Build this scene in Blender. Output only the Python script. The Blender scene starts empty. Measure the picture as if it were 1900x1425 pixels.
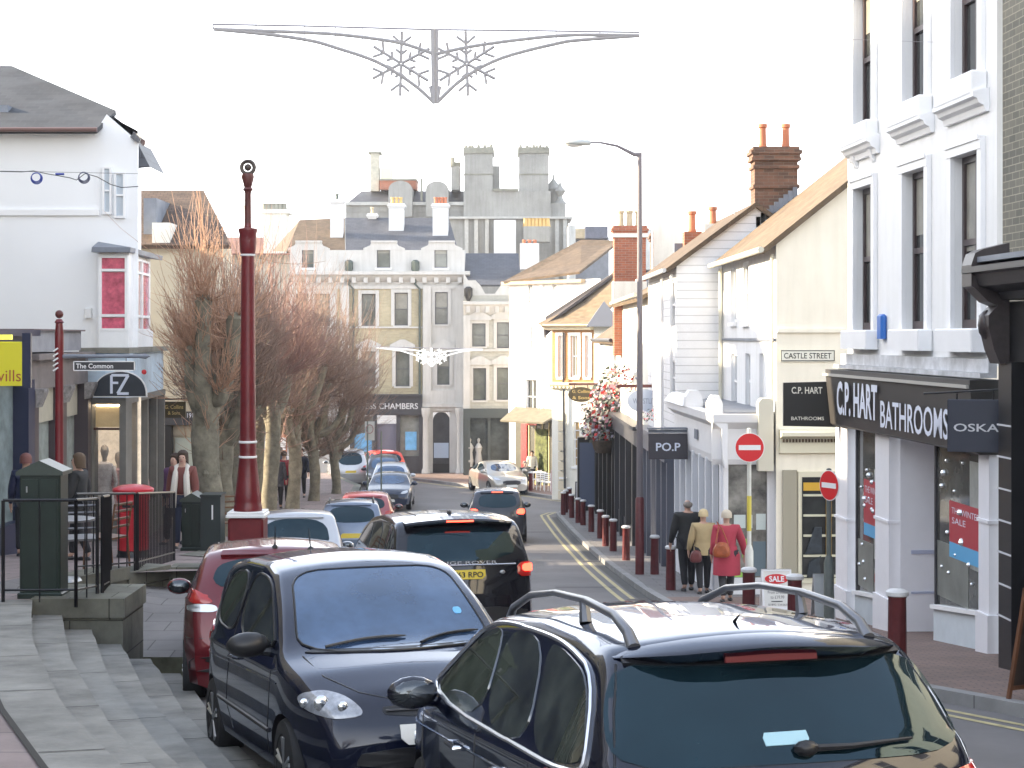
import bpy, bmesh, math, random
import numpy as np
from mathutils import Vector, Matrix, Euler
from mathutils.bvhtree import BVHTree
random.seed(7)
R = math.radians
SC = bpy.context.scene
COL = SC.collection
FP = 3280.0          # focal length in pixels of the 1900 px wide photograph
CX, HY = 950.0, 625.0
ZC = 7.5             # eye height over the bottom of the valley
# ---------------------------------------------------------------- camera
cam_d = bpy.data.cameras.new('camera'); cam = bpy.data.objects.new('camera', cam_d); COL.objects.link(cam)
cam.location = (0, 0, ZC); cam.rotation_euler = (R(90), 0, 0)
cam_d.sensor_width = 36; cam_d.lens = FP / 1900 * 36
cam_d.shift_y = -(712.5 - HY) / 1900
cam_d.clip_start = 0.1; cam_d.clip_end = 4000
SC.camera = cam
# ---------------------------------------------------------------- light
SUN_EL, SUN_AZ = 19.0, -84.0     # azimuth measured from +Y towards +X
W = bpy.data.worlds.new('World'); SC.world = W; W.use_nodes = True
nt = W.node_tree; nt.nodes.clear()
sky = nt.nodes.new('ShaderNodeTexSky'); sky.sky_type = 'NISHITA'; sky.sun_disc = False
sky.sun_elevation = R(SUN_EL); sky.sun_rotation = R(SUN_AZ); sky.air_density = 1.0; sky.dust_density = 1.5; sky.ozone_density = 1.0
wtc = nt.nodes.new('ShaderNodeTexCoord'); wsp = nt.nodes.new('ShaderNodeSeparateXYZ'); nt.links.new(wtc.outputs['Generated'], wsp.inputs[0])
wmr = nt.nodes.new('ShaderNodeMapRange'); wmr.inputs[1].default_value = .20; wmr.inputs[2].default_value = .6; wmr.inputs[3].default_value = .66; wmr.inputs[4].default_value = .14; nt.links.new(wsp.outputs[2], wmr.inputs[0])
bg = nt.nodes.new('ShaderNodeBackground'); bg.inputs[1].default_value = 0.15
wo = nt.nodes.new('ShaderNodeOutputWorld')
veil = nt.nodes.new('ShaderNodeMix'); veil.data_type = 'RGBA'; veil.inputs[0].default_value = 0.5   # thin bright cloud veil over the blue
veil.inputs[7].default_value = (10.2, 10.2, 10.3, 1); nt.links.new(wmr.outputs[0], veil.inputs[0]); nt.links.new(sky.outputs[0], veil.inputs[6]); nt.links.new(veil.outputs[2], bg.inputs[0]); nt.links.new(bg.outputs[0], wo.inputs[0])
sl = bpy.data.lights.new('sun', 'SUN'); sl.energy = 5.0; sl.angle = R(0.6); sl.color = (1.0, 0.83, 0.60)
so = bpy.data.objects.new('sun', sl); COL.objects.link(so)
tosun = Vector((math.sin(R(SUN_AZ)) * math.cos(R(SUN_EL)), math.cos(R(SUN_AZ)) * math.cos(R(SUN_EL)), math.sin(R(SUN_EL))))
so.rotation_euler = tosun.to_track_quat('Z', 'Y').to_euler()
so.location = (0, 0, 60)
SC.view_settings.view_transform = 'Standard'; SC.view_settings.look = 'None'
SC.view_settings.exposure = 1.78; SC.view_settings.gamma = 1.0
# ---------------------------------------------------------------- levels of the street
_yy = [-40, -10, 0, 8, 17, 22, 25, 34, 44, 57, 67, 80, 91, 130, 600]
_dd = [1.0, 1.7, 2.10, 2.74, 3.4, 3.93, 4.25, 5.02, 5.68, 6.38, 6.82, 7.12, 7.3, 7.5, 7.5]
_ty = [-40, 0, 17.5, 22, 28, 36, 45, 55, 67, 80, 95, 600]
_td = [0.4, 1.6, 2.6, 2.95, 3.45, 4.1, 4.75, 5.3, 5.95, 6.5, 7.0, 7.4]
def _sm(y, a, b): return float(np.mean(np.interp([y - 2, y - 1, y, y + 1, y + 2], a, b)))
def G(y): return ZC - _sm(y, _yy, _dd)        # road
def T(y): return ZC - _sm(y, _ty, _td)        # raised terrace on the left
def X(px, d): return (px - CX) / FP * d
def Z(py, d): return ZC - (py - HY) / FP * d
# ---------------------------------------------------------------- materials
MATS = {}
def mat(name, col, rough=0.6, metal=0.0, var=0.0, vscale=3.0, bump=0.0, bscale=20.0, spec=0.5, coat=0.0, emit=0.0, trans=0.0, tint=None, ior=None, ctint=None, kind=None, col2=None, tex=(1, .3), streak=0.0, mcol=None):
    if name in MATS: return MATS[name]
    m = bpy.data.materials.new(name); MATS[name] = m; m.use_nodes = True
    n = m.node_tree; b = n.nodes['Principled BSDF']; L = n.links.new
    c = tuple(col) + (1,)
    b.inputs['Base Color'].default_value = c; b.inputs['Roughness'].default_value = rough
    b.inputs['Metallic'].default_value = metal; b.inputs['Specular IOR Level'].default_value = spec
    b.inputs['Coat Weight'].default_value = coat; b.inputs['Coat Roughness'].default_value = 0.03
    if tint: b.inputs['Specular Tint'].default_value = tuple(tint) + (1,)
    if ctint: b.inputs['Coat Tint'].default_value = tuple(ctint) + (1,)
    if ior: b.inputs['IOR'].default_value = ior
    if trans: b.inputs['Transmission Weight'].default_value = trans
    if emit: b.inputs['Emission Color'].default_value = c; b.inputs['Emission Strength'].default_value = emit
    colsock = None; hsock = None
    uv = n.nodes.new('ShaderNodeUVMap'); uv.uv_map = 'UVMap'
    tc = n.nodes.new('ShaderNodeTexCoord')
    def rgbmix(f, a, bb, mode='MIX'):
        x = n.nodes.new('ShaderNodeMix'); x.data_type = 'RGBA'; x.blend_type = mode
        if isinstance(f, float): x.inputs[0].default_value = f
        else: L(f, x.inputs[0])
        for s, v in ((6, a), (7, bb)):
            if isinstance(v, tuple): x.inputs[s].default_value = v
            else: L(v, x.inputs[s])
        return x.outputs[2]
    if kind == 'brick':
        t = n.nodes.new('ShaderNodeTexBrick'); L(uv.outputs[0], t.inputs[0])
        t.inputs['Scale'].default_value = 1.0; t.inputs['Brick Width'].default_value = tex[0]; t.inputs['Row Height'].default_value = tex[1]
        t.inputs['Mortar Size'].default_value = min(min(tex) * 0.07, .008); t.inputs['Mortar Smooth'].default_value = 0.2
        t.inputs['Color1'].default_value = c; t.inputs['Color2'].default_value = tuple(col2 or [x * .75 for x in col]) + (1,)
        t.inputs['Mortar'].default_value = tuple(mcol or [x * .6 for x in col]) + (1,)
        colsock = t.outputs[0]
        inv = n.nodes.new('ShaderNodeMath'); inv.operation = 'SUBTRACT'; inv.inputs[0].default_value = 1; L(t.outputs[1], inv.inputs[1]); hsock = inv.outputs[0]
    elif kind == 'rows':      # overlapping boards / slates seen as rows along v
        sp = n.nodes.new('ShaderNodeSeparateXYZ'); L(uv.outputs[0], sp.inputs[0])
        a = n.nodes.new('ShaderNodeMath'); a.operation = 'DIVIDE'; L(sp.outputs[1], a.inputs[0]); a.inputs[1].default_value = tex[1]
        f = n.nodes.new('ShaderNodeMath'); f.operation = 'FRACT'; L(a.outputs[0], f.inputs[0])
        rmp = n.nodes.new('ShaderNodeValToRGB'); L(f.outputs[0], rmp.inputs[0])
        rmp.color_ramp.elements[0].position = 0.0; rmp.color_ramp.elements[0].color = tuple(x * .45 for x in col) + (1,)
        rmp.color_ramp.elements[1].position = 0.12; rmp.color_ramp.elements[1].color = c
        colsock = rmp.outputs[0]
        inv = n.nodes.new('ShaderNodeMath'); inv.operation = 'SUBTRACT'; inv.inputs[0].default_value = 1; L(f.outputs[0], inv.inputs[1]); hsock = inv.outputs[0]
    if var:
        ns = n.nodes.new('ShaderNodeTexNoise'); L(tc.outputs['Object'], ns.inputs[0]); ns.inputs['Scale'].default_value = vscale; ns.inputs['Detail'].default_value = 6; ns.inputs['Roughness'].default_value = .65
        rp = n.nodes.new('ShaderNodeValToRGB'); L(ns.outputs[0], rp.inputs[0])
        rp.color_ramp.elements[0].position = .3; rp.color_ramp.elements[1].position = .7
        rp.color_ramp.elements[0].color = (1 - var,) * 3 + (1,); rp.color_ramp.elements[1].color = (1 + var * .4,) * 3 + (1,)
        colsock = rgbmix(1.0, colsock if colsock else c, rp.outputs[0], 'MULTIPLY')
    if streak:
        mp = n.nodes.new('ShaderNodeMapping'); L(tc.outputs['Object'], mp.inputs[0]); mp.inputs['Scale'].default_value = (3, 3, .25)
        ns = n.nodes.new('ShaderNodeTexNoise'); L(mp.outputs[0], ns.inputs[0]); ns.inputs['Scale'].default_value = 2.0; ns.inputs['Detail'].default_value = 5
        rp = n.nodes.new('ShaderNodeValToRGB'); L(ns.outputs[0], rp.inputs[0])
        rp.color_ramp.elements[0].position = .35; rp.color_ramp.elements[1].position = .6
        rp.color_ramp.elements[0].color = (1 - streak, 1 - streak, 1 - streak * 1.15, 1); rp.color_ramp.elements[1].color = (1, 1, 1, 1)
        colsock = rgbmix(1.0, colsock if colsock else c, rp.outputs[0], 'MULTIPLY')
    if colsock: L(colsock, b.inputs['Base Color'])
    if bump or hsock:
        bp = n.nodes.new('ShaderNodeBump'); bp.inputs['Strength'].default_value = bump or .4
        if hsock:
            bp.inputs['Distance'].default_value = 0.012; L(hsock, bp.inputs['Height'])
        else:
            nb = n.nodes.new('ShaderNodeTexNoise'); L(tc.outputs['Object'], nb.inputs[0]); nb.inputs['Scale'].default_value = bscale; nb.inputs['Detail'].default_value = 4
            bp.inputs['Distance'].default_value = 0.01; L(nb.outputs[0], bp.inputs['Height'])
        L(bp.outputs[0], b.inputs['Normal'])
    return m
WHITE = mat('white render', (.84, .84, .83), .75, var=.05, vscale=1.2, streak=.045, bump=.15, bscale=30)
WTRIM = mat('white trim', (.84, .84, .84), .55, var=.05, vscale=2)
CREAM = mat('cream render', (.92, .86, .72), .75, var=.08, vscale=1.0, streak=.06)
IVORY = mat('ivory render', (.80, .78, .70), .75, var=.08, vscale=1.0, streak=.08)
GREYR = mat('grey stucco', (.42, .43, .43), .85, var=.25, vscale=.5, streak=.25)
STONE = mat('old white stone', (.50, .51, .50), .8, var=.18, vscale=.6, streak=.2)
YBRICK = mat('yellow stock brick', (.40, .33, .19), .85, kind='brick', col2=(.30, .25, .15), tex=(.225, .075), mcol=(.32, .30, .25), var=.2, vscale=.8)
RBRICK = mat('red brick', (.38, .12, .06), .85, kind='brick', col2=(.28, .09, .05), tex=(.225, .075), mcol=(.32, .26, .2), var=.25, vscale=.9)
BBRICK = mat('brown sooty brick', (.22, .11, .07), .9, kind='brick', col2=(.12, .07, .05), tex=(.225, .075), mcol=(.2, .17, .13), var=.4, vscale=1.5)
SLATE = mat('slate', (.085, .09, .105), .55, kind='brick', col2=(.06, .065, .08), tex=(.3, .2), mcol=(.03, .03, .035), var=.35, vscale=1.0)
BTILE = mat('brown roof tile', (.145, .10, .065), .85, kind='brick', col2=(.09, .065, .04), tex=(.18, .12), mcol=(.08, .055, .035), var=.35, vscale=1.3)
OTILE = mat('golden weathered tile', (.18, .13, .085), .85, kind='brick', col2=(.12, .085, .055), tex=(.18, .12), mcol=(.14, .10, .05), var=.3, vscale=1.3)
BOARD = mat('white weatherboard', (.80, .80, .81), .6, kind='rows', tex=(1, .19), bump=.6, var=.06)
GLASS = mat('window glass', (.045, .05, .05), .04, spec=.6, var=.5, vscale=.9)
GLASSW = mat('window glass with pale blind', (.30, .29, .25), .12, spec=.6, var=.3, vscale=1.5)
DARKG = mat('shop glass', (.04, .045, .045), .05, spec=.7, var=.7, vscale=1.8)
BLACK = mat('black paint', (.012, .012, .014), .35)
DGREY = mat('dark grey paint', (.045, .045, .05), .4)
NAVY = mat('navy paint', (.02, .025, .06), .35)
MAROON = mat('maroon paint', (.16, .018, .022), .32, var=.25, vscale=6)
BROWNRED = mat('brown red rusty paint', (.12, .03, .025), .45, var=.35, vscale=5)
WPAINT = mat('white paint', (.80, .80, .80), .4)
REDP = mat('post box red', (.52, .02, .03), .3, var=.15, vscale=4)
SIGNR = mat('sign red', (.62, .02, .025), .35)
GOLD = mat('gold lettering', (.55, .40, .15), .35)
SILVER = mat('grey metal', (.38, .39, .40), .35, metal=.6)
LEAD = mat('lead', (.20, .22, .26), .5, var=.3, vscale=2)
MOSS = mat('mossy stone', (.13, .13, .085), .9, var=.5, vscale=3, bump=.4, bscale=15)
TERRA = mat('terracotta', (.45, .15, .07), .7, var=.2)
TAN = mat('buff clay', (.50, .42, .28), .8, var=.2)
RUBBER = mat('tyre rubber', (.015, .015, .016), .8)
CHROME = mat('chrome', (.75, .76, .78), .15, metal=1)
PLAST = mat('black plastic', (.014, .014, .016), .38)
GREENC = mat('cabinet green', (.012, .024, .018), .4, var=.3, vscale=4)
ALLOY = mat('alloy', (.35, .36, .37), .35, metal=.8)
# ---------------------------------------------------------------- mesh building
def setp(o, label=None, cat=None, group=None, kind=None):
    if label: o['label'] = label
    if cat: o['category'] = cat
    if group: o['group'] = group
    if kind: o['kind'] = kind
    return o
def thing(name, label, cat, loc=(0, 0, 0), group=None):
    o = bpy.data.objects.new(name, None); COL.objects.link(o); o.location = loc; o.empty_display_size = .2
    return setp(o, label, cat, group)
def wloc(o):
    v = Vector((0, 0, 0))
    while o is not None: v += o.location; o = o.parent
    return v
class FR:
    """vertical facade frame: u along the wall, n outwards, z up"""
    def __init__(s, P0, P1, side=1):
        s.p = Vector((P0[0], P0[1])); d = Vector((P1[0] - P0[0], P1[1] - P0[1])); s.len = d.length; s.d = d.normalized()
        s.n = Vector((s.d.y, -s.d.x)) * side
    def __call__(s, u, n, z):
        q = s.p + s.d * u + s.n * n; return Vector((q.x, q.y, z))
    def u(s, px, n=0.0):
        r = (px - CX) / FP; p = s.p + s.n * n
        return (r * p.y - p.x) / (s.d.x - r * s.d.y)
    def dist(s, u, n=0.0): return (s.p + s.d * u + s.n * n).y
    def z(s, px, py): return Z(py, s.dist(s.u(px)))
IDF = lambda u, n, z: Vector((u, n, z))
class MB:
    def __init__(s): s.v = []; s.f = []; s.m = []; s.sm = []; s.mats = []; s.cur = 0
    def use(s, m):
        if m not in s.mats: s.mats.append(m)
        s.cur = s.mats.index(m); return s
    def face(s, pts, smooth=False):
        b = len(s.v); s.v += [Vector(p) for p in pts]; s.f.append(list(range(b, b + len(pts)))); s.m.append(s.cur); s.sm.append(smooth)
    def add(s, vs, fs, smooth=False):
        b = len(s.v); s.v += [Vector(p) for p in vs]
        for f in fs: s.f.append([b + i for i in f]); s.m.append(s.cur); s.sm.append(smooth)
    def box(s, F, u0, u1, n0, n1, z0, z1):
        F = F or IDF
        P = [F(u, n, z) for z in (z0, z1) for n in (n0, n1) for u in (u0, u1)]
        s.add(P, [(0, 2, 3, 1), (4, 5, 7, 6), (0, 1, 5, 4), (2, 6, 7, 3), (0, 4, 6, 2), (1, 3, 7, 5)])
        return s
    def boxb(s, F, u0, u1, n0, n1, z0, z1, c=.01):   # box with chamfered vertical/top edges
        F = F or IDF
        a = [(u0 + c, n0), (u1 - c, n0), (u1, n0 + c), (u1, n1 - c), (u1 - c, n1), (u0 + c, n1), (u0, n1 - c), (u0, n0 + c)]
        t = [(u0 + c, n0 + c), (u1 - c, n0 + c), (u1 - c, n0 + c), (u1 - c, n1 - c), (u1 - c, n1 - c), (u0 + c, n1 - c), (u0 + c, n1 - c), (u0 + c, n0 + c)]
        V = [F(x, y, z0) for x, y in a] + [F(x, y, z1 - c) for x, y in a] + [F(x, y, z1) for x, y in t]
        fs = [tuple(range(7, -1, -1))]
        for r in (0, 8):
            for i in range(8): j = (i + 1) % 8; fs.append((r + i, r + j, r + 8 + j, r + 8 + i))
        fs.append(tuple(range(16, 24))); s.add(V, fs); return s
    def prism(s, F, pts, n0, n1):                     # polygon in (u,z) extruded along n
        F = F or IDF; k = len(pts)
        V = [F(u, n0, z) for u, z in pts] + [F(u, n1, z) for u, z in pts]
        s.add(V, [tuple(range(k)), tuple(range(2 * k - 1, k - 1, -1))] + [(i, k + i, k + (i + 1) % k, (i + 1) % k) for i in range(k)]); return s
    def profile(s, F, pts, u0, u1):                   # polygon in (n,z) extruded along u
        F = F or IDF; k = len(pts)
        V = [F(u0, n, z) for n, z in pts] + [F(u1, n, z) for n, z in pts]
        s.add(V, [tuple(range(k)), tuple(range(2 * k - 1, k - 1, -1))] + [(i, k + i, k + (i + 1) % k, (i + 1) % k) for i in range(k)]); return s
    def slab(s, pts, t=.08):                          # 3D polygon thickened downwards along its normal
        pts = [Vector(p) for p in pts]; k = len(pts)
        nn = Vector((0, 0, 0))
        for i in range(k): nn += pts[i].cross(pts[(i + 1) % k])
        nn.normalize()
        if nn.z < 0: pts = pts[::-1]; nn = -nn
        V = pts + [p - nn * t for p in pts]
        s.add(V, [tuple(range(k)), tuple(range(2 * k - 1, k - 1, -1))] + [(i, k + i, k + (i + 1) % k, (i + 1) % k) for i in range(k)]); return s
    def tube(s, pts, r, k=8, caps=True, smooth=True):
        pts = [Vector(p) for p in pts]; n = len(pts)
        rr = r if hasattr(r, '__len__') else [r] * n
        V = []; up = None
        for i, p in enumerate(pts):
            t = (pts[min(i + 1, n - 1)] - pts[max(i - 1, 0)])
            t = t.normalized() if t.length > 1e-9 else Vector((0, 0, 1))
            if up is None: up = t.orthogonal().normalized()
            a = (up - t * up.dot(t)); a = a.normalized() if a.length > 1e-6 else t.orthogonal().normalized(); up = a
            b = t.cross(a)
            for j in range(k):
                g = 2 * math.pi * j / k; V.append(p + (a * math.cos(g) + b * math.sin(g)) * rr[i])
        F = [(i * k + j, i * k + (j + 1) % k, (i + 1) * k + (j + 1) % k, (i + 1) * k + j) for i in range(n - 1) for j in range(k)]
        s.add(V, F, smooth)
        if caps: s.add(V[:k], [tuple(range(k - 1, -1, -1))]); s.add(V[-k:], [tuple(range(k))])
        return s
    def lathe(s, c, prof, k=16, smooth=True, ax=None, sy=1.0):       # prof (r,z) about a vertical axis through c
        c = Vector(c); V = []
        for r, z in prof:
            for j in range(k):
                g = 2 * math.pi * j / k; V.append(Vector((r * math.cos(g), r * math.sin(g) * sy, z)))
        if ax is not None: V = [ax @ v for v in V]
        V = [v + c for v in V]; n = len(prof)
        s.add(V, [(i * k + j, i * k + (j + 1) % k, (i + 1) * k + (j + 1) % k, (i + 1) * k + j) for i in range(n - 1) for j in range(k)], smooth)
        s.add(V[:k], [tuple(range(k - 1, -1, -1))]); s.add(V[-k:], [tuple(range(k))])
        return s
    def ball(s, c, r, k=12, sc=(1, 1, 1), m=None):
        V = []; F = []; n = max(4, k // 2); M = m or Matrix.Identity(3)
        for i in range(n + 1):
            a = math.pi * i / n
            for j in range(k):
                g = 2 * math.pi * j / k
                V.append(Vector(c) + M @ Vector((r * sc[0] * math.sin(a) * math.cos(g), r * sc[1] * math.sin(a) * math.sin(g), r * sc[2] * math.cos(a))))
        for i in range(n):
            for j in range(k): F.append((i * k + j, (i + 1) * k + j, (i + 1) * k + (j + 1) % k, i * k + (j + 1) % k))
        s.add(V, F, True); return s
    def build(s, name, m=None, parent=None, merge=False):
        me = bpy.data.meshes.new(name); L = wloc(parent) if parent else Vector((0, 0, 0))
        me.from_pydata([tuple(v - L) for v in s.v], [], s.f)
        for mm in (s.mats or [m]): me.materials.append(mm)
        if s.mats and len(s.mats) > 1: me.polygons.foreach_set('material_index', s.m)
        me.polygons.foreach_set('use_smooth', s.sm)
        uvl = me.uv_layers.new(name='UVMap'); uvs = np.zeros((len(me.loops), 2), dtype=np.float32)
        P = np.array([tuple(v) for v in s.v], dtype=np.float64) if s.v else np.zeros((0, 3))
        li = 0
        for f in s.f:
            a = P[f[0]]; b = P[f[1]]; c = P[f[2]]; nn = np.cross(b - a, c - a); l = np.linalg.norm(nn)
            if l < 1e-14 and len(f) > 3: nn = np.cross(c - a, P[f[3]] - a); l = np.linalg.norm(nn)
            nn = nn / l if l > 1e-14 else np.array([0, 0, 1.])
            if abs(nn[2]) > .97: t = np.array([1., 0, 0]); w = np.array([0, 1., 0])
            else:
                t = np.array([-nn[1], nn[0], 0]); t /= np.linalg.norm(t)
                if abs(t[0]) > abs(t[1]):
                    if t[0] < 0: t = -t
                elif t[1] < 0: t = -t
                w = np.cross(nn, t); w = -w if w[2] < 0 else w
            q = P[f]; k = len(f); uvs[li:li + k, 0] = q @ t; uvs[li:li + k, 1] = q @ w; li += k
        uvl.data.foreach_set('uv', uvs.ravel())
        if merge:
            bm = bmesh.new(); bm.from_mesh(me); bmesh.ops.remove_doubles(bm, verts=bm.verts, dist=1e-4); bm.to_mesh(me); bm.free()
        me.update()
        if any(s.sm): me.set_sharp_from_angle(angle=R(40))
        o = bpy.data.objects.new(name, me); COL.objects.link(o)
        if parent: o.parent = parent
        return o
def part(name, m, parent, fn, *a, **k):
    mb = MB(); getattr(mb, fn)(*a, **k); return mb.build(name, m, parent)
def struct(o): o['kind'] = 'structure'; return o
def lettering(s, F, uc, zc, w, h, m, parent, n=.02, name='lettering', bold=.0, depth=.006, skew=0.0, flip=False):
    cu = bpy.data.curves.new('txt', 'FONT'); cu.body = s; cu.size = 1; cu.offset = bold; cu.resolution_u = 3; cu.extrude = 0.0
    o = bpy.data.objects.new('txt', cu); COL.objects.link(o)
    bpy.context.view_layer.update()
    me0 = o.to_mesh(); vs = np.array([v.co[:] for v in me0.vertices]); fs = [list(p.vertices) for p in me0.polygons]
    o.to_mesh_clear(); bpy.data.objects.remove(o); bpy.data.curves.remove(cu)
    lo = vs.min(0); hi = vs.max(0); sx = w / (hi[0] - lo[0]); sy = h / (hi[1] - lo[1])
    r = Vector((-F.n.y, F.n.x)); sg = 1 if r.dot(F.d) > 0 else -1
    mb = MB(); out = []
    for v in vs:
        a = (v[0] - (lo[0] + hi[0]) / 2) * sx; b = (v[1] - (lo[1] + hi[1]) / 2) * sy
        out.append(F(uc + sg * a, n, zc + b + skew * a))
    mb.add(out, fs)
    k = len(out)
    return mb.build(name, m, parent)
# ---------------------------------------------------------------- walls and windows
def wall(mb, F, u0, u1, z0, z1, holes=(), depth=.15):
    us = sorted({u0, u1, *[min(max(h[0], u0), u1) for h in holes], *[min(max(h[1], u0), u1) for h in holes]})
    zs = sorted({z0, z1, *[min(max(h[2], z0), z1) for h in holes], *[min(max(h[3], z0), z1) for h in holes]})
    for i in range(len(us) - 1):
        for j in range(len(zs) - 1):
            a, b, c, d = us[i], us[i + 1], zs[j], zs[j + 1]
            if b - a < 1e-6 or d - c < 1e-6: continue
            cu, cz = (a + b) / 2, (c + d) / 2
            if any(h[0] < cu < h[1] and h[2] < cz < h[3] for h in holes): continue
            mb.face([F(a, 0, c), F(b, 0, c), F(b, 0, d), F(a, 0, d)])
    for h in holes:
        a, b, c, d = h[:4]
        mb.face([F(a, 0, c), F(a, 0, d), F(a, -depth, d), F(a, -depth, c)]); mb.face([F(b, 0, c), F(b, 0, d), F(b, -depth, d), F(b, -depth, c)])
        mb.face([F(a, 0, c), F(b, 0, c), F(b, -depth, c), F(a, -depth, c)]); mb.face([F(a, 0, d), F(b, 0, d), F(b, -depth, d), F(a, -depth, d)])
def window(parent, F, u0, u1, z0, z1, depth=.12, fm=None, glass=None, fw=.045, bars=(0, 1), sill=.06, surround=0, sm=None, blind=0.0, bm=None, hood=0):
    fm = fm or WTRIM; sm = sm or WTRIM
    if u1 < u0: u0, u1 = u1, u0
    mb = MB(); n0, n1 = -depth, -depth + .05
    mb.box(F, u0, u0 + fw, n0, n1, z0, z1); mb.box(F, u1 - fw, u1, n0, n1, z0, z1)
    mb.box(F, u0 + fw, u1 - fw, n0, n1, z0, z0 + fw * 1.3); mb.box(F, u0 + fw, u1 - fw, n0, n1, z1 - fw, z1)
    for i in range(bars[0]):
        u = u0 + (u1 - u0) * (i + 1) / (bars[0] + 1); mb.box(F, u - fw * .3, u + fw * .3, n0, n1 - .01, z0 + fw * 1.3, z1 - fw)
    for i in range(bars[1]):
        z = z0 + (z1 - z0) * (i + 1) / (bars[1] + 1); mb.box(F, u0 + fw, u1 - fw, n0, n1 + .004, z - fw * .45, z + fw * .45)
    w = mb.build('window', fm, parent)
    part('pane', glass or GLASS, w, 'box', F, u0 + .005, u1 - .005, n0 - .03, n0 + .012, z0 + .005, z1 - .005)
    if blind: part('blind', bm or GLASSW, w, 'box', F, u0 + fw, u1 - fw, n0 + .012, n0 + .02, z1 - (z1 - z0) * blind, z1 - fw)
    if sill: part('sill', sm, w, 'box', F, u0 - .08, u1 + .08, .002, sill, z0 - .09, z0)
    if surround:
        s = MB(); t = surround
        s.box(F, u0 - t, u0, .002, .045, z0, z1); s.box(F, u1, u1 + t, .002, .045, z0, z1); s.box(F, u0 - t, u1 + t, .002, .06, z1, z1 + t)
        if hood == 1: s.profile(F, [(.002, z1 + t), (.12, z1 + t + .02), (.2, z1 + t + .14), (.002, z1 + t + .16)], u0 - t - .1, u1 + t + .1)
        if hood == 2:
            s.box(F, u0 - t - .12, u1 + t + .12, .002, .16, z1 + t, z1 + t + .07)
            c = (u0 + u1) / 2; a = u0 - t - .12; b = u1 + t + .12; zz = z1 + t + .07
            s.prism(F, [(a, zz), (b, zz), (b, zz + .1), (c + .12, zz + .38), (c - .12, zz + .38), (a, zz + .1)], .002, .11)
        s.build('surround', sm, w)
    return w
def grid(xa, xb, ys, zf, nx, m, name, uvs=True):
    mb = MB(); V = []; F = []
    for y in ys:
        a = xa(y) if callable(xa) else xa; b = xb(y) if callable(xb) else xb
        for i in range(nx + 1):
            x = a + (b - a) * i / nx; V.append((x, y, zf(x, y)))
    for j in range(len(ys) - 1):
        for i in range(nx): q = j * (nx + 1) + i; F.append((q, q + 1, q + nx + 2, q + nx + 1))
    mb.add(V, F, True); return mb.build(name, m)
def pinterp(pts):
    xs = [p[1] for p in pts]; vs = [p[0] for p in pts]
    return lambda y: float(np.interp(y, xs, vs))
def frange(a, b, n): return [a + (b - a) * i / n for i in range(n + 1)]
# ================================================================ ground, road, pavements
ASPH = mat('asphalt', (.145, .14, .143), .8, var=.22, vscale=.7, bump=.35, bscale=60)
PAVE = mat('paving slabs', (.20, .19, .185), .85, kind='brick', col2=(.17, .16, .16), tex=(.6, .45), mcol=(.09, .085, .08), var=.25, vscale=1.1)
BPAVE = mat('brick paving', (.24, .16, .13), .85, kind='brick', col2=(.20, .14, .12), tex=(.2, .1), mcol=(.11, .09, .08), var=.25, vscale=1.0)
KERB = mat('kerb stone', (.27, .27, .265), .8, kind='brick', col2=(.23, .23, .23), tex=(.9, 5), mcol=(.08, .08, .08), var=.25, vscale=2)
STEPM = mat('step stone', (.235, .23, .21), .85, var=.5, vscale=1.6, bump=.3, bscale=25)
PINKP = mat('pinkish paving', (.25, .20, .19), .85, kind='brick', col2=(.22, .17, .16), tex=(.6, .6), mcol=(.08, .07, .07), var=.3, vscale=1.5)
YLINE = mat('yellow line paint', (.48, .42, .22), .7, var=.35, vscale=6)
ys_all = frange(-20, 120, 140)
gnd = grid(-900, 900, frange(-60, 150, 105) + [200, 400, 1500], lambda x, y: G(y) - .12, 2, ASPH, 'ground'); struct(gnd)
road = struct(grid(-14, 9, ys_all, lambda x, y: G(y), 4, ASPH, 'road'))
KP = [(7.5, 8.5), (6.5, 10.5), (5.5, 12.8), (4.4, 15.2), (3.87, 16.5), (3.5, 17.8), (3.25, 20), (3.05, 25), (2.72, 31.5), (2.45, 40), (2.1, 52), (1.74, 66.5)]
KCURVE = KP + [(1.72, 67.6), (1.95, 68.6), (2.5, 69.3), (4.5, 69.9), (9, 70.3)]
kr = pinterp(KP)
def gp(x, y): return G(y) + .11
struct(grid(kr, 12, frange(8.5, 17.5, 12), gp, 3, BPAVE, 'pavement'))
struct(grid(kr, 30, frange(17.5, 32.5, 20), gp, 3, BPAVE, 'pavement'))
struct(grid(kr, 12, frange(32.5, 66.5, 34), gp, 3, PAVE, 'pavement'))
mb = MB()
cv = [(1.74, 66.5), (1.72, 67.6), (1.95, 68.6), (2.5, 69.3), (4.5, 69.9), (9, 70.3)]
mb.face([(x, y, gp(x, y)) for x, y in cv] + [(9, 66.5, gp(9, 66.5))]); struct(mb.build('pavement', PAVE))
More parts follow.
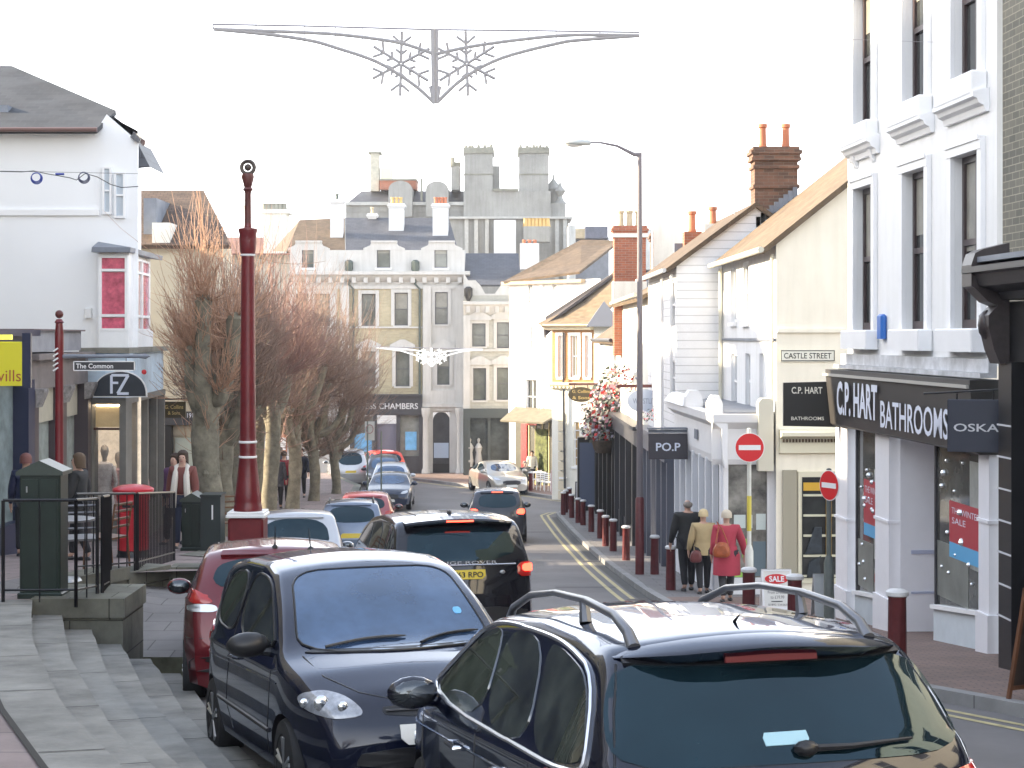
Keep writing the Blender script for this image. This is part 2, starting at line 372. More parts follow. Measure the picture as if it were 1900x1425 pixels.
def ribbon(pts, o0, o1, dz, m, name, h=None):
    P = [Vector(p) for p in pts]; mb = MB(); A = []; B = []
    Q = []
    for i in range(len(P) - 1):
        n = max(1, int((P[i + 1] - P[i]).length / .8))
        for k in range(n): Q.append(P[i].lerp(P[i + 1], k / n))
    Q.append(P[-1])
    for i, p in enumerate(Q):
        d = (Q[min(i + 1, len(Q) - 1)] - Q[max(i - 1, 0)]).normalized(); n = Vector((-d.y, d.x))
        a = p + n * o0; b = p + n * o1; A.append((a.x, a.y, G(a.y) + dz)); B.append((b.x, b.y, G(b.y) + dz))
    for i in range(len(Q) - 1):
        mb.face([A[i], A[i + 1], B[i + 1], B[i]], True)
        if h:
            lo = lambda p: (p[0], p[1], p[2] - h)
            mb.face([A[i], A[i + 1], lo(A[i + 1]), lo(A[i])]); mb.face([B[i], B[i + 1], lo(B[i + 1]), lo(B[i])])
    return struct(mb.build(name, m))
ribbon(KCURVE, -.12, .04, .118, KERB, 'kerb', .13)
ribbon(KP[1:7], .30, .38, .004, YLINE, 'road_marking'); ribbon(KP[1:7], .50, .58, .004, YLINE, 'road_marking')
LN = [(2.74, 31), (2.45, 40), (2.1, 52), (1.74, 66.5), (1.72, 67.6), (1.95, 68.6), (2.5, 69.3)]
ribbon(LN, .32, .41, .004, YLINE, 'road_marking'); ribbon(LN, .56, .65, .004, YLINE, 'road_marking')
GUT = mat('gutter setts', (.06, .062, .06), .8, var=.3, vscale=4)
ribbon(KP[6:], .04, .26, .003, GUT, 'gutter')
PAT = mat('asphalt patch', (.085, .085, .09), .85, var=.3, vscale=1.5); PAT2 = mat('pale asphalt patch', (.15, .148, .148), .85, var=.3, vscale=1.5)
for (xa, xb, ya, yb, pm) in ((.9, 2.2, 36.5, 36.8, PAT), (-.5, .8, 43, 47, PAT2), (1.0, 1.9, 27, 31, PAT), (-2.5, 2.3, 58, 58.4, PAT), (-1.5, .3, 62, 67, PAT), (2.2, 3.1, 12.5, 15.5, PAT2)): struct(grid(xa, xb, frange(ya, yb, 3), lambda x, y: G(y) + .004, 1, pm, 'road_patch'))
for (xa, ya) in ((2.35, 33.0), (2.0, 45), (3.4, 16.2)):
    dm = MB()
    for i in range(6): dm.box(None, xa - .2, xa + .2, ya - .22 + i * .075, ya - .18 + i * .075, G(ya) - .02, G(ya) + .012)
    setp(dm.build('drain_cover', DGREY), 'iron drain grate in the gutter %s' % ('by the walking man' if ya == 33 else 'near the tall grey lamp post' if ya == 45 else 'at the near right kerb'), 'drain')
# pavement on the far side of the bend
FARP = [(-26, 96), (-14, 94.5), (-9, 93), (-5.8, 91), (-2.5, 85.5), (.5, 80), (2.5, 75.5), (4.5, 73), (9, 72.4)]
mb = MB()
for i in range(len(FARP) - 1):
    a, b = FARP[i], FARP[i + 1]
    mb.face([(a[0], a[1], gp(*a)), (b[0], b[1], gp(*b)), (b[0] + 3, 104, gp(0, 104)), (a[0] + 3 * (i > 0), 104, gp(0, 104))])
struct(mb.build('pavement', BPAVE)); ribbon(FARP, -.02, .16, .118, KERB, 'kerb', .13)
ribbon(FARP[3:], -.38, -.30, .004, YLINE, 'road_marking'); ribbon(FARP[3:], -.60, -.52, .004, YLINE, 'road_marking')
# raised terrace, steps, ramp
EP = [(1.9, -3), (1.2, 1), (.1, 4), (-1.05, 6.5), (-1.9, 8.6), (-2.3, 9.6), (-2.70, 10.6), (-3.25, 12.3), (-3.77, 13.9), (-4.35, 16.0), (-4.76, 17.55)]
ed = pinterp(EP)
RISER = mat('darker step riser', (.13, .13, .115), .9, var=.4, vscale=3)  # risers coloured darker than the treads
def edk(k):
    def f(y):
        s = (ed(y + .4) - ed(y - .4)) / .8 if y < 17 else -.15
        return ed(y) + .29 * k * math.sqrt(1 + s * s) * (1.0)
    return f
yss = frange(-3, 17.55, 46)
RS = .145
struct(grid(-18, lambda y: ed(y) - .40, yss, lambda x, y: T(y), 3, PINKP, 'terrace'))
mb = MB()
for k in range(0, 6):
    a = (lambda y: ed(y) - .37) if k == 0 else edk(k - 1); b = edk(k)
    for j in range(len(yss) - 1):
        y0, y1 = yss[j], yss[j + 1]; z0 = T(y0) - RS * k; z1 = T(y1) - RS * k
        top = .006 if k == 0 else 0
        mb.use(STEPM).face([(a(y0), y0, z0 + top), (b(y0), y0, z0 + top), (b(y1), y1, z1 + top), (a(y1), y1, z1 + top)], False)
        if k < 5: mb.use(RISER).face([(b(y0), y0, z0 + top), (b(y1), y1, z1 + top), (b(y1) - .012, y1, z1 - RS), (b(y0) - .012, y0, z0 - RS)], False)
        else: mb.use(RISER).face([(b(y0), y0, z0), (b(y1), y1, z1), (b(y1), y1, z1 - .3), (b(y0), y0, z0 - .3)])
struct(mb.build('steps', STEPM))
mb = MB()
for j in range(len(yss) - 1):
    y0, y1 = yss[j], yss[j + 1]; mb.face([(ed(y0) - .405, y0, T(y0) + .009), (ed(y0) - .365, y0, T(y0) + .009), (ed(y1) - .365, y1, T(y1) + .009), (ed(y1) - .405, y1, T(y1) + .009)])
for k in range(0, 6):
    a_ = (lambda y: ed(y) - .36) if k == 0 else edk(k - 1); b_ = edk(k); yj = 5.2 + k * .37
    while yj < 17.3:
        zz = T(yj) - RS * k + .010; mb.face([(a_(yj), yj, zz), (b_(yj + .1) - .004, yj + .1, zz - .006), (b_(yj + .112) - .004, yj + .112, zz - .006), (a_(yj + .012), yj + .012, zz)]); yj += random.uniform(1.7, 2.4)
struct(mb.build('paving_joint', mat('dark joint', (.03, .028, .025), .95)))
mb = MB()
struct(grid(lambda y: edk(5)(min(y, 17.5)), lambda y: edk(5)(min(y, 17.5)) + 1.6, frange(8, 18.62, 24), lambda x, y: max(G(y) + .03, T(y) - RS * 5 - .14), 2, PAVE, 'pavement'))
# block wall at the foot of the terrace, and the ramp behind
WALLS = mat('wall stone', (.20, .195, .16), .9, kind='brick', col2=(.14, .14, .11), tex=(.8, .36), mcol=(.06, .06, .045), var=.5, vscale=1.6, bump=.5)
w = thing('stone_wall', 'short mossy grey stone wall that closes off the top of the curved steps', 'wall', (-4.3, 17.8, T(17.7) - .8))
mb = MB(); zt = T(17.6)
mb.box(None, -4.78, -3.85, 17.55, 18.6, zt - .17, zt + .02); mb.box(None, -4.76, -3.87, 17.58, 18.55, zt - 1.2, zt - .172); mb.build('masonry', WALLS, w)
struct(grid(-18, lambda y: -4.8 if y < 18.6 else -5.9, frange(17.55, 21.3, 10), lambda x, y: T(y), 3, PINKP, 'terrace'))
struct(grid(-5.9, -2.5, frange(18.6, 23.25, 10), lambda x, y: T(y) - (.68 - .42 * min(1, (y - 18.6) / 3.0)) * min(1, max(0, (x + 5.9) / 1.6)), 10, PAVE, 'ramp'))
mb = MB(); mb.face([(-2.5, 18.6, T(18.6) - .68), (-2.5, 23.2, T(23.2) - .26), (-2.5, 23.2, G(23) - .2), (-2.5, 18.6, G(18.6) - .2)]); mb.face([(-3.9, 18.6, T(18.6) - .68), (-2.5, 18.6, T(18.6) - .68), (-2.5, 18.6, G(18.6) - .2), (-3.9, 18.6, G(18.6) - .2)]); struct(mb.build('ramp_edge', MOSS))
wf = thing('stone_wall', 'long low weathered stone wall rising beside the ramp under the railings', 'wall', (-4.8, 22.8, T(22.8) - .5))
FW = FR((-5.35, 21.3), (-4.5, 23.2), 1)
FW2 = FR((-4.48, 23.22), (-2.95, 23.22), 1)
mb = MB()
for (FWx, u0, u1) in ((FW, 0, 1.2), (FW, 1.2, FW.len), (FW2, 0, 1.55)):
    z = T(FWx.dist((u0 + u1) / 2)); mb.box(FWx, u0, u1 - .004, -.35, 0, z - 1.4, z - .13); mb.box(FWx, u0 - .02, u1 - .004, -.37, .03, z - .126, z + .03)
mb.build('masonry', WALLS, wf)
EF = [(-4.3, 21.3), (-4.2, 22.6), (-3.0, 22.9), (-2.95, 25.6), (-4.9, 27.5), (-5.0, 45), (-5.4, 60), (-6.4, 75), (-9, 88)]
ef = pinterp([(-5.3, 21.3), (-4.5, 23.2), (-3.0, 23.3), (-2.95, 25.4), (-4.9, 27.5), (-5.0, 45), (-5.4, 60), (-6.4, 75), (-9, 88)])
struct(grid(-40, ef, frange(21.3, 88, 60), lambda x, y: T(y), 4, PINKP, 'terrace'))
rw = thing('stone_wall', 'low retaining wall running along the raised pavement behind the parked cars', 'wall', (-4.9, 40, T(40) - 1))
mb = MB(); yq = frange(23.3, 88, 60)
for a, b in zip(yq[:-1], yq[1:]): mb.face([(ef(a) + .01, a, T(a) + .01), (ef(b) + .01, b, T(b) + .01), (ef(b) + .01, b, G(b) - .2), (ef(a) + .01, a, G(a) - .2)]); mb.face([(ef(a) + .01, a, T(a) + .01), (ef(b) + .01, b, T(b) + .01), (ef(b) - .3, b, T(b) + .012), (ef(a) - .3, a, T(a) + .012)])
mb.build('masonry', WALLS, rw)
mb = MB(); zt = G(19.5) + .11; mb.box(None, -3.45, -2.2, 18.3, 18.55, zt - .3, zt + .02)
setp(mb.build('kerb_edging', MOSS), 'low mossy kerb edging at the foot of the ramp beside the red car', 'kerb edging')
# ================================================================ right hand side
def bld(name, label, F, u=None, group=None):
    q = F(F.len / 2 if u is None else u, -2, G(F.dist(0)))
    return thing(name, label, 'building', (q.x, q.y, G(q.y)), group)
# ---- near dark shop with brick above
F0 = FR((6.05, 12.5), (5.62, 20.25), -1)
b0 = bld('brick_shop_building', 'stock brick building with a black classical shopfront at the right edge', F0)
mb = MB(); wall(mb, F0, 0, F0.len, G(16) - .5, ZC + 8.5); mb.build('wall', mat('dull stock brick', (.20, .19, .15), .9, kind='brick', col2=(.15, .145, .12), tex=(.225, .085), mcol=(.36, .33, .26), var=.2, vscale=1.5), b0)
F0s = FR((5.38, 13.5), (5.12, 18.45), -1); e = F0s.len
zg = G(18.4) + .1; ztop = Z(560, 18.3)
sf = MB(); sf.box(F0s, 0, e - .02, -.5, -.02, ztop - .62, ztop)      # fascia
for u in (e - .42, e - 2.6, .1): sf.box(F0s, u, u + .40, -.5, .05, zg - .4, ztop - .62)
sf.box(F0s, 0, e, -.5, -.3, ztop - .7, ztop - .62); s0 = sf.build('shopfront', BLACK, b0)
mb = MB(); mb.box(F0s, e - 2.2, e - .42, -.42, -.36, zg + .5, ztop - .62); mb.build('shop_window', DARKG, s0)
part('stall_riser', BLACK, s0, 'box', F0s, 0, e - .44, -.42, -.2, zg - .5, zg + .5)
mb = MB()
for k in range(7):
    z = zg + .55 + k * .33; part('pilaster_band', mat('white banding', (.6, .6, .62), .5), s0, 'box', F0s, e - .42, e + .004, .052, .06, z, z + .018)
mb = MB(); mb.profile(F0s, [(-.5, ztop + .02), (.08, ztop + .02), (.12, ztop + .1), (.32, ztop + .16), (.36, ztop + .28), (.42, ztop + .3), (.42, ztop + .36), (-.5, ztop + .40)], 0, e + .05)
mb.build('cornice', mat('black gloss trim', (.03, .028, .03), .4), s0)
part('roof', LEAD, b0, 'box', F0s, 0, e, -.9, .34, ztop + .405, ztop + .46)
cm = MB(); zc = ztop + .36
cm.profile(F0s, [(.0, zc - 1.0), (.10, zc - 1.0), (.16, zc - .86), (.22, zc - .62), (.22, zc - .5), (.12, zc - .40), (.22, zc - .36), (.36, zc - .22), (.40, zc - .2), (.40, zc + .02), (.36, zc + .14), (.28, zc + .18), (0, zc + .25)], e - .22, e + .10)
cm.build('console_bracket', mat('dark carved bracket', (.05, .04, .04), .4, var=.3, vscale=12), s0)
cm = MB(); cm.ball(F0s(e - .02, .17, zc - .60), .10, 12, (1, 1, 1.6)); cm.build('carved_boss', MATS['dark carved bracket'], s0)
# hanging OSKA board, a thing of its own
d = 19.0; os_ = thing('hanging_sign', 'navy square hanging sign with pale lettering over the right pavement', 'shop sign', (X(1806, d), d, Z(785, d)))
FO = FR((X(1760, d), d + .05), (X(1856, d), d - .12), 1)
part('board', mat('dark navy sign', (.022, .028, .05), .35), os_, 'boxb', FO, 0, FO.len, -.03, .03, Z(838, d), Z(741, d))
lettering('OSKA', FO, FO.len * .52, Z(793, d), .47, .085, mat('pale lettering', (.62, .63, .66), .4), os_, .034, bold=.012)
mb = MB(); mb.tube([FO(-.25, 0, Z(731, d)), FO(FO.len, 0, Z(722, d))], .012); mb.tube([FO(.1, 0, Z(741, d)), FO(.1, 0, Z(730, d))], .01); mb.tube([FO(FO.len - .1, 0, Z(741, d)), FO(FO.len - .1, 0, Z(724, d))], .01); mb.build('bracket', BLACK, os_)
# ---- big white three storey building
F1 = FR((5.57, 20.3), (5.14, 27.05), -1)
b1 = bld('white_corner_building', 'tall white rendered corner building with moulded windows over the bathroom shop', F1)
ZT = ZC + 7.0
wins = []
def u1(px): return F1.u(px)
bays = [(1781, 1814), (1687, 1713), (1594, 1612)]
zs1 = [(Z(606, 21.7), Z(305, 21.7)), ]
zA0, zA1 = Z(610, 22.0), Z(318, 22.0) + .15
zB0 = Z(160, 22.0); zB1 = zB0 + 2.0
bay_u = []
for a, b in bays:
    ua, ub = sorted((u1(a), u1(b))); c = (ua + ub) / 2; bay_u.append(c)
bay_u = [u1(1796), u1(1701), u1(1606)]
HW = .50
holes = [(c - HW, c + HW, z0, z1) for c in bay_u for (z0, z1) in ((zA0, zA1), (zB0, zB1))]
zf0 = Z(690, 24) + .12
mb = MB(); wall(mb, F1, 0, F1.len, zf0 - .1, ZT, holes, .15)
mb.face([F1(F1.len, 0, zf0 - .1), F1(F1.len, -7, zf0 - .1), F1(F1.len, -7, ZT), F1(F1.len, 0, ZT)])
mb.face([F1(0, 0, ZT), F1(F1.len, 0, ZT), F1(F1.len, -7, ZT), F1(0, -7, ZT)])
mb.build('wall', WHITE, b1)
WS = mat('brown sash', (.05, .03, .03), .4)
for i, c in enumerate(bay_u):
    for j, (z0, z1) in enumerate(((zA0, zA1), (zB0, zB1))):
        w = window(b1, F1, c - HW, c + HW, z0, z1, .14, WS, GLASS, .085, (1, 1) if j == 0 else (1, 1), 0, 0, blind=(.55, .4, .5)[i] if j == 0 else .3)
        s = MB(); t = .15
        s.box(F1, c - HW - t, c - HW, .002, .06, z0, z1); s.box(F1, c + HW, c + HW + t, .002, .06, z0, z1); s.box(F1, c - HW - t, c + HW + t, .002, .07, z1, z1 + t)
        s.box(F1, c - HW - t + .04, c + HW + t + .03, .07, .09, z1 + t - .04, z1 + t + .02)
        s.boxb(F1, c - HW - .22, c + HW + .22, .002, .20, z0 - .28, z0, .02)
        if j == 0:
            s.profile(F1, [(.002, z1 + .42), (.05, z1 + .42), (.07, z1 + .49), (.13, z1 + .52), (.15, z1 + .57), (.20, z1 + .59), (.20, z1 + .65), (.002, z1 + .70)], c - HW - .28, c + HW + .28)
        elif i == 2:
            for du in (-HW - .05, HW - .1): s.profile(F1, [(.002, z0 - .6), (.03, z0 - .58), (.14, z0 - .281), (.002, z0 - .281)], c + du, c + du + .14)
        s.build('surround', WTRIM, w)
mb = MB(); mb.box(F1, 0, F1.len + .05, .002, .10, zf0 - .06, zf0 + .1); mb.box(F1, 0, F1.len + .1, .002, .2, zf0 - .12, zf0 - .062); mb.build('lead_flashing', mat('weathered lead flashing', (.60, .61, .63), .5, var=.4, vscale=3), b1)
# shopfront
FASC = mat('charcoal fascia', (.045, .042, .040), .45, var=.1)
zfa = zf0 - .14; zfb = zfa - .86
sfr = MB(); sfr.profile(F1, [(-.1, zfb), (.20, zfb), (.24, zfb + .03), (.32, zfa - .06), (.32, zfa), (-.1, zfa)], .0, F1.len + .12); fas = sfr.build('fascia', FASC, b1)
part('fascia_moulding', mat('pale moulding', (.42, .40, .36), .5), fas, 'box', F1, 0, F1.len + .14, .33, .36, zfa - .10, zfa - .06)
lw = mat('sign white', (.70, .74, .84), .4)
ua, ub = sorted((F1.u(1557, .3), F1.u(1632, .3)))
lettering('C.P. HART', F1, (ua + ub) / 2 + .0, (zfa + zfb) / 2 + .02, (ub - ua), .50, lw, b1, .335, bold=.03)
ua, ub = sorted((F1.u(1638, .3), F1.u(1765, .3)))
lettering('BATHROOMS', F1, (ua + ub) / 2, (zfa + zfb) / 2 - .12, (ub - ua), .37, lw, b1, .335, bold=.012)
LILAC = mat('lilac white paint', (.78, .78, .81), .5, var=.05)
def pil(pa, pb, zb=None, n=.02):
    ua, ub = sorted((u1(pa), u1(pb))); m = MB(); g = G(F1.dist(ua)) + .1
    m.box(F1, ua, ub, -.1, n + .06, g - .3, zfb); m.box(F1, ua - .03, ub + .03, -.1, n + .09, g - .3, g + .45); m.box(F1, ua - .02, ub + .02, -.1, n + .08, g + 1.5, g + 1.54)
    return m.build('pilaster', LILAC, b1)
pil(1560, 1582); pil(1634, 1660); pil(1828, 1848)
def shopwin(pa, pb, name='shop_window'):
    ua, ub = sorted((u1(pa), u1(pb))); g = G(F1.dist((ua + ub) / 2)) + .1
    o = part(name, mat('showroom glass', (.11, .11, .10), .05, spec=.8, var=.6, vscale=1.5), b1, 'box', F1, ua, ub, -.06, -.04, g + .3, zfb)
    m = MB(); m.prism(F1, [(ua, G(F1.dist(ua)) - .2), (ub, G(F1.dist(ub)) - .2), (ub, G(F1.dist(ub)) + .52), (ua, G(F1.dist(ua)) + .52)], -.08, .0); m.build('stall_riser', mat('pale stall riser', (.60, .66, .70), .6, var=.1), b1)
    m = MB(); m.prism(F1, [(ua, G(F1.dist(ua)) + .52), (ub, G(F1.dist(ub)) + .52), (ub, G(F1.dist(ub)) + .57), (ua, G(F1.dist(ua)) + .57)], -.1, .05); m.build('window_sill', WTRIM, o)
    m = MB(); m.box(F1, ub - .05, ub, -.06, -.01, g + .2, zfb); m.box(F1, ua, ua + .04, -.06, -.01, g + .2, zfb); m.build('window_frame', DGREY, o)
    return o, ua, ub, g
o1, a1, c1, g1 = shopwin(1586, 1633); o2, a2, c2, g2 = shopwin(1732, 1826)
POST = mat('poster red', (.42, .035, .05), .45); POSB = mat('poster blue', (.10, .38, .66), .45)
def poster(o, pa, pb, pt, pm, pbm, words):
    ua, ub = sorted((u1(pa), u1(pb))); dd = F1.dist((ua + ub) / 2); c = (ua + ub) / 2
    p = part('poster', POST, o, 'box', F1, ua, ub, -.036, -.03, Z(pm, dd), Z(pt, dd)); part('poster_strip', POSB, p, 'box', F1, ua, ub, -.036, -.03, Z(pbm, dd), Z(pm, dd))
    ht = Z(pt, dd) - Z(pm, dd)
    for i, wd in enumerate(words): lettering(wd, F1, c + (.0 if i == 0 else (ub - ua) * .2), Z(pt, dd) - ht * (.22 + .24 * i), (ub - ua) * (.84 if i == 0 else .42), ht * .15, lw, p, -.028, bold=.0)
poster(o1, 1599, 1632, 893, 975, 998, ['THE WINTER', 'SALE']); poster(o2, 1757, 1818, 937, 1015, 1044, ['THE WINTER', 'SALE'])
# recessed doorway between the windows
ua, ub = sorted((u1(1664), u1(1730))); g = G(F1.dist((ua + ub) / 2)) + .1
m = MB(); m.face([F1(ub, -.05, g - .3), F1(ub, -1.6, g - .3), F1(ub, -1.6, zfb), F1(ub, -.05, zfb)]); m.face([F1(ua, -.05, g - .3), F1(ua, -1.6, g - .3), F1(ua, -1.6, zfb), F1(ua, -.05, zfb)])
m.face([F1(ua, -1.6, g - .3), F1(ub, -1.6, g - .3), F1(ub, -1.6, zfb), F1(ua, -1.6, zfb)]); m.face([F1(ua, -.05, zfb), F1(ub, -.05, zfb), F1(ub, -1.6, zfb), F1(ua, -1.6, zfb)])
dw = m.build('doorway', LILAC, b1)
m = MB(); m.box(F1, ub - .02, ub - .0, -1.5, -.2, g + 1.0, g + 1.05); m.box(F1, ub - .02, ub, -1.5, -.2, g + .45, g + .48); m.build('panel_moulding', mat('darker lilac paint', (.42, .45, .58), .5), dw)  # mouldings in a darker lilac than the doorway
# things in the windows (taps and basins shown on panels)
disp = mat('display panel', (.20, .21, .19), .5, var=.3, vscale=2); chr2 = mat('bathroom fitting', (.7, .72, .72), .2, metal=.7)
for (o, ua, ub, g) in ((o1, a1, c1, g1), (o2, a2, c2, g2)):
    part('display_panel', disp, o, 'box', F1, ua + (ub - ua) * .35, ub - .05, -.04, -.033, g + .5, g + 1.2)
    for i in range(14): part('fitting', chr2, o, 'ball', F1(ua + (ub - ua) * random.uniform(.15, .9), -.03, g + random.uniform(.6, 2.5)), random.uniform(.02, .05), 8)
    part('display_panel', mat('pale display tiles', (.34, .36, .34), .3, var=.5, vscale=3), o, 'box', F1, ua + .06, ua + (ub - ua) * .32, -.04, -.034, g + 1.0, g + 2.3)
# blue wall box, projecting black sign of the corner
m = MB(); q = F1(u1(1642), .06, Z(600, F1.dist(u1(1642)))); m.boxb(F1, u1(1642) - .12, u1(1642) + .12, .002, .09, q.z - .22, q.z + .13, .03)
setp(m.build('alarm_box', mat('alarm blue', (.03, .15, .5), .4)), 'small blue alarm box on the white wall between two windows', 'alarm box')
d = 27.3; hs = thing('hanging_sign', 'square black projecting sign with cream lettering beside the street name plate', 'shop sign', (X(1505, d), d, Z(750, d)))
FS = FR((X(1453, d), d), (X(1556, d), d - .05), 1)
part('board', mat('sign black', (.012, .011, .010), .3), hs, 'prism', FS, [(0, Z(790, d)), (FS.len, Z(792, d)), (FS.len, Z(716, d)), (.66, Z(716, d)), (.66, Z(708, d)), (0, Z(710, d))], -.05, .05)
cl = mat('cream lettering', (.78, .76, .66), .4)
lettering('C.P. HART', FS, .36, Z(724, d), .47, .105, cl, hs, .053, bold=.02); lettering('BATHROOMS', FS, .37, Z(776, d), .5, .055, cl, hs, .053, bold=.01)
m = MB(); m.tube([FS(FS.len, 0, Z(700, d)), FS(FS.len + .1, 0, Z(690, d))], .012); m.tube([FS(FS.len - .02, 0, Z(688, d)), FS(FS.len - .02, 0, Z(716, d))], .015); m.build('bracket', SILVER, hs)
# ---- cream corner house beyond the side street
F2 = FR((4.93, 33), (4.78, 40), -1); F2g = FR((4.93, 33), (13, 33.4), 1)
b2 = bld('cream_corner_house', 'cream rendered corner house with a tiled roof and a street name plate on its gable', F2)
ze = Z(452, 33); 
hol = []
def rect(F, pa, pb, ya, yb):
    ua, ub = sorted((F.u(pa), F.u(pb))); c = (ua + ub) / 2; dd = F.dist(c); return (ua, ub, Z(yb, dd), Z(ya, dd))
h2 = [rect(F2, 1357, 1366, 497, 598), rect(F2, 1379, 1389, 486, 598), rect(F2, 1357, 1367, 656, 760), rect(F2, 1383, 1392, 656, 760), rect(F2, 1409, 1417, 656, 760)]
mb = MB(); wall(mb, F2, 0, F2.len, ZC - 5.5, ze, h2, .13); mb.build('street_wall', mat('pale ivory render', (.76, .77, .78), .75, var=.06, vscale=1.2, streak=.08), b2)
for r in h2: window(b2, F2, *r, depth=.12, bars=(0, 1), fw=.05, sill=.08, glass=mat('window glass dim', (.12, .14, .17), .1, spec=.7))
part('string_course', LEAD, b2, 'box', F2, 0, F2.len, .002, .05, Z(632, 36), Z(632, 36) + .05)
rise = .80; wd = 4.2
zg0 = ZC - 5.4
mb = MB(); mb.face([F2g(0, 0, zg0), F2g(8.0, 0, zg0), F2g(8.0, 0, ze + .3), F2g(wd, 0, ze + wd * rise), F2g(0, 0, ze)]); mb.build('gable_wall', CREAM, b2)
part('string_course', CREAM, b2, 'box', F2g, .02, 5, .002, .05, Z(617, 33), Z(617, 33) + .07)
def P2(x, y, z): return (x, y, z)
mb = MB(); o_ = .28
mb.slab([(4.93 - o_, 32.85, ze - o_ * rise + .12), (4.93 + wd, 32.85, ze + wd * rise + .12), (4.78 + wd, 40, ze + wd * rise + .12), (4.78 - o_, 40, ze - o_ * rise + .12)], .10)
mb.build('roof', OTILE, b2)
mb = MB(); mb.slab([(4.93 + wd, 32.85, ze + wd * rise + .12), (4.93 + 2 * wd, 32.85, ze + .12), (4.78 + 2 * wd, 40, ze + .12), (4.78 + wd, 40, ze + wd * rise + .12)], .10); mb.build('roof', OTILE, b2)
mb = MB(); mb.tube([(4.62, 32.8, ze - .12), (4.48, 40, ze - .14)], .06); mb.tube([F2(F2.len - .1, .08, ze - .2), F2(F2.len - .1, .08, zg0)], .04)
mb.tube([F2(.1, .06, ze - .2), F2(.1, .06, Z(760, 33))], .035); mb.build('gutter_pipe', mat('cream gutter', (.6, .58, .48), .6, var=.2), b2)
# upper tan eaves trim
sg = thing('street_name_sign', 'white street name plate reading CASTLE STREET high on the cream gable', 'sign', (X(1497, 32.9), 32.9, Z(660, 33)))
FN = F2g
un0, un1 = FN.u(1448), FN.u(1548); zc_ = Z(660, 33)
part('plate', mat('plate white', (.8, .78, .68), .5), sg, 'box', FN, un0, un1, .01, .03, Z(671, 33), Z(649, 33))
m = MB(); bz0, bz1 = Z(670, 33), Z(650, 33)
for (a, b, c, dd) in ((un0, un1, bz0, bz0 + .015), (un0, un1, bz1 - .015, bz1), (un0, un0 + .015, bz0, bz1), (un1 - .015, un1, bz0, bz1)): m.box(FN, a, b, .031, .034, c, dd)
m.build('border', BLACK, sg); lettering('CASTLE STREET', FN, (un0 + un1) / 2, zc_, (un1 - un0) * .88, .105, BLACK, sg, .033, bold=.008)
# ground floor facing the side street
zs_t = Z(808, 33)
u0_ = F2g.u(1445); 
part('cornice', mat('cream cornice', (.74, .70, .54), .6), b2, 'profile', F2g, [(.002, zs_t - .35), (.1, zs_t - .32), (.12, zs_t - .05), (.3, zs_t), (.3, zs_t + .07), (.002, zs_t + .12)], .05, 4.5)
m = MB()
for i in range(26): m.box(F2g, .1 + i * .06, .13 + i * .06, .125, .16, zs_t - .12, zs_t - .06)
m.build('dentils', BTILE, b2)
ua, ub = F2g.u(1480), F2g.u(1562); zt_ = Z(885, 33); zb_ = Z(1072, 33)
m = MB(); m.box(F2g, ua, ub, .002, .06, zb_ - .1, zt_ + .1); sw = m.build('shop_window_surround', mat('cream joinery', (.70, .66, .50), .5), b2)
part('shop_window', DARKG, sw, 'box', F2g, ua + .07, ub - .07, .055, .07, zb_, zt_)
for i in range(5): part('shelf', mat('pale shelf', (.62, .60, .45), .5), sw, 'box', F2g, ua + .09, ub - .09, .07, .10, zb_ + .02 + (zt_ - zb_) * i / 5, zb_ + .06 + (zt_ - zb_) * i / 5)
m = MB(); m.box(F2g, ub - .32, ub - .22, .072, .12, zb_, zt_); m.box(F2g, ua + .09, ub - .09, .072, .10, zt_ - .25, zt_ - .1); m.build('display_post', mat('mustard paint', (.62, .36, .03), .5), sw)
m = MB(); m.box(F2g, ub + .06, ub + .5, .01, .06, zb_ + .9, zt_ - .2); m.build('red_panel', mat('red display', (.5, .03, .04), .5), sw)
m = MB(); m.prism(F2g, [(ua + .15, zb_ + .02), (ub - .4, zb_ + .02), (ub - .45, zb_ + .3), (ua + .42, zb_ + .42), (ua + .2, zb_ + .3)], .075, .11); m.prism(F2g, [(ua + .12, zb_ + .45), (ub - .4, zb_ + .45), (ub - .4, zb_ + .95), (ua + .3, zb_ + .95)], .075, .11); m.build('clothes_display', mat('dark clothes', (.04, .05, .06), .8, var=.6, vscale=5), sw)
part('pier', mat('taupe paint', (.36, .33, .25), .6), b2, 'box', F2g, .12, F2g.u(1478), .002, .05, zg0, Z(872, 33))
# ---- shop pushed out at street level with the big curved fascia
XS = 3.97
FSs = FR((XS, 33.2), (3.74, 40.2), -1); FSg = FR((XS, 33.2), (4.93, 33.2), 1)
b3 = bld('projecting_shop', 'single storey white shop with curved console brackets built out in front of the cream house', FSs)
zr = Z(768, 33.2); zfb3 = Z(862, 33.2); g3 = G(33.2) + .1; OFF = mat('off white joinery', (.78, .78, .79), .5, var=.05)
m = MB(); m.box(FSg, 0, FSg.len, -7, -.0, zr - .02, zr + .04); m.build('roof', LEAD, b3)
m = MB(); m.profile(FSg, [(-.05, zfb3), (.0, zfb3), (.04, zfb3 + .1), (.06, zr - .28), (.22, zr - .15), (.24, zr), (-.05, zr)], -.22, FSg.len - .12); m.profile(FSs, [(-.05, zfb3 - .05), (.0, zfb3 - .05), (.04, zfb3 + .1), (.06, zr - .28), (.22, zr - .15), (.24, zr - .003), (-.05, zr - .003)], -.2, FSs.len); fz = m.build('fascia', OFF, b3)
m = MB(); c = FSg.len - .22
m.prism(FSg, [(c - .12, zfb3 - .1), (c + .16, zfb3 - .1), (c + .16, zr + .22), (c + .1, zr + .3), (c - .06, zr + .3), (c - .12, zr + .22)], .0, .3); m.build('console_bracket', mat('cream bracket', (.66, .62, .50), .6), fz)
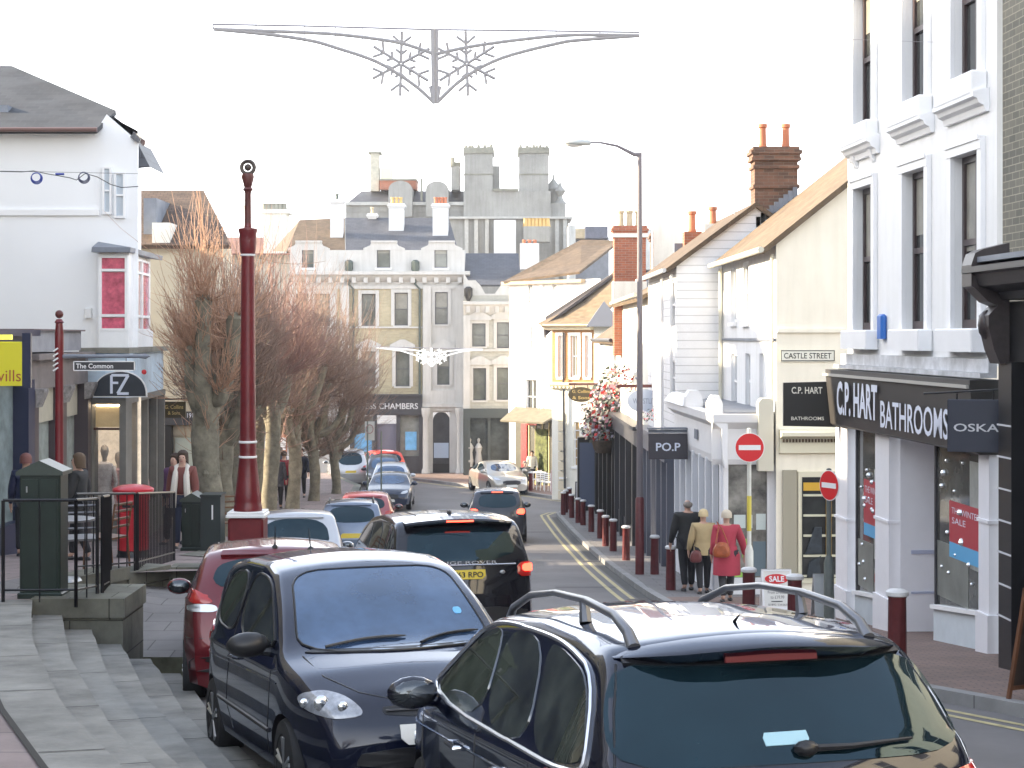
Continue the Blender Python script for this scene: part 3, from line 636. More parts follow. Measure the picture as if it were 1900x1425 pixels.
m = MB(); m.profile(FSs, [(.0, zr + .0), (.26, zr), (.26, zr + .2), (.18, zr + .34), (.06, zr + .34), (.0, zr + .2)], .1, .5); m.build('console_bracket', OFF, fz)
m = MB(); m.profile(FSs, [(-.1, zr), (.26, zr), (.26, zr + .2), (.18, zr + .34), (.0, zr + .34), (-.1, zr + .2)], 3.4, 3.8); m.profile(FSs, [(-.02, zr), (.28, zr), (.2, zr + .12), (.1, zr + .2), (-.02, zr + .2)], 3.8, FSs.len); m.build('canopy_moulding', OFF, fz)
m = MB(); m.box(FSg, .0, .09, -.1, .02, g3 - .3, zfb3); m.box(FSg, FSg.len - .14, FSg.len, -.1, .02, g3 - .3, zfb3); m.box(FSg, 0, FSg.len, -.1, .02, g3 - .3, g3 + .32); m.box(FSg, .48, .52, -.04, .02, g3 + .32, zfb3); wfm = m.build('shop_frame', OFF, b3)
part('shop_window', mat('shop glass lit', (.26, .25, .22), .08, spec=.7, var=.8, vscale=2.5), wfm, 'box', FSg, .09, FSg.len - .14, -.06, -.04, g3 + .3, zfb3)
m = MB(); m.box(FSg, .2, .42, -.038, -.03, g3 + 1.25, g3 + 1.5); m.box(FSg, .45, .55, -.038, -.03, g3 + 1.25, g3 + 1.5); m.box(FSg, .62, .8, -.038, -.03, g3 + 1.22, g3 + 1.52); m.build('notice', mat('notice paper', (.55, .62, .6), .6), wfm)
m = MB(); m.box(FSg, .36, .52, -.038, -.03, g3 + .7, g3 + 1.05); m.box(FSg, .2, .5, -.038, -.03, g3 - .0 + .33, g3 + .42); m.build('poster', mat('lime green card', (.30, .52, .10), .6), wfm)
m = MB(); m.box(FSg, .56, FSg.len - .16, -.038, -.032, g3 + .35, g3 + 1.0); m.build('blind', mat('slate blue blind', (.14, .19, .22), .6), wfm)
# street side of this shop: slender lilac frames and glass
m = MB(); 
for k in range(8): u = .05 + k * .98; m.box(FSs, u, u + .14, -.1, .05, zg0 - .5, zfb3); m.box(FSs, u + .14, u + .98, -.1, .02, zg0 - .6, G(FSs.dist(u)) + .55)
m.build('shop_frame', mat('pale lilac joinery', (.75, .76, .79), .5), b3)
part('shop_window', mat('shop glass grey', (.16, .18, .22), .08, spec=.7, var=.5, vscale=2), b3, 'box', FSs, .1, FSs.len, -.08, -.06, zg0 - .2, zfb3)
m = MB(); m.box(FSs, 3.0, 3.4, .07, .09, zfb3 + .3, zfb3 + .5); m.build('plaque', LEAD, b3)
# ---- weatherboarded house
F4 = FR((3.74, 40.2), (3.62, 47), -1); F4g = FR((3.74, 40.2), (9.5, 40.2), 1)
b4 = bld('weatherboard_house', 'white weatherboarded house with a tall boarded gable rising above the cream house', F4)
ze4 = Z(492, 40.2); rs4 = .74; w4 = 1.8
m = MB(); m.face([F4g(0, 0, Z(752, 40)), F4g(5.5, 0, Z(752, 40)), F4g(5.5, 0, ze4), F4g(w4, 0, ze4 + w4 * rs4), F4g(0, 0, ze4)]); m.build('gable_wall', BOARD, b4)
h4 = [rect(F4, 1245, 1252, 520, 610), rect(F4, 1245, 1252, 668, 735), rect(F4, 1217, 1222, 560, 620)]
m = MB(); wall(m, F4, 0, F4.len, ZC - 5.9, ze4, h4, .1); m.build('street_wall', BOARD, b4)
for r in h4: window(b4, F4, *r, depth=.09, bars=(1, 1), fw=.05)
m = MB(); o_ = .25
m.slab([(3.74 - o_, 40.05, ze4 - o_ * rs4 + .1), (3.74 + w4, 40.05, ze4 + w4 * rs4 + .1), (3.62 + w4, 47, ze4 + w4 * rs4 + .1), (3.62 - o_, 47, ze4 - o_ * rs4 + .1)], .1)
m.slab([(3.74 + w4, 40.05, ze4 + w4 * rs4 + .1), (3.74 + 2 * w4, 40.05, ze4 + .1), (3.62 + 2 * w4, 47, ze4 + .1), (3.62 + w4, 47, ze4 + w4 * rs4 + .1)], .1); m.build('roof', BTILE, b4)
m = MB(); m.tube([(3.45, 40.1, ze4 - .12), (3.33, 47, ze4 - .14)], .055); m.tube([F4(.15, .1, ze4 - .2), F4(.15, .1, zr)], .035); m.tube([F4(2.4, .08, ze4 - .2), F4(2.4, .08, zg0)], .035); m.tube([F4g(1.02, .06, Z(485, 40)), F4g(1.02, .06, Z(750, 40))], .04); m.build('gutter_pipe', mat('pale gutter', (.62, .62, .62), .6), b4)
# big brick chimney stack
def stack(parent, x, y, z0, z1, wx, wy, m, pots, potm, poth=.55, cap=True, capm=None, label=None, name='chimney', potr=.11):
    mb = MB(); mb.box(None, x - wx / 2, x + wx / 2, y - wy / 2, y + wy / 2, z0, z1 - (.25 if cap else 0))
    if cap:
        for i, (dz, e) in enumerate(((.25, .05), (.17, .09), (.09, .04))): mb.box(None, x - wx / 2 - e, x + wx / 2 + e, y - wy / 2 - e, y + wy / 2 + e, z1 - dz + .002, z1 - dz + .085)
    c = mb.build(name, m, parent); mp = []
    for px_ in pots:
        pb = MB(); r = potr; pb.lathe((x + px_[0], y + px_[1], z1), [(r * .95, 0), (r, .02), (r * .85, .1), (r * .78, poth - .1), (r * 1.05, poth - .08), (r * 1.05, poth), (r * .7, poth)], 10); pb.build('chimney_pot', potm, c)
    return c
zc4 = Z(278, 41)
ck = stack(b4, 6.02, 40.62, ze4 - .4, zc4, .98, .7, BBRICK, [(-.26, 0), (.27, 0)], TERRA, .55, potr=.1)
m = MB(); m.box(None, 5.49, 6.55, 40.22, 41.0, zc4 - .95, zc4 - .87); m.box(None, 5.49, 6.55, 40.22, 41.0, zc4 - .5, zc4 - .42); m.box(None, 5.46, 6.58, 40.2, 41.03, zc4 - .32, zc4 - .25); m.build('chimney_band', BBRICK, ck)
m = MB()
for i in range(9):
    x = 5.55 + i * .105; z = ze + .14 + (x - 4.78) * rise; m.box(None, x, x + .10, 40.2, 40.26, z, z + .24)
m.build('lead_flashing', LEAD, ck)
# tv aerials
m = MB(); m.tube([(5.3, 42, ze4 + 1), (5.3, 42, ze4 + 2.6)], .012); m.tube([(5.05, 42, ze4 + 2.5), (5.3, 42, ze4 + 2.5)], .01); m.build('tv_aerial', SILVER, b4)
# ---- plain white house with tan roof, pub
F5 = FR((3.62, 47), (3.5, 57), -1)
b5 = bld('white_terrace_house', 'white rendered terrace house with tall narrow sash windows behind the street lamp', F5)
ze5 = Z(522, 47); h5 = [rect(F5, 1165, 1169, 600, 695), rect(F5, 1176, 1180, 595, 690)]
m = MB(); wall(m, F5, 0, F5.len, ZC - 6.6, ze5 - .3, h5, .1); m.build('wall', IVORY, b5)
for r in h5: window(b5, F5, *r, depth=.09, fw=.05)
m = MB(); m.slab([(3.3, 47, ze5 - .45), (7, 47, ze5 + 1.4), (6.9, 57, ze5 + 1.4), (3.2, 57, ze5 - .45)], .1); m.build('roof', OTILE, b5)
m = MB(); m.tube([(3.28, 47, ze5 - .35), (3.2, 57, ze5 - .4)], .06); m.build('gutter_pipe', MATS['cream gutter'], b5)
m = MB(); m.box(None, 4.3, 8, 46.8, 47, ze5 - .5, ze5 + 1.0); m.build('party_wall', LEAD, b5)
stack(b5, 5.0, 57, ZC - 1, Z(402, 57), .95, .8, IVORY, [], TAN, cap=False)
c5 = stack(b5, 3.75, 56.5, ZC - .6, Z(418, 56), 1.0, .8, RBRICK, [(-.28, -.1), (0, -.1), (.28, -.1)], TAN, .5, potr=.11)
m = MB(); m.box(None, 3.75 - .56, 3.75 + .56, 56.5 - .46, 56.5 + .46, Z(440, 56), Z(418, 56) - .25); m.box(None, 3.75 - .53, 3.75 + .53, 56.5 - .43, 56.5 + .43, Z(562, 56), Z(522, 56)); m.build('chimney_band', IVORY, c5)
stack(b5, 4.9, 58.5, ZC - .6, Z(432, 58), .6, .6, BBRICK, [], TAN)
stack(b4, 4.75, 46.6, ze4 + .2, Z(428, 46), .45, .45, RBRICK, [(0, 0)], TERRA, .55, cap=False); stack(b4, 5.25, 46.2, ze4 + .4, Z(415, 46), .5, .45, IVORY, [(0, 0)], TERRA, .45, cap=False)
F6 = FR((3.5, 57), (3.42, 69.3), -1)
b6 = bld('pub_building', 'pub with a black panelled front and tan tiled roof hung with flowers', F6)
ze6 = Z(640, 57) + .1
h6 = [rect(F6, 1137, 1143, 645, 700), rect(F6, 1128, 1131, 650, 700)]
m = MB(); wall(m, F6, 0, F6.len, ZC - 3.2, ze6, h6, .1); m.face([F6(F6.len, 0, ZC - 7), F6(F6.len, -8, ZC - 7), F6(F6.len, -8, ze6), F6(F6.len, 0, ze6)]); m.build('wall', IVORY, b6)
for r in h6: window(b6, F6, *r, depth=.09, fw=.05)
m = MB(); m.slab([(3.2, 57, ze6), (5.8, 57, ze6 + 1.9), (5.8, 69.3, ze6 + 1.9), (3.1, 69.3, ze6)], .1); m.build('roof', OTILE, b6)
m = MB(); m.tube([(3.18, 57, ze6 + .05), (3.1, 69.3, ze6 + .05)], .06); m.build('gutter_pipe', DGREY, b6)
# black fronts at street level, along both houses
def blackfront(parent, F, n, ztop, m1=BLACK, glassm=DARKG, step=2.3):
    mb = MB(); zb = G(F.dist(F.len)) - .3
    mb.box(F, 0, F.len, -.1, .22, ztop - .45, ztop); mb.box(F, 0, F.len, -.1, .34, ztop, ztop + .1)
    k = int(F.len / step)
    for i in range(k + 1): u = min(i * F.len / k, F.len - .22); mb.box(F, u, u + .2, -.1, .16, zb, ztop - .45)
    sfz = mb.build('shopfront', m1, parent)
    part('shop_window', glassm, sfz, 'box', F, .1, F.len - .1, -.08, -.04, zb + .6, ztop - .45)
    part('stall_riser', m1, sfz, 'box', F, .1, F.len - .1, -.08, .04, zb, G(F.dist(F.len / 2)) + .6)
    return sfz
blackfront(b5, FR((3.56, 47.2), (3.45, 56.9), -1), 0, Z(800, 47) + .0, m1=DGREY)
blackfront(b6, FR((3.38, 57.1), (3.28, 69.2), -1), 0, Z(800, 57) + .05, m1=mat('pub black', (.018, .016, .014), .4, var=.3))
blackfront(b4, FR((3.70, 40.4), (3.62, 46.9), -1), 0, Z(815, 42), m1=mat('slate grey paint', (.10, .11, .14), .4), step=1.1)
m = MB(); m.box(None, 2.55, 3.28, 68.6, 69.2, G(69), ZC - 3.9); m.build('porch', MATS['pub black'], b6)
m = MB(); m.box(None, 2.62, 3.2, 68.58, 68.6, G(69) + .3, ZC - 4.1); m.build('porch_glass', mat('blue grey door glass', (.12, .14, .2), .1), b6)
# ================================================================ far end of the street
Y0 = 93.5
FE = FR((X(538, Y0), Y0), (X(862, Y0), Y0), 1)
be = bld('stone_chambers', 'long pale stone and yellow brick chambers building with white parapet gables closing the street', FE)
FFR = mat('dark grey sash', (.10, .10, .11), .5); FGL = mat('far window glass', (.17, .18, .16), .08, spec=.8, var=.6, vscale=.6)  # far glass made pale and blotchy in place of reflections
PALE = mat('pale stone trim', (.53, .52, .50), .7, var=.12, vscale=.8, streak=.1)  # one even pale grey for all the stone trim
EBR = mat('pale yellow brick', (.46, .40, .26), .85, kind='brick', col2=(.38, .33, .22), tex=(.225, .075), mcol=(.4, .37, .3), var=.2, vscale=.8)
def zy(py, d=Y0): return Z(py, d)
uL = FE.u(648); uM = FE.u(784)
def rc(F, pa, pb, ya, yb): ua, ub = sorted((F.u(pa), F.u(pb))); dd = F.dist((ua + ub) / 2); return (ua, ub, Z(yb, dd), Z(ya, dd))
wb = [rc(FE, 671, 697, 545, 605), rc(FE, 732, 757, 543, 604), rc(FE, 671, 697, 652, 717), rc(FE, 734, 760, 652, 717)]
ww = [rc(FE, 807, 831, 542, 602), rc(FE, 811, 834, 652, 714)]
wl = [rc(FE, 585, 612, 545, 605), rc(FE, 585, 612, 652, 717), rc(FE, 549, 572, 545, 605), rc(FE, 549, 572, 652, 717)]
za = [rc(FE, 699, 724, 458, 497), rc(FE, 806, 830, 459, 497), rc(FE, 560, 582, 459, 497)]
m = MB(); wall(m, FE, FE.u(625), uM, zy(738), zy(530), wb, .2); m.build('brick_wall', EBR, be)
m = MB(); wall(m, FE, 0, FE.u(625), zy(885), zy(530), wl, .2); m.build('rendered_wall', PALE, be)
m = MB(); wall(m, FE, uM, FE.len, zy(885), zy(530), ww + [(FE.u(803), FE.u(834), zy(885), zy(765))], .2); wall(m, FE, 0, FE.len, zy(530), zy(464), za, .2)
m.face([FE(FE.len, 0, zy(885)), FE(FE.len, -8, zy(885)), FE(FE.len, -8, zy(464)), FE(FE.len, 0, zy(464))]); m.build('rendered_wall', PALE, be)
for r in wb: window(be, FE, *r, depth=.18, bars=(0, 1), fw=.045, surround=.18, sm=PALE, fm=FFR, glass=FGL, hood=2 if r[3] < zy(640) else 0, blind=random.choice([0, .5]))
for r in ww: window(be, FE, *r, depth=.18, bars=(0, 1), fw=.045, surround=.18, sm=PALE, fm=FFR, glass=FGL, hood=2 if r[3] < zy(640) else 0, blind=.45)
for r in wl: window(be, FE, *r, depth=.18, bars=(0, 1), fw=.045, surround=.15, sm=PALE, fm=FFR, glass=FGL)
for r in za: window(be, FE, *r, depth=.18, bars=(0, 0), fw=.045, blind=.3, fm=FFR, glass=FGL)
m = MB(); m.profile(FE, [(.002, zy(523)), (.1, zy(521)), (.35, zy(512)), (.5, zy(510)), (.5, zy(504)), (.002, zy(503))], 0, FE.len + .3)
u = .2
while u < FE.len: m.box(FE, u, u + .22, .05, .32, zy(525), zy(515)); u += .62
m.box(FE, 0, FE.len, .002, .08, zy(536), zy(530)); m.box(FE, FE.u(625), uM, .002, .10, zy(609), zy(606))
m.build('cornice', PALE, be)
def curvy(pa, pb, yt, yb, nm='parapet_gable'):
    a, b = FE.u(pa), FE.u(pb); s = .45; z0, z1 = zy(yb), zy(yt)
    m = MB(); m.prism(FE, [(a - s, z0), (b + s, z0), (b + s, z0 + .1), (b + .1, z0 + .25), (b, z0 + .45), (b, z1), (a, z1), (a, z0 + .45), (a - .1, z0 + .25), (a - s, z0 + .1)], -.3, .02)
    m.box(FE, a - .05, b + .05, -.32, .1, z1, z1 + .1); m.build(nm, PALE, be)
curvy(690, 735, 450, 464); curvy(797, 842, 450, 464); curvy(550, 595, 450, 464)
m = MB()
for pa, pb in ((785, 800), (846, 861)): m.box(FE, FE.u(pa), FE.u(pb), .002, .16, zy(880), zy(530))
m.box(FE, FE.u(632), FE.u(648), .002, .14, zy(880), zy(530)); m.box(FE, uM, FE.len, .16, .28, zy(755), zy(748)); m.box(FE, uM, FE.len, .003, .14, zy(762), zy(724)); m.build('pilaster', PALE, be)
for pa, pb in ((783, 798), (846, 861)):   # columns by the arched door
    c = (FE.u(pa) + FE.u(pb)) / 2; q = FE(c, .32, 0); m = MB(); m.lathe((q.x, q.y, 0), [(.22, zy(885)), (.22, zy(872)), (.16, zy(868)), (.15, zy(775)), (.22, zy(768)), (.24, zy(760)), (.24, zy(756))], 14); m.build('column', PALE, be)
a, b = FE.u(803), FE.u(834); c = (a + b) / 2; rad = (b - a) / 2
arch = [(a, zy(885)), (b, zy(885)), (b, zy(780))] + [(c + rad * math.cos(t), zy(780) + rad * math.sin(t)) for t in [math.pi * i / 10 for i in range(1, 10)]] + [(a, zy(780))]
dr = part('arched_doorway', mat('dark door recess', (.05, .05, .055), .5, var=.4), be, 'prism', FE, arch, -.5, -.18)
part('door_panel', mat('pale blue board', (.40, .48, .60), .6), dr, 'box', FE, a + .05, b - .05, -.17, -.12, zy(850), zy(822)); part('low_railing', BLACK, dr, 'box', FE, a, b, -.1, -.05, zy(880), zy(860))
# black shopfront
a, b = FE.u(650), uM
m = MB(); m.box(FE, a, b, -.1, .4, zy(770), zy(735)); m.box(FE, a, b, -.1, .6, zy(735), zy(731))
for pp in (650, 693, 736, 778): m.box(FE, FE.u(pp), FE.u(pp) + .2, -.1, .3, zy(885), zy(770))
m.box(FE, a, FE.u(695), -.1, .2, zy(885), zy(852)); m.box(FE, FE.u(740), b, -.1, .2, zy(885), zy(846)); sfe = m.build('shopfront', DGREY, be)
part('shop_window', mat('grey display glass', (.24, .25, .23), .15, var=.5, vscale=1.2), sfe, 'box', FE, FE.u(655), FE.u(692), 0, .05, zy(852), zy(772)); part('shop_window', MATS['grey display glass'], sfe, 'box', FE, FE.u(743), FE.u(778), 0, .05, zy(846), zy(768))
part('door', mat('grey violet door', (.17, .17, .22), .4), sfe, 'box', FE, FE.u(699), FE.u(736), -.05, 0, zy(885), zy(786))
part('poster', mat('sky blue poster', (.18, .45, .75), .4, var=.3), sfe, 'box', FE, FE.u(658), FE.u(690), .05, .08, zy(838), zy(803)); part('poster', MATS['sky blue poster'], sfe, 'box', FE, FE.u(752), FE.u(773), .05, .08, zy(835), zy(801))
lettering('ESS CHAMBERS', FE, FE.u(728), zy(753), 2.75, .31, mat('grey lettering', (.55, .56, .58), .5), be, .41, bold=.01); lettering('RICHARD GRIER', FE, FE.u(719), zy(780), .95, .14, MATS['grey lettering'], be, .31)
# downpipes
m = MB()
for pp, y0 in ((771, 500), (648, 500)): m.lathe((X(pp, Y0), Y0 - .15, zy(y0)), [(.08, -.3), (.22, 0), (.22, .4), (.1, .5)], 8); m.tube([(X(pp, Y0), Y0 - .15, zy(y0)), (X(pp, Y0), Y0 - .12, zy(528)), (X(pp + 8, Y0), Y0 - .12, zy(536)), (X(pp + 8, Y0), Y0 - .12, zy(735))], .06)
m.build('downpipe', mat('dark green pipe', (.06, .08, .07), .5), be)
# slate roof of the chambers
YR = Y0 + 4.5
def xy(px, d): return X(px, d)
m = MB()
m.slab([(X(640, Y0), Y0 + .3, zy(466)), (X(850, Y0), Y0 + .3, zy(466)), (X(833, YR), YR, Z(404, YR)), (X(640, YR), YR, Z(404, YR))], .1); m.build('roof', SLATE, be)
m = MB(); m.slab([(X(530, Y0), Y0 + .3, zy(466)), (X(640, Y0) - .01, Y0 + .3, zy(466)), (X(640, YR) - .01, YR, Z(404, YR)), (X(556, YR), YR, Z(408, YR))], .1); m.face([(X(530, Y0), Y0 + .3, zy(466)), (X(556, YR), YR, Z(408, YR)), (X(505, YR + 6), YR + 6, Z(466, YR + 6))]); m.build('roof', BTILE, be)
CHW = mat('white chimney render', (.62, .62, .62), .7, var=.1, vscale=1.5)
def ch(pa, pb, yt, yb, d, m_, pots=0, potm=TERRA, parent=be, cap=True, ph=.35):
    x0, x1 = X(pa, d), X(pb, d); w_ = x1 - x0
    pp = [((-w_ * .36 + w_ * .72 * (i + .5) / pots), 0) for i in range(pots)] if pots else []
    return stack(parent, (x0 + x1) / 2, d, Z(yb, d), Z(yt, d), w_ * .86, w_ * .8, m_, pp, potm, ph, cap, potr=.1)
ch(612, 639, 370, 462, Y0 + 2.3, CHW, 1, MATS['dark green pipe'], ph=.3); ch(720, 752, 378, 430, Y0 + 3.2, CHW, 3, mat('golden pots', (.55, .36, .12), .6)); ch(801, 834, 378, 446, Y0 + 2.6, CHW, 4, TERRA)
ch(682, 700, 396, 407, YR, CHW, 1, TAN)
# ---- lower block to the right
Y1 = 91.8
F7 = FR((X(860, Y1), Y1), (X(950, Y1), Y1), 1)
b7 = bld('stone_bay_building', 'lower pale stone building with curly parapet and dark dress shop beside the white house', F7)
w7 = [rc(F7, 876, 901, 600, 643), rc(F7, 922, 945, 598, 646), rc(F7, 878, 902, 683, 743), rc(F7, 922, 946, 682, 742)]
m = MB(); wall(m, F7, 0, F7.len, Z(775, Y1), Z(548, Y1), w7, .2); m.build('wall', mat('pale grey brick', (.44, .43, .38), .85, kind='brick', col2=(.40, .39, .34), tex=(.3, .15), mcol=(.38, .37, .33), var=.15), b7)
for r in w7: window(b7, F7, *r, depth=.18, bars=(0, 1), fw=.045, surround=.17, sm=PALE, hood=2, blind=0, fm=FFR, glass=FGL)
m = MB(); m.prism(F7, [(0, Z(560, Y1)), (F7.len, Z(560, Y1)), (F7.len, Z(528, Y1)), (F7.u(930), Z(528, Y1)), (F7.u(918), Z(545, Y1)), (F7.u(900), Z(545, Y1)), (F7.u(892), Z(530, Y1)), (F7.u(882), Z(520, Y1)), (F7.u(868), Z(520, Y1)), (0, Z(505, Y1))], -.3, -.02)
m.profile(F7, [(.002, Z(585, Y1)), (.1, Z(580, Y1)), (.3, Z(568, Y1)), (.42, Z(565, Y1)), (.42, Z(560, Y1)), (-.02, Z(559, Y1))], 0, F7.len)
u = .15
while u < F7.len: m.box(F7, u, u + .2, .05, .3, Z(580, Y1), Z(568, Y1)); u += .5
m.box(F7, 0, .35, .003, .14, Z(775, Y1), Z(585, Y1)); m.box(F7, 0, F7.len, .003, .1, Z(652, Y1), Z(648, Y1)); m.build('cornice', PALE, b7)
q = F7(F7.u(869), .1, Z(548, Y1)); m = MB(); m.lathe((q.x, q.y, q.z), [(.08, -.3), (.22, 0), (.22, .35), (.1, .45)], 8); m.build('rainwater_hopper', BLACK, b7)
m = MB(); m.box(F7, 0, F7.len + .2, -.1, .35, Z(775, Y1), Z(758, Y1)); m.box(F7, 0, .35, -.1, .3, Z(890, Y1), Z(775, Y1)); m.box(F7, F7.u(905), F7.u(910), -.1, .2, Z(890, Y1), Z(775, Y1)); m.box(F7, F7.len - .2, F7.len, -.1, .3, Z(890, Y1), Z(775, Y1)); m.box(F7, .35, F7.len, -.1, .15, Z(890, Y1), Z(868, Y1)); s7 = m.build('shopfront', mat('grey green paint', (.05, .06, .06), .5), b7)
part('shop_window', mat('dim boutique glass', (.07, .08, .08), .15, var=.7, vscale=1.5), s7, 'box', F7, .35, F7.len - .2, -.06, 0, Z(868, Y1), Z(775, Y1))
for px_, s_ in ((872, 1.0), (888, .7)):
    m = MB(); q = F7(F7.u(px_), .12, Z(866, Y1)); m.lathe((q.x, q.y, q.z), [(.13, 0), (.2, .3), (.13, .75), (.2, 1.0), (.1, 1.2), (.04, 1.25), (.06, 1.32), (.08, 1.42), (.03, 1.5)], 10); setp(m.build('shop_mannequin', mat('pale mannequin', (.35, .35, .34), .6)), 'pale shop mannequin %s in the dark dress shop window' % ('at the left edge' if s_ == 1 else 'second from the left'), 'mannequin')
m = MB(); m.slab([(X(862, Y1), Y1 + .4, Z(528, Y1)), (X(968, Y1), Y1 + .4, Z(528, Y1)), (X(962, Y1 + 4), Y1 + 4, Z(470, Y1 + 4)), (X(858, Y1 + 4), Y1 + 4, Z(470, Y1 + 4))], .1); m.build('roof', SLATE, b7)
ch(962, 1003, 452, 500, 92.5, CHW, 3, TERRA, b7, False, .2)
# ---- hotel on the hill behind
YH = 124.0
bh = thing('grand_hotel', 'massive weathered grey hotel on the hill with two very tall square chimney towers', 'building', (X(850, YH), YH, 0))
HST = mat('weathered hotel stucco', (.30, .30, .285), .85, var=.3, vscale=.35, streak=.12)
HDK = mat('hotel stained top', (.24, .24, .2), .9, var=.4, vscale=1)
def hz(py): return Z(py, YH)
def hb(pa, pb, ya, yb, n0=0, n1=4, m_=HST, name='wall', parent=bh): 
    m = MB(); m.box(None, X(pa, YH), X(pb, YH), YH + n0, YH + n1, hz(yb), hz(ya)); return m.build(name, m_, parent)
for pa, pb in ((861, 914), (963, 1018)):
    c = hb(pa, pb, 283, 354, .5, 3.5, HST, 'chimney_tower'); hb(pa - 2, pb + 2, 272, 283, .4, 3.6, HDK, 'chimney_cap', c); hb(pa - 1, pb + 1, 321, 323, .45, 3.55, HDK, 'chimney_band', c)
    m = MB(); 
    for i in range(9): x = X(pa + 3 + i * (pb - pa - 6) / 8, YH); m.lathe((x, YH + 1 + (i % 2), hz(272)), [(.11, 0), (.1, random.uniform(.15, .28))], 6)
    m.build('chimney_pot', HDK, c)
hb(860, 1022, 354, 402, .2, 5); hb(915, 962, 350, 354, 0, 3, HDK, 'parapet'); hb(833, 1062, 402, 406, -.2, 5, mat('hotel cornice', (.42, .42, .40), .8, var=.2)); hb(833, 1055, 406, 600, .3, 5)
for pa in (862, 880, 900, 1030, 1045): hb(pa, pa + 7, 406, 520, .05, .3, MATS['hotel cornice'], 'pilaster')
hb(1018, 1050, 376, 402, .5, 4, HST, 'turret'); 
m = MB(); x = X(1040, YH); m.lathe((x, YH + 1, hz(376)), [(.5, 0), (.3, .2), (.15, .5), (.4, .9), (.15, 1.2), (.06, 1.5), (.02, 1.9)], 10); x = X(1028, YH); m.lathe((x, YH + 2, hz(376)), [(.4, 0), (.4, .8), (.6, 1.1), (.35, 1.5), (.1, 1.8), (.04, 2.2)], 10); m.build('stone_urn', HST, bh)
hb(640, 860, 392, 480, .6, 5); 
m = MB(); m.slab([(X(640, YH), YH + .6, hz(378)), (X(860, YH), YH + .6, hz(378)), (X(860, YH), YH + 3, hz(348)), (X(664, YH), YH + 3, hz(348))], .1); m.build('roof', SLATE, bh)
hb(640, 860, 374, 380, .3, .6, MATS['hotel cornice'], 'cornice'); hb(640, 862, 378, 392, .55, 4.5)
for pa, pb in ((721, 765), (790, 832)):
    a, b = X(pa, YH), X(pb, YH); c = (a + b) / 2; r_ = (b - a) / 2; z1 = hz(352)
    pts = [(a, hz(402)), (b, hz(402)), (b, z1)] + [(c + r_ * math.cos(t), z1 + r_ * .75 * math.sin(t)) for t in [math.pi * i / 12 for i in range(1, 12)]] + [(a, z1)]
    FHh = FR((0, YH), (1, YH), 1); m = MB(); m.prism(FHh, pts, -4, .1); m.build('barrel_dormer', HST, bh)
hb(683, 699, 278, 350, 2, 3.2, mat('yellowed render', (.48, .46, .38), .85, var=.3), 'chimney'); hb(679, 703, 276, 279, 1.9, 3.3, HDK, 'chimney_cap')
c = hb(702, 723, 306, 332, 2, 3.5, mat('pale yellow render', (.62, .60, .45), .8), 'chimney'); hb(701, 770, 330, 348, 1.6, 4, RBRICK, 'brick_penthouse'); hb(700, 771, 328, 331, 1.5, 4.1, HDK, 'parapet')
hb(836, 852, 306, 350, 1, 3, HST, 'chimney'); hb(913, 927, 304, 352, 1.5, 3, HST, 'chimney'); hb(780, 784, 330, 372, .2, .4, HDK, 'downpipe')
m = MB(); x = X(839, YH); m.tube([(x, YH + 1, hz(306)), (x, YH + 1, hz(289))], .15, 6)
for i in range(4): x = X(837 + i * 4.5, YH); m.lathe((x, YH + 1.6, hz(306)), [(.14, 0), (.1, .35)], 6)
m.build('chimney_pot', HDK, bh)
hb(917, 957, 412, 474, -2.2, -.8, CHW, 'white_chimney'); hb(971, 1019, 424, 452, -2.5, -1, HST, 'chimney')
m = MB()
for i in range(7): x = X(975 + i * 6.7, YH); m.lathe((x, YH - 1.8, hz(424)), [(.2, 0), (.16, .3), (.13, .55), (.18, .6)], 6)
m.build('chimney_pot', MATS['golden pots'], bh)
ft = thing('slate_terrace', 'dark slate roofs of a terrace behind the brown hipped roof', 'building', (X(1100, 118), 118, 3))
m = MB(); 
def tb(pa, pb, ya, yb, d, m_, nm='roof', parent=ft, dep=3): 
    q = MB(); q.box(None, X(pa, d), X(pb, d), d, d + dep, Z(yb, d), Z(ya, d)); return q.build(nm, m_, parent)
tb(1064, 1130, 440, 560, 118, LEAD, 'wall'); tb(1086, 1128, 420, 442, 116, mat('blue slate', (.10, .11, .15), .6, var=.3)); tb(1068, 1086, 424, 442, 117, TAN, 'chimney'); tb(1055, 1068, 418, 520, 117, STONE, 'party_wall')
tb(1190, 1262, 452, 700, 118, MATS['blue slate'], 'roof'); tb(1195, 1240, 440, 452, 119, mat('distant evergreen', (.03, .045, .03), .9, var=.6), 'ridge'); tb(1180, 1212, 425, 500, 116, STONE, 'chimney')
# big pale chimney left and the houses behind the trees
bl = thing('distant_house', 'distant pale house with a broad chimney stack rising behind the bare trees', 'building', (X(480, 108), 108, 0))
tb(430, 545, 470, 900, 108, mat('distant cream wall', (.46, .43, .36), .8, var=.2), 'wall', bl); c = tb(489, 531, 392, 470, 107, mat('bleached chimney', (.66, .65, .58), .8, var=.15), 'chimney', bl, 1.5); tb(483, 537, 388, 396, 106.9, MATS['bleached chimney'], 'chimney_cap', bl, 1.7)
m = MB()
for i in range(6): x = X(490 + i * 7.5, 107.5); m.lathe((x, 107.6, Z(388, 107.5)), [(.16, 0), (.13, .3), (.17, .34)], 7)
m.build('chimney_pot', HDK, bl)
m = MB(); m.slab([(X(380, 107), 107, Z(470, 107)), (X(545, 107), 107, Z(470, 107)), (X(520, 112), 112, Z(440, 112)), (X(400, 112), 112, Z(440, 112))], .1); m.build('roof', mat('distant red tile', (.24, .12, .09), .85, var=.3), bl)
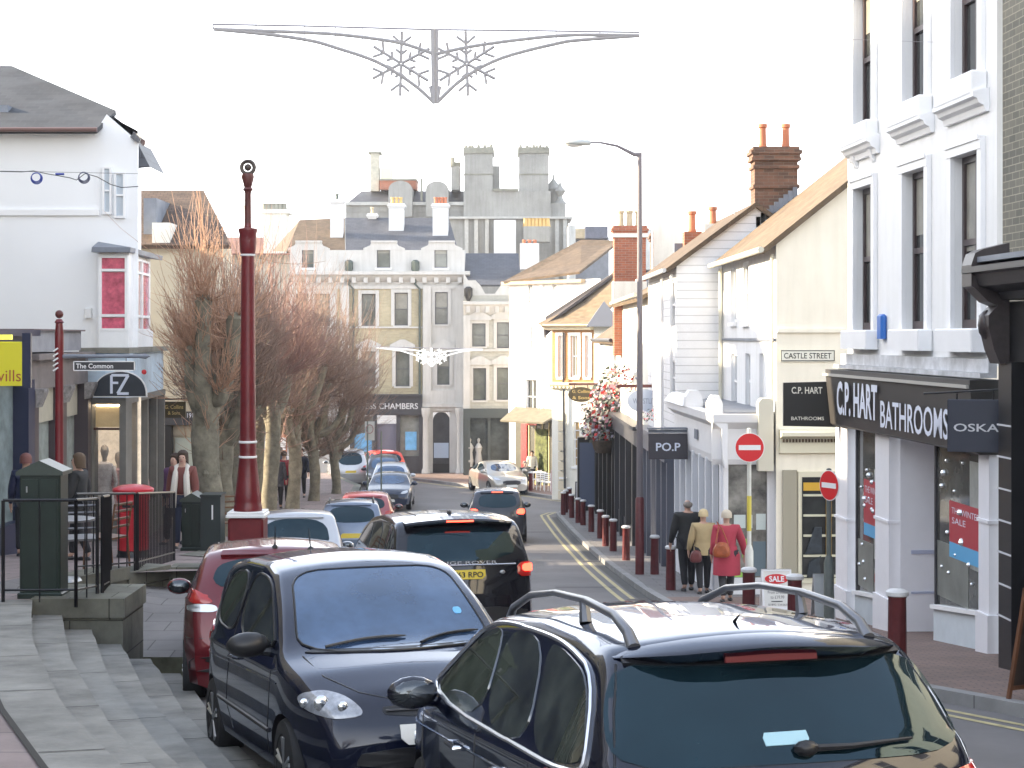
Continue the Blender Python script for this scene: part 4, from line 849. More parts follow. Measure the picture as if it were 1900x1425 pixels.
# shops beyond the trees at street level
bsh = thing('distant_shop', 'distant white shop with coloured panels seen between the tree trunks', 'building', (X(540, 100), 100, 0))
tb(488, 642, 770, 900, 100, mat('distant shop white', (.62, .63, .68), .6, var=.15), 'wall', bsh, 4); tb(505, 532, 800, 840, 99.9, mat('orange panel', (.55, .25, .15), .5), 'poster', bsh, .1); tb(556, 571, 812, 836, 99.8, mat('lime panel', (.35, .62, .12), .5), 'poster', bsh, .1); tb(556, 571, 795, 812, 99.8, mat('pink panel', (.55, .20, .22), .5), 'poster', bsh, .1)
tb(512, 530, 812, 835, 99.8, WPAINT, 'shop_window', bsh, .1); tb(492, 504, 795, 860, 99.8, DARKG, 'shop_window', bsh, .1)
hd = thing('hoarding', 'cream hoarding board standing between two thin trees', 'hoarding', (X(600, 93), 93, G(93)))
tb(584, 618, 815, 842, 91, mat('hoarding cream', (.60, .59, .50), .7), 'board', hd, .1); q = MB(); 
for px_ in (588, 613): q.tube([(X(px_, 91.1), 91.1, Z(880, 91)), (X(px_, 91.1), 91.1, Z(842, 91))], .05)
q.build('post', DGREY, hd)
# ---- white house with the brown hipped roof
Y8 = 84.5
F8 = FR((X(945, 86), 86), (X(1046, 83), 83), 1)
b8 = bld('hipped_roof_house', 'tall white house with a brown hipped roof at the corner of the bend', F8)
w8 = [rc(F8, 983, 991, 604, 656), rc(F8, 979, 987, 527, 566), rc(F8, 1024, 1032, 527, 557)]
m = MB(); wall(m, F8, 0, F8.len + 2.5, Z(900, 85), Z(522, 85), w8 + [rc(F8, 977, 997, 704, 768)], .12); m.face([F8(0, 0, 0), F8(0, -6, 0), F8(0, -6, Z(522, 85)), F8(0, 0, Z(522, 85))]); m.build('wall', WHITE, b8)
for r in w8: window(b8, F8, *r, depth=.1, bars=(1, 1), fw=.05, surround=.0)
window(b8, F8, *rc(F8, 977, 997, 704, 768), depth=.1, bars=(1, 1), fw=.05, surround=.16, hood=1)
m = MB(); m.box(F8, 0, F8.len + 2.5, .002, .06, Z(668, 85), Z(663, 85)); m.box(F8, 0, .5, .002, .05, Z(775, 85), Z(668, 85)); m.tube([F8(F8.u(1007), .08, Z(530, 85)), F8(F8.u(1007), .08, Z(775, 85))], .05); m.build('string_course', WTRIM, b8)
x0, x1 = X(934, 85.5), X(1062, 83); zr8 = Z(521, 85)
m = MB(); A_ = (x0, 85.8, zr8); B_ = (X(1075, 82.4), 82.4, zr8 + .35); D_ = (X(1078, 89), 89, Z(452, 89) + .2); E_ = (X(1150, 88), 88, Z(446, 88)); 
m.slab([A_, B_, E_, D_], .12); m.slab([A_, D_, (x0 + 1, 92, zr8)], .1); m.build('roof', BTILE, b8)
m = MB(); m.box(F8, -.3, F8.len + 1.5, -.1, .28, zr8 - .18, zr8 - .02); m.build('eaves', mat('brown eaves', (.40, .30, .18), .7), b8)
# canopied cafe front under it
zc8 = Z(778, 83)
m = MB(); m.slab([F8(F8.u(958), .05, zc8 + .5), F8(F8.len + .2, .05, zc8 + .45), F8(F8.len + .2, 1.5, zc8 - .1), F8(F8.u(972), 1.5, zc8 - .1)], .08); m.build('canopy', mat('beige canopy', (.20, .18, .13), .8, var=.3), b8)
m = MB(); m.box(F8, F8.u(960), F8.len, -.1, .12, G(83) - .2, zc8); s8 = m.build('shopfront', mat('cafe green black', (.05, .05, .035), .4, var=.5, vscale=2), b8)
m = MB()
for pp in (985, 997, 1010, 1022, 1033): m.box(F8, F8.u(pp), F8.u(pp) + .06, .12, .16, G(83), zc8 - .2)
m.build('window_frame', mat('gold frame', (.5, .42, .2), .5), s8)
part('red_panel', SIGNR, s8, 'box', F8, F8.u(972), F8.u(982), .12, .17, G(83) + .9, zc8 - .3); part('sign_board', SIGNR, s8, 'box', F8, F8.u(985), F8.u(1002), .2, .24, zc8 - .35, zc8 - .1); part('wall_planting', mat('planted wall', (.12, .14, .05), .9, var=.8, vscale=6), s8, 'box', F8, F8.u(998), F8.u(1020), .12, .18, G(83) + .8, zc8 - .5)
# ---- orange brick house with the swept roof
F9 = FR((X(1024, 76.5), 76.5), (X(1148, 74.5), 74.5), 1)
b9 = bld('swept_roof_house', 'sunlit orange brick house with a swept tiled roof and tall white bay windows', F9)
zt9 = Z(604, 75.5); ZM = Z(714, 75.5)
OBR = mat('orange brick', (.50, .24, .09), .8, kind='brick', col2=(.42, .20, .08), tex=(.225, .075), mcol=(.45, .3, .15), var=.15)
w9 = [rc(F9, 1036, 1044, 622, 700), rc(F9, 1059, 1073, 622, 700), rc(F9, 1086, 1094, 622, 700)]
m = MB(); wall(m, F9, 0, F9.u(1102), ZM, zt9, w9, .15); m.build('brick_wall', OBR, b9)
for r in w9: window(b9, F9, *r, depth=.12, bars=(1, 1), fw=.06, surround=.12, glass=mat('tan blind glass', (.5, .42, .30), .2))  # panes coloured tan like a drawn blind
w9b = [rc(F9, 1064, 1075, 782, 866), rc(F9, 1089, 1100, 784, 870), rc(F9, 1041, 1049, 822, 885)]
m = MB(); wall(m, F9, 0, F9.u(1102), G(75) - .3, ZM, w9b, .15); wall(m, F9, F9.u(1102), F9.len, G(75) - .3, zt9, [], .15); m.build('rendered_wall', IVORY, b9)
for r in w9b: window(b9, F9, *r, depth=.12, bars=(0, 4), fw=.05, glass=mat('tan shutter glass', (.42, .30, .16), .4))
m = MB(); m.profile(F9, [(.002, ZM - .22), (.08, ZM - .2), (.25, ZM), (.25, ZM + .08), (.002, ZM + .1)], 0, F9.u(1102)); 
u = .1
while u < F9.u(1102): m.box(F9, u, u + .08, .08, .2, ZM - .16, ZM - .08); u += .2
m.profile(F9, [(.002, zt9 - .2), (.3, zt9 - .16), (.42, zt9 - .02), (.42, zt9 + .06), (.002, zt9 + .06)], -.2, F9.u(1102)); m.build('cornice', mat('warm ivory trim', (.74, .66, .48), .7), b9)
# curved sweep of the roof
prof = [(.45, 0), (-.3, .35), (-1.0, .95), (-1.7, 1.75), (-2.4, 2.7)]
m = MB(); k = 6; ua, ub = -.25, F9.u(1102)
for i in range(len(prof) - 1):
    (n0, h0), (n1, h1) = prof[i], prof[i + 1]; s0_, s1_ = (0.45 - n0) * .92, (0.45 - n1) * .92
    m.slab([F9(ua + s0_ * 1.0, n0, zt9 + h0), F9(ub + s0_ * .28, n0, zt9 + h0), F9(ub + s1_ * .28, n1, zt9 + h1), F9(ua + s1_ * 1.0, n1, zt9 + h1)], .08)
    m.face([F9(ua + s0_, n0, zt9 + h0), F9(ua + s1_, n1, zt9 + h1), F9(ua + s1_ - .45, n1 - .2, zt9 + h1 + .15), F9(ua + s0_ - .35, n0 - .2, zt9 + h0 + .1)])
m.build('roof', mat('light brown swept tile', (.26, .19, .12), .8, kind='brick', col2=(.18, .13, .08), tex=(.25, .14), mcol=(.2, .15, .08), var=.3, vscale=1), b9)  # tiles coloured lighter than the golden ones
m = MB(); a = F9(ua - .1, -.2, zt9 - .2); m.slab([F9(ua, .3, zt9), F9(ua + 2.62, -2.4, zt9 + 2.7), F9(ua + 2.5, -3.0, zt9 + 2.9), F9(ua - .5, -.6, zt9 + .4), F9(ua - .35, -.3, zt9 - .5)], .1); m.build('roof_verge', mat('shadow coloured verge', (.07, .06, .06), .8, var=.3), b9)  # near-black colour stands in for shadow on the side slope
c = F9.u(1125); q = F9(c, .1, zt9 - .05); r_ = .62
m = MB(); m.face([q + Vector((-r_ * 1.3, -.3, .0)), q + Vector((r_ * 1.3, -.3, 0)), q + Vector((0, .8, 1.1))]); m.face([q + Vector((-r_ * 1.3, -.3, 0)), q + Vector((-r_ * 1.3, 1.5, 0)), q + Vector((0, .8, 1.1))]); m.face([q + Vector((r_ * 1.3, -.3, 0)), q + Vector((r_ * 1.3, 1.5, 0)), q + Vector((0, .8, 1.1))]); m.build('turret_roof', mat('grey turret lead', (.16, .16, .17), .6), b9)
stack(b9, X(1165, 78), 78.0, ZC - 2, Z(520, 78), 1.1, .9, RBRICK, [], TAN, cap=False)
m = MB(); m.tube([F9(F9.u(1049), .15, zt9 - .3), F9(F9.u(1049), .15, ZM), F9(F9.u(1051), .12, G(75) + .5)], .05); m.build('downpipe', DGREY, b9)
m = MB()
for i in range(9): m.box(F9, F9.u(1036) + .02, F9.u(1036) + .35, .004, .05, G(75) + i * .42, G(75) + i * .42 + .36)
m.build('quoins', mat('ivory quoins', (.68, .60, .45), .8), b9)
# shop signs hanging further down the street
def oval_sign(name, label, px, py, rw, rh, d, bm_, words, tm, barpx):
    t = thing(name, label, 'shop sign', (X(px, d), d, Z(py, d))); F = FR((X(px, d) - 1, d), (X(px, d) + 1, d), 1)
    a, b = rw * d / FP, rh * d / FP; pts = [(1 + a * math.cos(g), Z(py, d) + b * math.sin(g)) for g in [2 * math.pi * i / 28 for i in range(28)]]
    part('board', bm_, t, 'prism', F, pts, -.03, .03)
    for i, w_ in enumerate(words): lettering(w_, F, 1, Z(py, d) + (.12 - .24 * i if len(words) > 1 else 0), a * 1.35 if len(w_) > 5 else a * .8, .12 if len(words) > 1 else .14, tm, t, .032, bold=.01)
    m = MB(); z = Z(py - rh - 5, d); m.box(F, 1 + X(barpx[0], d) - X(px, d), 1 + X(barpx[1], d) - X(px, d), -.03, .03, z - .03, z + .05)
    for s_ in (-.5, .5): m.tube([F(1 + a * s_, 0, z), F(1 + a * s_, 0, Z(py, d) + b * .8)], .015)
    m.build('bracket', BROWNRED, t); return t
oval_sign('hanging_sign', 'dark oval hanging sign with gold lettering in front of the orange brick house', 1078, 732, 24, 14, 68, mat('dark olive sign', (.06, .045, .02), .4), ['G. Collins', '& Sons'], GOLD, (1055, 1118))
oval_sign('hanging_sign', 'pale blue oval hanging sign behind the tall street lamp post', 1195, 744, 31, 22, 46, mat('pale blue sign', (.46, .52, .62), .5), ['WHISTLES'], mat('slate lettering', (.2, .24, .34), .5), (1145, 1226))
d = 38.0; t = thing('hanging_sign', 'dark rectangular hanging sign with white capital letters above the walking man', 'shop sign', (X(1240, d), d, Z(828, d)))
FP_ = FR((X(1203, d), d), (X(1276, d), d), 1)
part('board', mat('aubergine sign', (.05, .045, .055), .45), t, 'boxb', FP_, 0, FP_.len, -.04, .04, Z(852, d), Z(804, d)); lettering('PO.P', FP_, FP_.len * .5, Z(829, d), FP_.len * .62, .18, lw, t, .043, bold=.02)
m = MB(); m.box(FP_, 0, FP_.len + .2, -.02, .02, Z(803, d), Z(797, d)); m.box(FP_, -.02, FP_.len + .1, -.1, .1, Z(796, d), Z(793, d)); m.build('bracket', LEAD, t)
# ================================================================ left hand side
YW = 36.0
bw = thing('white_gable_building', 'big white rendered building with a slate roof and red blinds above the corner shop', 'building', (-9, 38, T(38)))
FL = FR((X(-700, YW), YW), (X(256, YW), YW), 1); FLs = FR((X(256, YW), YW), (X(262, 45), 45), 1)
hw = [rc(FL, 190, 209, 308, 398)]; 
m = MB(); ze_ = Z(243, YW)
wall(m, FL, 0, FL.len, ZC - 5, ze_, [], .1); m.face([FL(FL.u(175), 0, ze_), FL(FL.len, 0, ze_), FL(FL.len, 0, Z(262, YW)), FL(FL.len, 0, Z(252, YW)), FL(FL.u(198), 0, Z(212, YW)), FL(FL.u(180), 0, Z(240, YW))]); 
wall(m, FLs, 0, FLs.len, ZC - 5, Z(258, YW), [], .1); m.box(None, X(-700, YW), X(240, YW) - 1.9, YW + .3, 45, ZC - 5, ze_ - .05); m.build('wall', mat('fresh white render', (.86, .87, .88), .75, var=.03, vscale=1.0), bw)
m = MB(); m.box(FL, 0, FL.u(185), .002, .05, Z(400, YW), Z(389, YW)); m.box(FL, 0, FL.u(178), .002, .15, Z(250, YW), Z(244, YW)); m.build('string_course', WTRIM, bw)
window(bw, FL, *rc(FL, 191, 208, 310, 398), depth=-.02, bars=(0, 1), fw=.04, glass=mat('bleached window', (.5, .56, .62), .2), sill=.0); window(bw, FL, *rc(FL, 213, 233, 320, 405), depth=-.02, bars=(0, 1), fw=.04, glass=MATS['bleached window'], sill=0)
sl_ = .25
m = MB(); m.slab([(X(-700, YW), YW - .35, ze_), (X(180, YW - .3), YW - .35, ze_), (X(199, YW) + .02, YW + .7, Z(205, YW + .7)), (X(22, YW + 4), YW + 4, Z(122, YW + 4)), (X(-700, YW + 4), YW + 4, Z(120, YW + 4))], .1); m.build('roof', mat('weathered slate', (.055, .06, .068), .75, kind='brick', col2=(.035, .04, .047), tex=(.3, .2), mcol=(.06, .06, .07), var=.4, vscale=.9), bw)
m = MB(); m.slab([(X(22, YW + 4), YW + 4, Z(122, YW + 4)), (X(200, YW + .7), YW + .7, Z(207, YW + .7)), (X(266, YW), YW - .2, Z(256, YW)), (X(268, YW + 9), YW + 9, Z(262, YW + 9)), (X(60, YW + 9), YW + 9, Z(150, YW + 9))], .14); m.build('roof', SLATE, bw)
m = MB(); m.tube([(X(-700, YW), YW - .4, ze_ - .02), (X(182, YW - .3), YW - .4, ze_ - .02)], .05); m.tube([FLs(.0, .1, Z(262, YW)), FLs(.4, .1, Z(262, YW))], .05); m.build('gutter_pipe', mat('rust gutter', (.14, .08, .07), .5), bw)
m = MB(); q = Vector((X(254, 37.5), 37.5, 0)); m.face([(q.x, 37.5, Z(263, 37.5)), (q.x + .32, 37.3, Z(312, 37.5)), (q.x - .05, 37.3, Z(315, 37.5))]); m.face([(q.x, 37.5, Z(263, 37.5)), (q.x + .32, 37.3, Z(312, 37.5)), (q.x + .3, 39, Z(312, 37.5)), (q.x, 39, Z(263, 37.5))]); m.build('dormer', SLATE, bw)
part('roof_window', LEAD, bw, 'box', None, X(-2, YW + .9), X(20, YW + .9), YW + .7, YW + 1.2, Z(222, YW + .8), Z(196, YW + .8))
# bay with red blinds
FB = FR((X(183, 35.6), 35.6), (X(238, 35.6), 35.6), 1); FBs = FR((X(238, 35.6), 35.6), (X(284, 39.2), 39.2), 1)
RB = mat('red blind behind glass', (.66, .13, .20), .12, var=.55, vscale=5, spec=.8); PB = mat('pale pink glass', (.72, .48, .42), .15, var=.4, vscale=7)  # brightened, blotchy pane colours stand in for reflected branches
zb0, zb1 = Z(612, 35.6), Z(474, 35.6)
m = MB(); m.box(FB, 0, FB.len, -.4, -.06, Z(655, 35.6), zb1 + .12); m.box(FBs, .1, FBs.len, -.4, -.06, Z(655, 35.6), zb1 + .118)
for F in (FB, FBs): m.box(F, 0, F.len, -.06, .0, Z(655, 35.6), zb0)
bay = m.build('bay_window', WTRIM, bw)
part('bay_roof', LEAD, bay, 'slab', [(FB(-.1, .15, zb1 + .16)), FB(FB.len + .08, .15, zb1 + .16), FBs(FBs.len + .1, .2, zb1 + .16), FBs(FBs.len, -1, zb1 + .3), FB(-.1, -.4, zb1 + .3)], .1)
for F, cols in ((FB, [(0.02, FB.len - .03, RB)]), (FBs, [(.1, .95, PB), (1.1, 1.9, PB), (2.0, 3.0, RB)])):
    for a, b, mm in cols:
        if b > F.len: b = F.len - .05
        m = MB(); h = zb1 - zb0
        for (c0, c1) in ((0, .19), (.21, .80), (.82, 1.0)): m.box(F, a + .04, b - .04, -.05, -.03, zb0 + h * (1 - c1) + .02, zb0 + h * (1 - c0) - .02)
        m.build('pane', mm, bay)
        m = MB(); m.box(F, a - .02, a + .04, -.06, .01, zb0, zb1); m.box(F, b - .04, b + .02, -.06, .01, zb0, zb1)
        for z in (zb0, zb0 + h * .19, zb0 + h * .8, zb1 - .03): m.box(F, a + .04, b - .04, -.06, .008, z - .02, z + .03)
        m.build('window_frame', WTRIM, bay)
m = MB(); q = FL(FL.u(165), 0, Z(582, YW)); m.boxb(FL, FL.u(159), FL.u(172), .0, .12, Z(590, YW), Z(571, YW), .02); setp(m.build('alarm_box', WPAINT), 'small white alarm box on the white gable wall left of the red blinds', 'alarm box')
# corner shop with the half round sign
YF = 34.2
FF = FR((X(160, YF), YF), (X(236, YF), YF - .1), 1); FFs = FR((X(236, YF), YF - .1), (X(303, 40), 40), 1)
bf = thing('corner_shop', 'corner shop with pale blue painted fascia above a lit window of dresses', 'building', (-8, 35, T(35)))
zf1, zf2 = Z(655, YF), Z(738, YF)
PBF = mat('pale blue mural', (.58, .70, .80), .6, var=.25, vscale=1.5); gL = T(34) 
m = MB()
for F in (FF, FFs): m.box(F, 0, F.len, -.4, 0, zf2, zf1)
fa = m.build('fascia', PBF, bf)
m = MB(); m.slab([FF(-.1, .12, zf1 + .1), FF(FF.len + .1, .12, zf1 + .1), FFs(FFs.len, .12, zf1 + .1), FFs(FFs.len, -1, zf1 + .1), FF(-.1, -1, zf1 + .1)], .1); m.build('ledge', mat('weathered ledge', (.25, .24, .20), .8, var=.3), bf)
m = MB(); m.ball(FF(FF.u(268), .02, Z(690, YF)), .05, 8, (1, .2, 1)); m.build('painted_flower', SIGNR, bf)
m = MB()
for F, us in ((FF, (0, FF.len - .12)), (FFs, (1.2, 2.9, 4.4, FFs.len - .15))):
    for u in us: m.box(F, u, u + .13, -.3, .04, gL - .3, zf2)
    u_ = .35 if F is FFs else 0; m.box(F, u_, F.len, -.3, .02, gL - .3, gL + .45); m.box(F, u_, F.len, -.3, .05, zf2 - .12, zf2)
fr_ = m.build('shop_frame', mat('grey brown joinery', (.20, .19, .17), .6, var=.2), bf)
CLR = bpy.data.materials.new('clear shop glass'); CLR.use_nodes = True; _n = CLR.node_tree; _b = _n.nodes['Principled BSDF']; _b.inputs['Base Color'].default_value = (.06, .07, .07, 1); _b.inputs['Roughness'].default_value = .02; _b.inputs['Alpha'].default_value = .16; _b.inputs['Specular IOR Level'].default_value = .8
part('shop_window', CLR, fr_, 'box', FF, .1, FF.len - .1, -.1, -.09, gL + .45, zf2 - .12)
part('shop_interior', mat('self-glowing shop wall', (.62, .52, .40), .8, var=.6, vscale=4, emit=.30), fr_, 'box', FF, -.4, .58, -1.5, -1.4, gL, zf2)  # back wall glows by itself to make the shop look lit
part('shop_interior', mat('self-glowing shop wall grey', (.55, .52, .50), .8, var=.6, vscale=2.5, emit=.20), fr_, 'box', FFs, .2, FFs.len, -1.2, -1.1, gL - .3, zf2)  # side wall has its own glow too, in place of shop lighting
part('shop_window', CLR, fr_, 'box', FFs, .1, FFs.len - .1, -.1, -.09, gL + .3, zf2 - .12)
part('added_glow_panel', mat('added glow panel', (1.0, .85, .65), .5, emit=9), fr_, 'box', FF, .15, .62, -.38, -.14, zf2 - .16, zf2 - .14)  # glowing panel added to brighten the dresses; no lamp is known here
part('window_transom', mat('brown transom', (.10, .05, .04), .5), fr_, 'box', FF, .1, FF.len - .1, -.12, -.05, Z(798, YF), Z(794, YF))
part('lit_blind', mat('warm lit blind', (.62, .46, .25), .5, var=.25, vscale=3, emit=.12), fr_, 'box', FF, .12, FF.len - .14, -.2, -.16, Z(793, YF), Z(748, YF))  # blind glows by itself in place of lamplight behind it
CLO = [mat('dress white', (.72, .66, .64), .8, var=.4, vscale=8), mat('dress red', (.50, .08, .08), .8, var=.3), mat('dress dark', (.04, .04, .06), .8), mat('dress flowered', (.68, .42, .40), .8, var=.6, vscale=12), mat('dress pink', (.45, .2, .28), .8, var=.4, vscale=9)]
def mannequin(x, y, z, cm, label, s=1.0, head=True, parentless=True):
    t = thing('shop_mannequin', label, 'mannequin', (x, y, z), 'mannequins dressed in shop windows')
    m = MB(); m.lathe((x, y, z), [(.14, 0), (.14, .02), (.02, .04), (.02, .5 * s)], 10); m.build('stand', SILVER, t)
    m = MB(); m.lathe((x, y, z + .25 * s), [(.26 * s, 0), (.22 * s, .3 * s), (.13 * s, .68 * s), (.15 * s, .85 * s), (.18 * s, 1.0 * s), (.16 * s, 1.1 * s), (.06 * s, 1.14 * s)], 14, sy=.7); m.tube([(x - .17 * s, y, z + 1.3 * s), (x - .24 * s, y - .04, z + 1.0 * s), (x - .22 * s, y - .1, z + .8 * s)], [.05 * s, .04 * s, .03 * s], 6); m.tube([(x + .17 * s, y, z + 1.3 * s), (x + .24 * s, y - .04, z + 1.0 * s), (x + .2 * s, y - .1, z + .8 * s)], [.05 * s, .04 * s, .03 * s], 6); m.build('dress', cm, t)
    if head: m = MB(); m.lathe((x, y, z + 1.38 * s), [(.045, 0), (.045, .08), (.07, .14), (.085, .22), (.07, .3), (.02, .34)], 10); m.build('head', mat('mannequin skin', (.4, .36, .32), .6), t)
    return t
mannequin(X(194, 34.7), 34.7, gL + .1, CLO[0], 'mannequin in a pale dress with dark collar in the lit corner window', 1.0)
mannequin(X(176, 34.9), 34.9, gL + .1, CLO[1], 'mannequin in dark red at the left of the lit corner window', .85, False)
mannequin(X(213, 34.8), 34.8, gL + .1, CLO[3], 'mannequin in a flowered dress right of the pale dress', .9, False)
for i, (px_, dd, ci, lb) in enumerate(((252, 35.2, 4, 'mannequin in pink just round the corner of the dress shop'), (268, 36.8, 2, 'mannequin in dark clothes half way along the side window of the dress shop'), (281, 38, 3, 'mannequin in a patterned dress at the far end of the dress shop'))):
    mannequin(FFs.p.x + (dd - FFs.p.y) * FFs.d.x / FFs.d.y - .30, dd, T(dd) + .1, CLO[ci], lb, .95)
t = thing('half_round_sign', 'dark half round sign with two interlocked pale letters on the pale blue fascia', 'shop sign', (X(223, 33.6), 33.6, Z(715, 33.6)))
FZ = FR((X(175, 33.8), 33.8), (X(271, 33.8), 33.8), 1); c = FZ.len / 2; rr = FZ.len / 2; zb = Z(735, 33.8); hh = Z(690, 33.8) - zb
pts = [(c + rr * math.cos(g), zb + hh * (math.sin(g) ** .8)) for g in [math.pi * i / 24 for i in range(25)]]
part('board', mat('half round navy', (.025, .03, .04), .45), t, 'prism', FZ, pts, -.03, .03)
ptw = [(c + (rr + .025) * math.cos(g), zb - .02 + (hh + .04) * (math.sin(g) ** .8)) for g in [math.pi * i / 24 for i in range(25)]]; part('rim', WPAINT, t, 'prism', FZ, ptw, -.035, .024)
def bar(m, F, a, b, w, n0, n1): 
    a = Vector(a); b = Vector(b); d_ = (b - a).normalized(); p_ = Vector((-d_.y, d_.x)) * w / 2; m.prism(F, [tuple(a + p_), tuple(a - p_), tuple(b - p_), tuple(b + p_)], n0, n1)
m = MB(); z0 = zb + .05; s_ = .011 * 1
L_, R_ = c - .16, c + .17; tz = zb + .40
bar(m, FZ, (L_, z0), (L_, tz), .05, .031, .038); bar(m, FZ, (L_, tz), (R_, tz), .05, .0311, .0385); bar(m, FZ, (L_ + .02, (z0 + tz) / 2 + .03), (c - .03, (z0 + tz) / 2 + .03), .045, .0312, .0375); bar(m, FZ, (R_ - .01, tz), (c - .04, z0), .055, .0313, .0395); bar(m, FZ, (c - .05, z0), (R_, z0), .05, .0309, .0372)
m.build('monogram', lw, t)
# single storey shops nearer
FX = FR((X(-120, 25), 25), (X(58, 29), 29), 1); FY = FR((X(58, 29), 29), (X(163, 33.8), 33.8), 1)
bx = thing('navy_shop', 'navy painted shop at the far left behind the yellow hanging sign', 'building', (-8.5, 27, T(27)))
def shop1(par, F, ztop, m1, m2, glm, k, zf_, parap=None):
    g = min(T(F.dist(0)), T(F.dist(F.len))) - .4
    m = MB(); m.box(F, 0, F.len, -5, -.3, g, ztop); m.box(F, 0, F.len, -.3, 0, zf_, ztop - .1); m.box(F, -.05, F.len + .05, -.3, .14, ztop - .1, ztop); fa_ = m.build('fascia', m1, par)
    m = MB()
    for i in range(k + 1): u = i * (F.len - .3) / k; m.box(F, u, u + .3, -.3, .06, g, zf_)
    m.box(F, .3, F.len - .3, -.3, .0, g, g + .95); fr = m.build('shop_frame', m2, par)
    part('shop_window', glm, fr, 'box', F, .2, F.len - .2, -.28, -.2, g + .9, zf_); return fr
shop1(bx, FX, Z(612, 28.5), NAVY, NAVY, mat('pale shop glass', (.25, .30, .30), .1, var=.4), 2, Z(705, 28.5))
by = thing('grey_shop', 'grey brown shop with carved column capitals and a flat parapet', 'building', (-8, 31, T(31)))
fr2 = shop1(by, FY, Z(655, 31), mat('grey brown fascia', (.20, .17, .16), .6, var=.3), mat('dark brown shop joinery', (.06, .045, .05), .5), mat('bright shop glass', (.42, .46, .42), .12, var=.35), 2, Z(718, 31))
m = MB(); m.box(FY, .2, FY.len - .4, -2.5, -.05, Z(652, 31), Z(614, 31)); m.build('parapet', mat('grey parapet render', (.30, .30, .32), .8, var=.2), by)
part('parapet_cap', mat('coping brown', (.16, .12, .12), .7), by, 'box', FY, .12, FY.len - .34, -2.6, .02, Z(614, 31), Z(611, 31))
for u in (.05, (FY.len - .3) / 2, FY.len - .35):
    m = MB(); m.profile(FY, [(.0, Z(750, 31)), (.1, Z(748, 31)), (.2, Z(722, 31)), (.2, Z(716, 31)), (.0, Z(716, 31))], u, u + .34); m.build('column_capital', mat('carved grey capital', (.30, .28, .27), .7, var=.6, vscale=14, bump=.8, bscale=40), by)
m = MB(); m.box(FY, .3, FY.len - .4, -.2, -.12, Z(780, 31), Z(718, 31)); m.build('blind', mat('beige blind', (.48, .44, .34), .7, var=.15), fr2)
d = 24.5; t = thing('hanging_sign', 'yellow square hanging sign with red lettering at the left edge', 'shop sign', (X(-10, d), d, Z(675, d)))
FV = FR((X(-62, d), d), (X(42, d), d), 1); YEL = mat('yellow sign', (.72, .66, .03), .4)
part('board', YEL, t, 'boxb', FV, 0, FV.len, -.04, .04, Z(716, d), Z(634, d)); part('lamp_tube', mat('lit yellow tube', (.9, .85, .1), .4, emit=.3), t, 'box', FV, .1, FV.len - .15, -.04, .04, Z(630, d), Z(621, d))
lettering('savills', FV, FV.u(7), Z(697, d), .50, .16, mat('red brown lettering', (.36, .08, .03), .5), t, .043, bold=.0)
m = MB(); m.box(FV, FV.len, FV.len + .12, -.03, .03, Z(720, d), Z(618, d)); m.build('bracket', NAVY, t)
# brown roofed house behind the trees
YB = 47.0
bb = thing('brown_roof_house', 'cream house with a steep brown tiled roof behind the near pollard tree', 'building', (-10, 48, T(48)))
FK = FR((X(200, YB), YB), (X(402, YB), YB), 1)
part('wall', mat('beige render', (.52, .47, .36), .8, var=.15, vscale=.8), bb, 'box', FK, 0, FK.len, -2.5, 0, ZC - 6.5, Z(452, YB))
m = MB(); m.slab([(X(205, YB), YB - .3, Z(455, YB)), (X(432, YB), YB - .3, Z(455, YB)), (X(378, YB + 3), YB + 3, Z(353, YB + 3)), (X(215, YB + 3), YB + 3, Z(353, YB + 3))], .12); m.build('roof', mat('dark brown tile', (.14, .095, .07), .85, kind='brick', col2=(.10, .07, .05), tex=(.2, .12), mcol=(.05, .035, .03), var=.35), bb)
m = MB(); m.face([(X(432, YB), YB - .3, Z(455, YB)), (X(378, YB + 3), YB + 3, Z(353, YB + 3)), (X(430, YB + 7), YB + 7, Z(455, YB + 7))]); m.build('roof', RBRICK, bb)
part('dormer', IVORY, bb, 'box', FK, FK.u(285), FK.u(318), -1.5, .2, Z(452, YB), Z(414, YB))
part('chimney', LEAD, bb, 'box', FK, FK.u(262), FK.u(286), -3, -.3, Z(470, YB), Z(352, YB) - .2)
m = MB(); m.box(FK, FK.u(300), FK.u(372), 0.002, .25, Z(788, YB), Z(763, YB)); m.build('fascia', DGREY, bb); lettering('5191', FK, FK.u(353), Z(770, YB), .24, .12, lw, bb, .256)
lettering('CASTLE MEWS', FK, FK.u(343), Z(727, YB), .62, .16, mat('grey sign text', (.3, .3, .3), .6), bb, .006)
part('shop_window', mat('pale office glass', (.40, .45, .40), .15), bb, 'box', FK, FK.u(326), FK.u(358), .002, .05, Z(880, YB), Z(812, YB)); part('roller_blind', mat('striped blind', (.40, .36, .28), .7), bb, 'box', FK, FK.u(322), FK.u(360), .002, .06, Z(808, YB), Z(790, YB))
part('shopfront_pier', BLACK, bb, 'box', FK, FK.u(298), FK.u(322), .002, .3, Z(890, YB), Z(789, YB))
d = 40.5; t = thing('hanging_sign', 'brown square hanging sign with gold lettering left of the near pollard tree', 'shop sign', (X(323, d), d, Z(760, d)))
FQ = FR((X(302, d), d), (X(345, d), d), 1); part('board', MATS['dark olive sign'], t, 'boxb', FQ, 0, FQ.len, -.04, .04, Z(775, d), Z(745, d)); lettering('G. Collins', FQ, FQ.len / 2, Z(755, d), .42, .09, GOLD, t, .043, bold=.01); lettering('& Sons', FQ, FQ.len / 2, Z(766, d), .28, .08, GOLD, t, .043, bold=.01)
part('bracket', BLACK, t, 'box', FQ, -.3, FQ.len, -.02, .02, Z(742, d), Z(739, d))
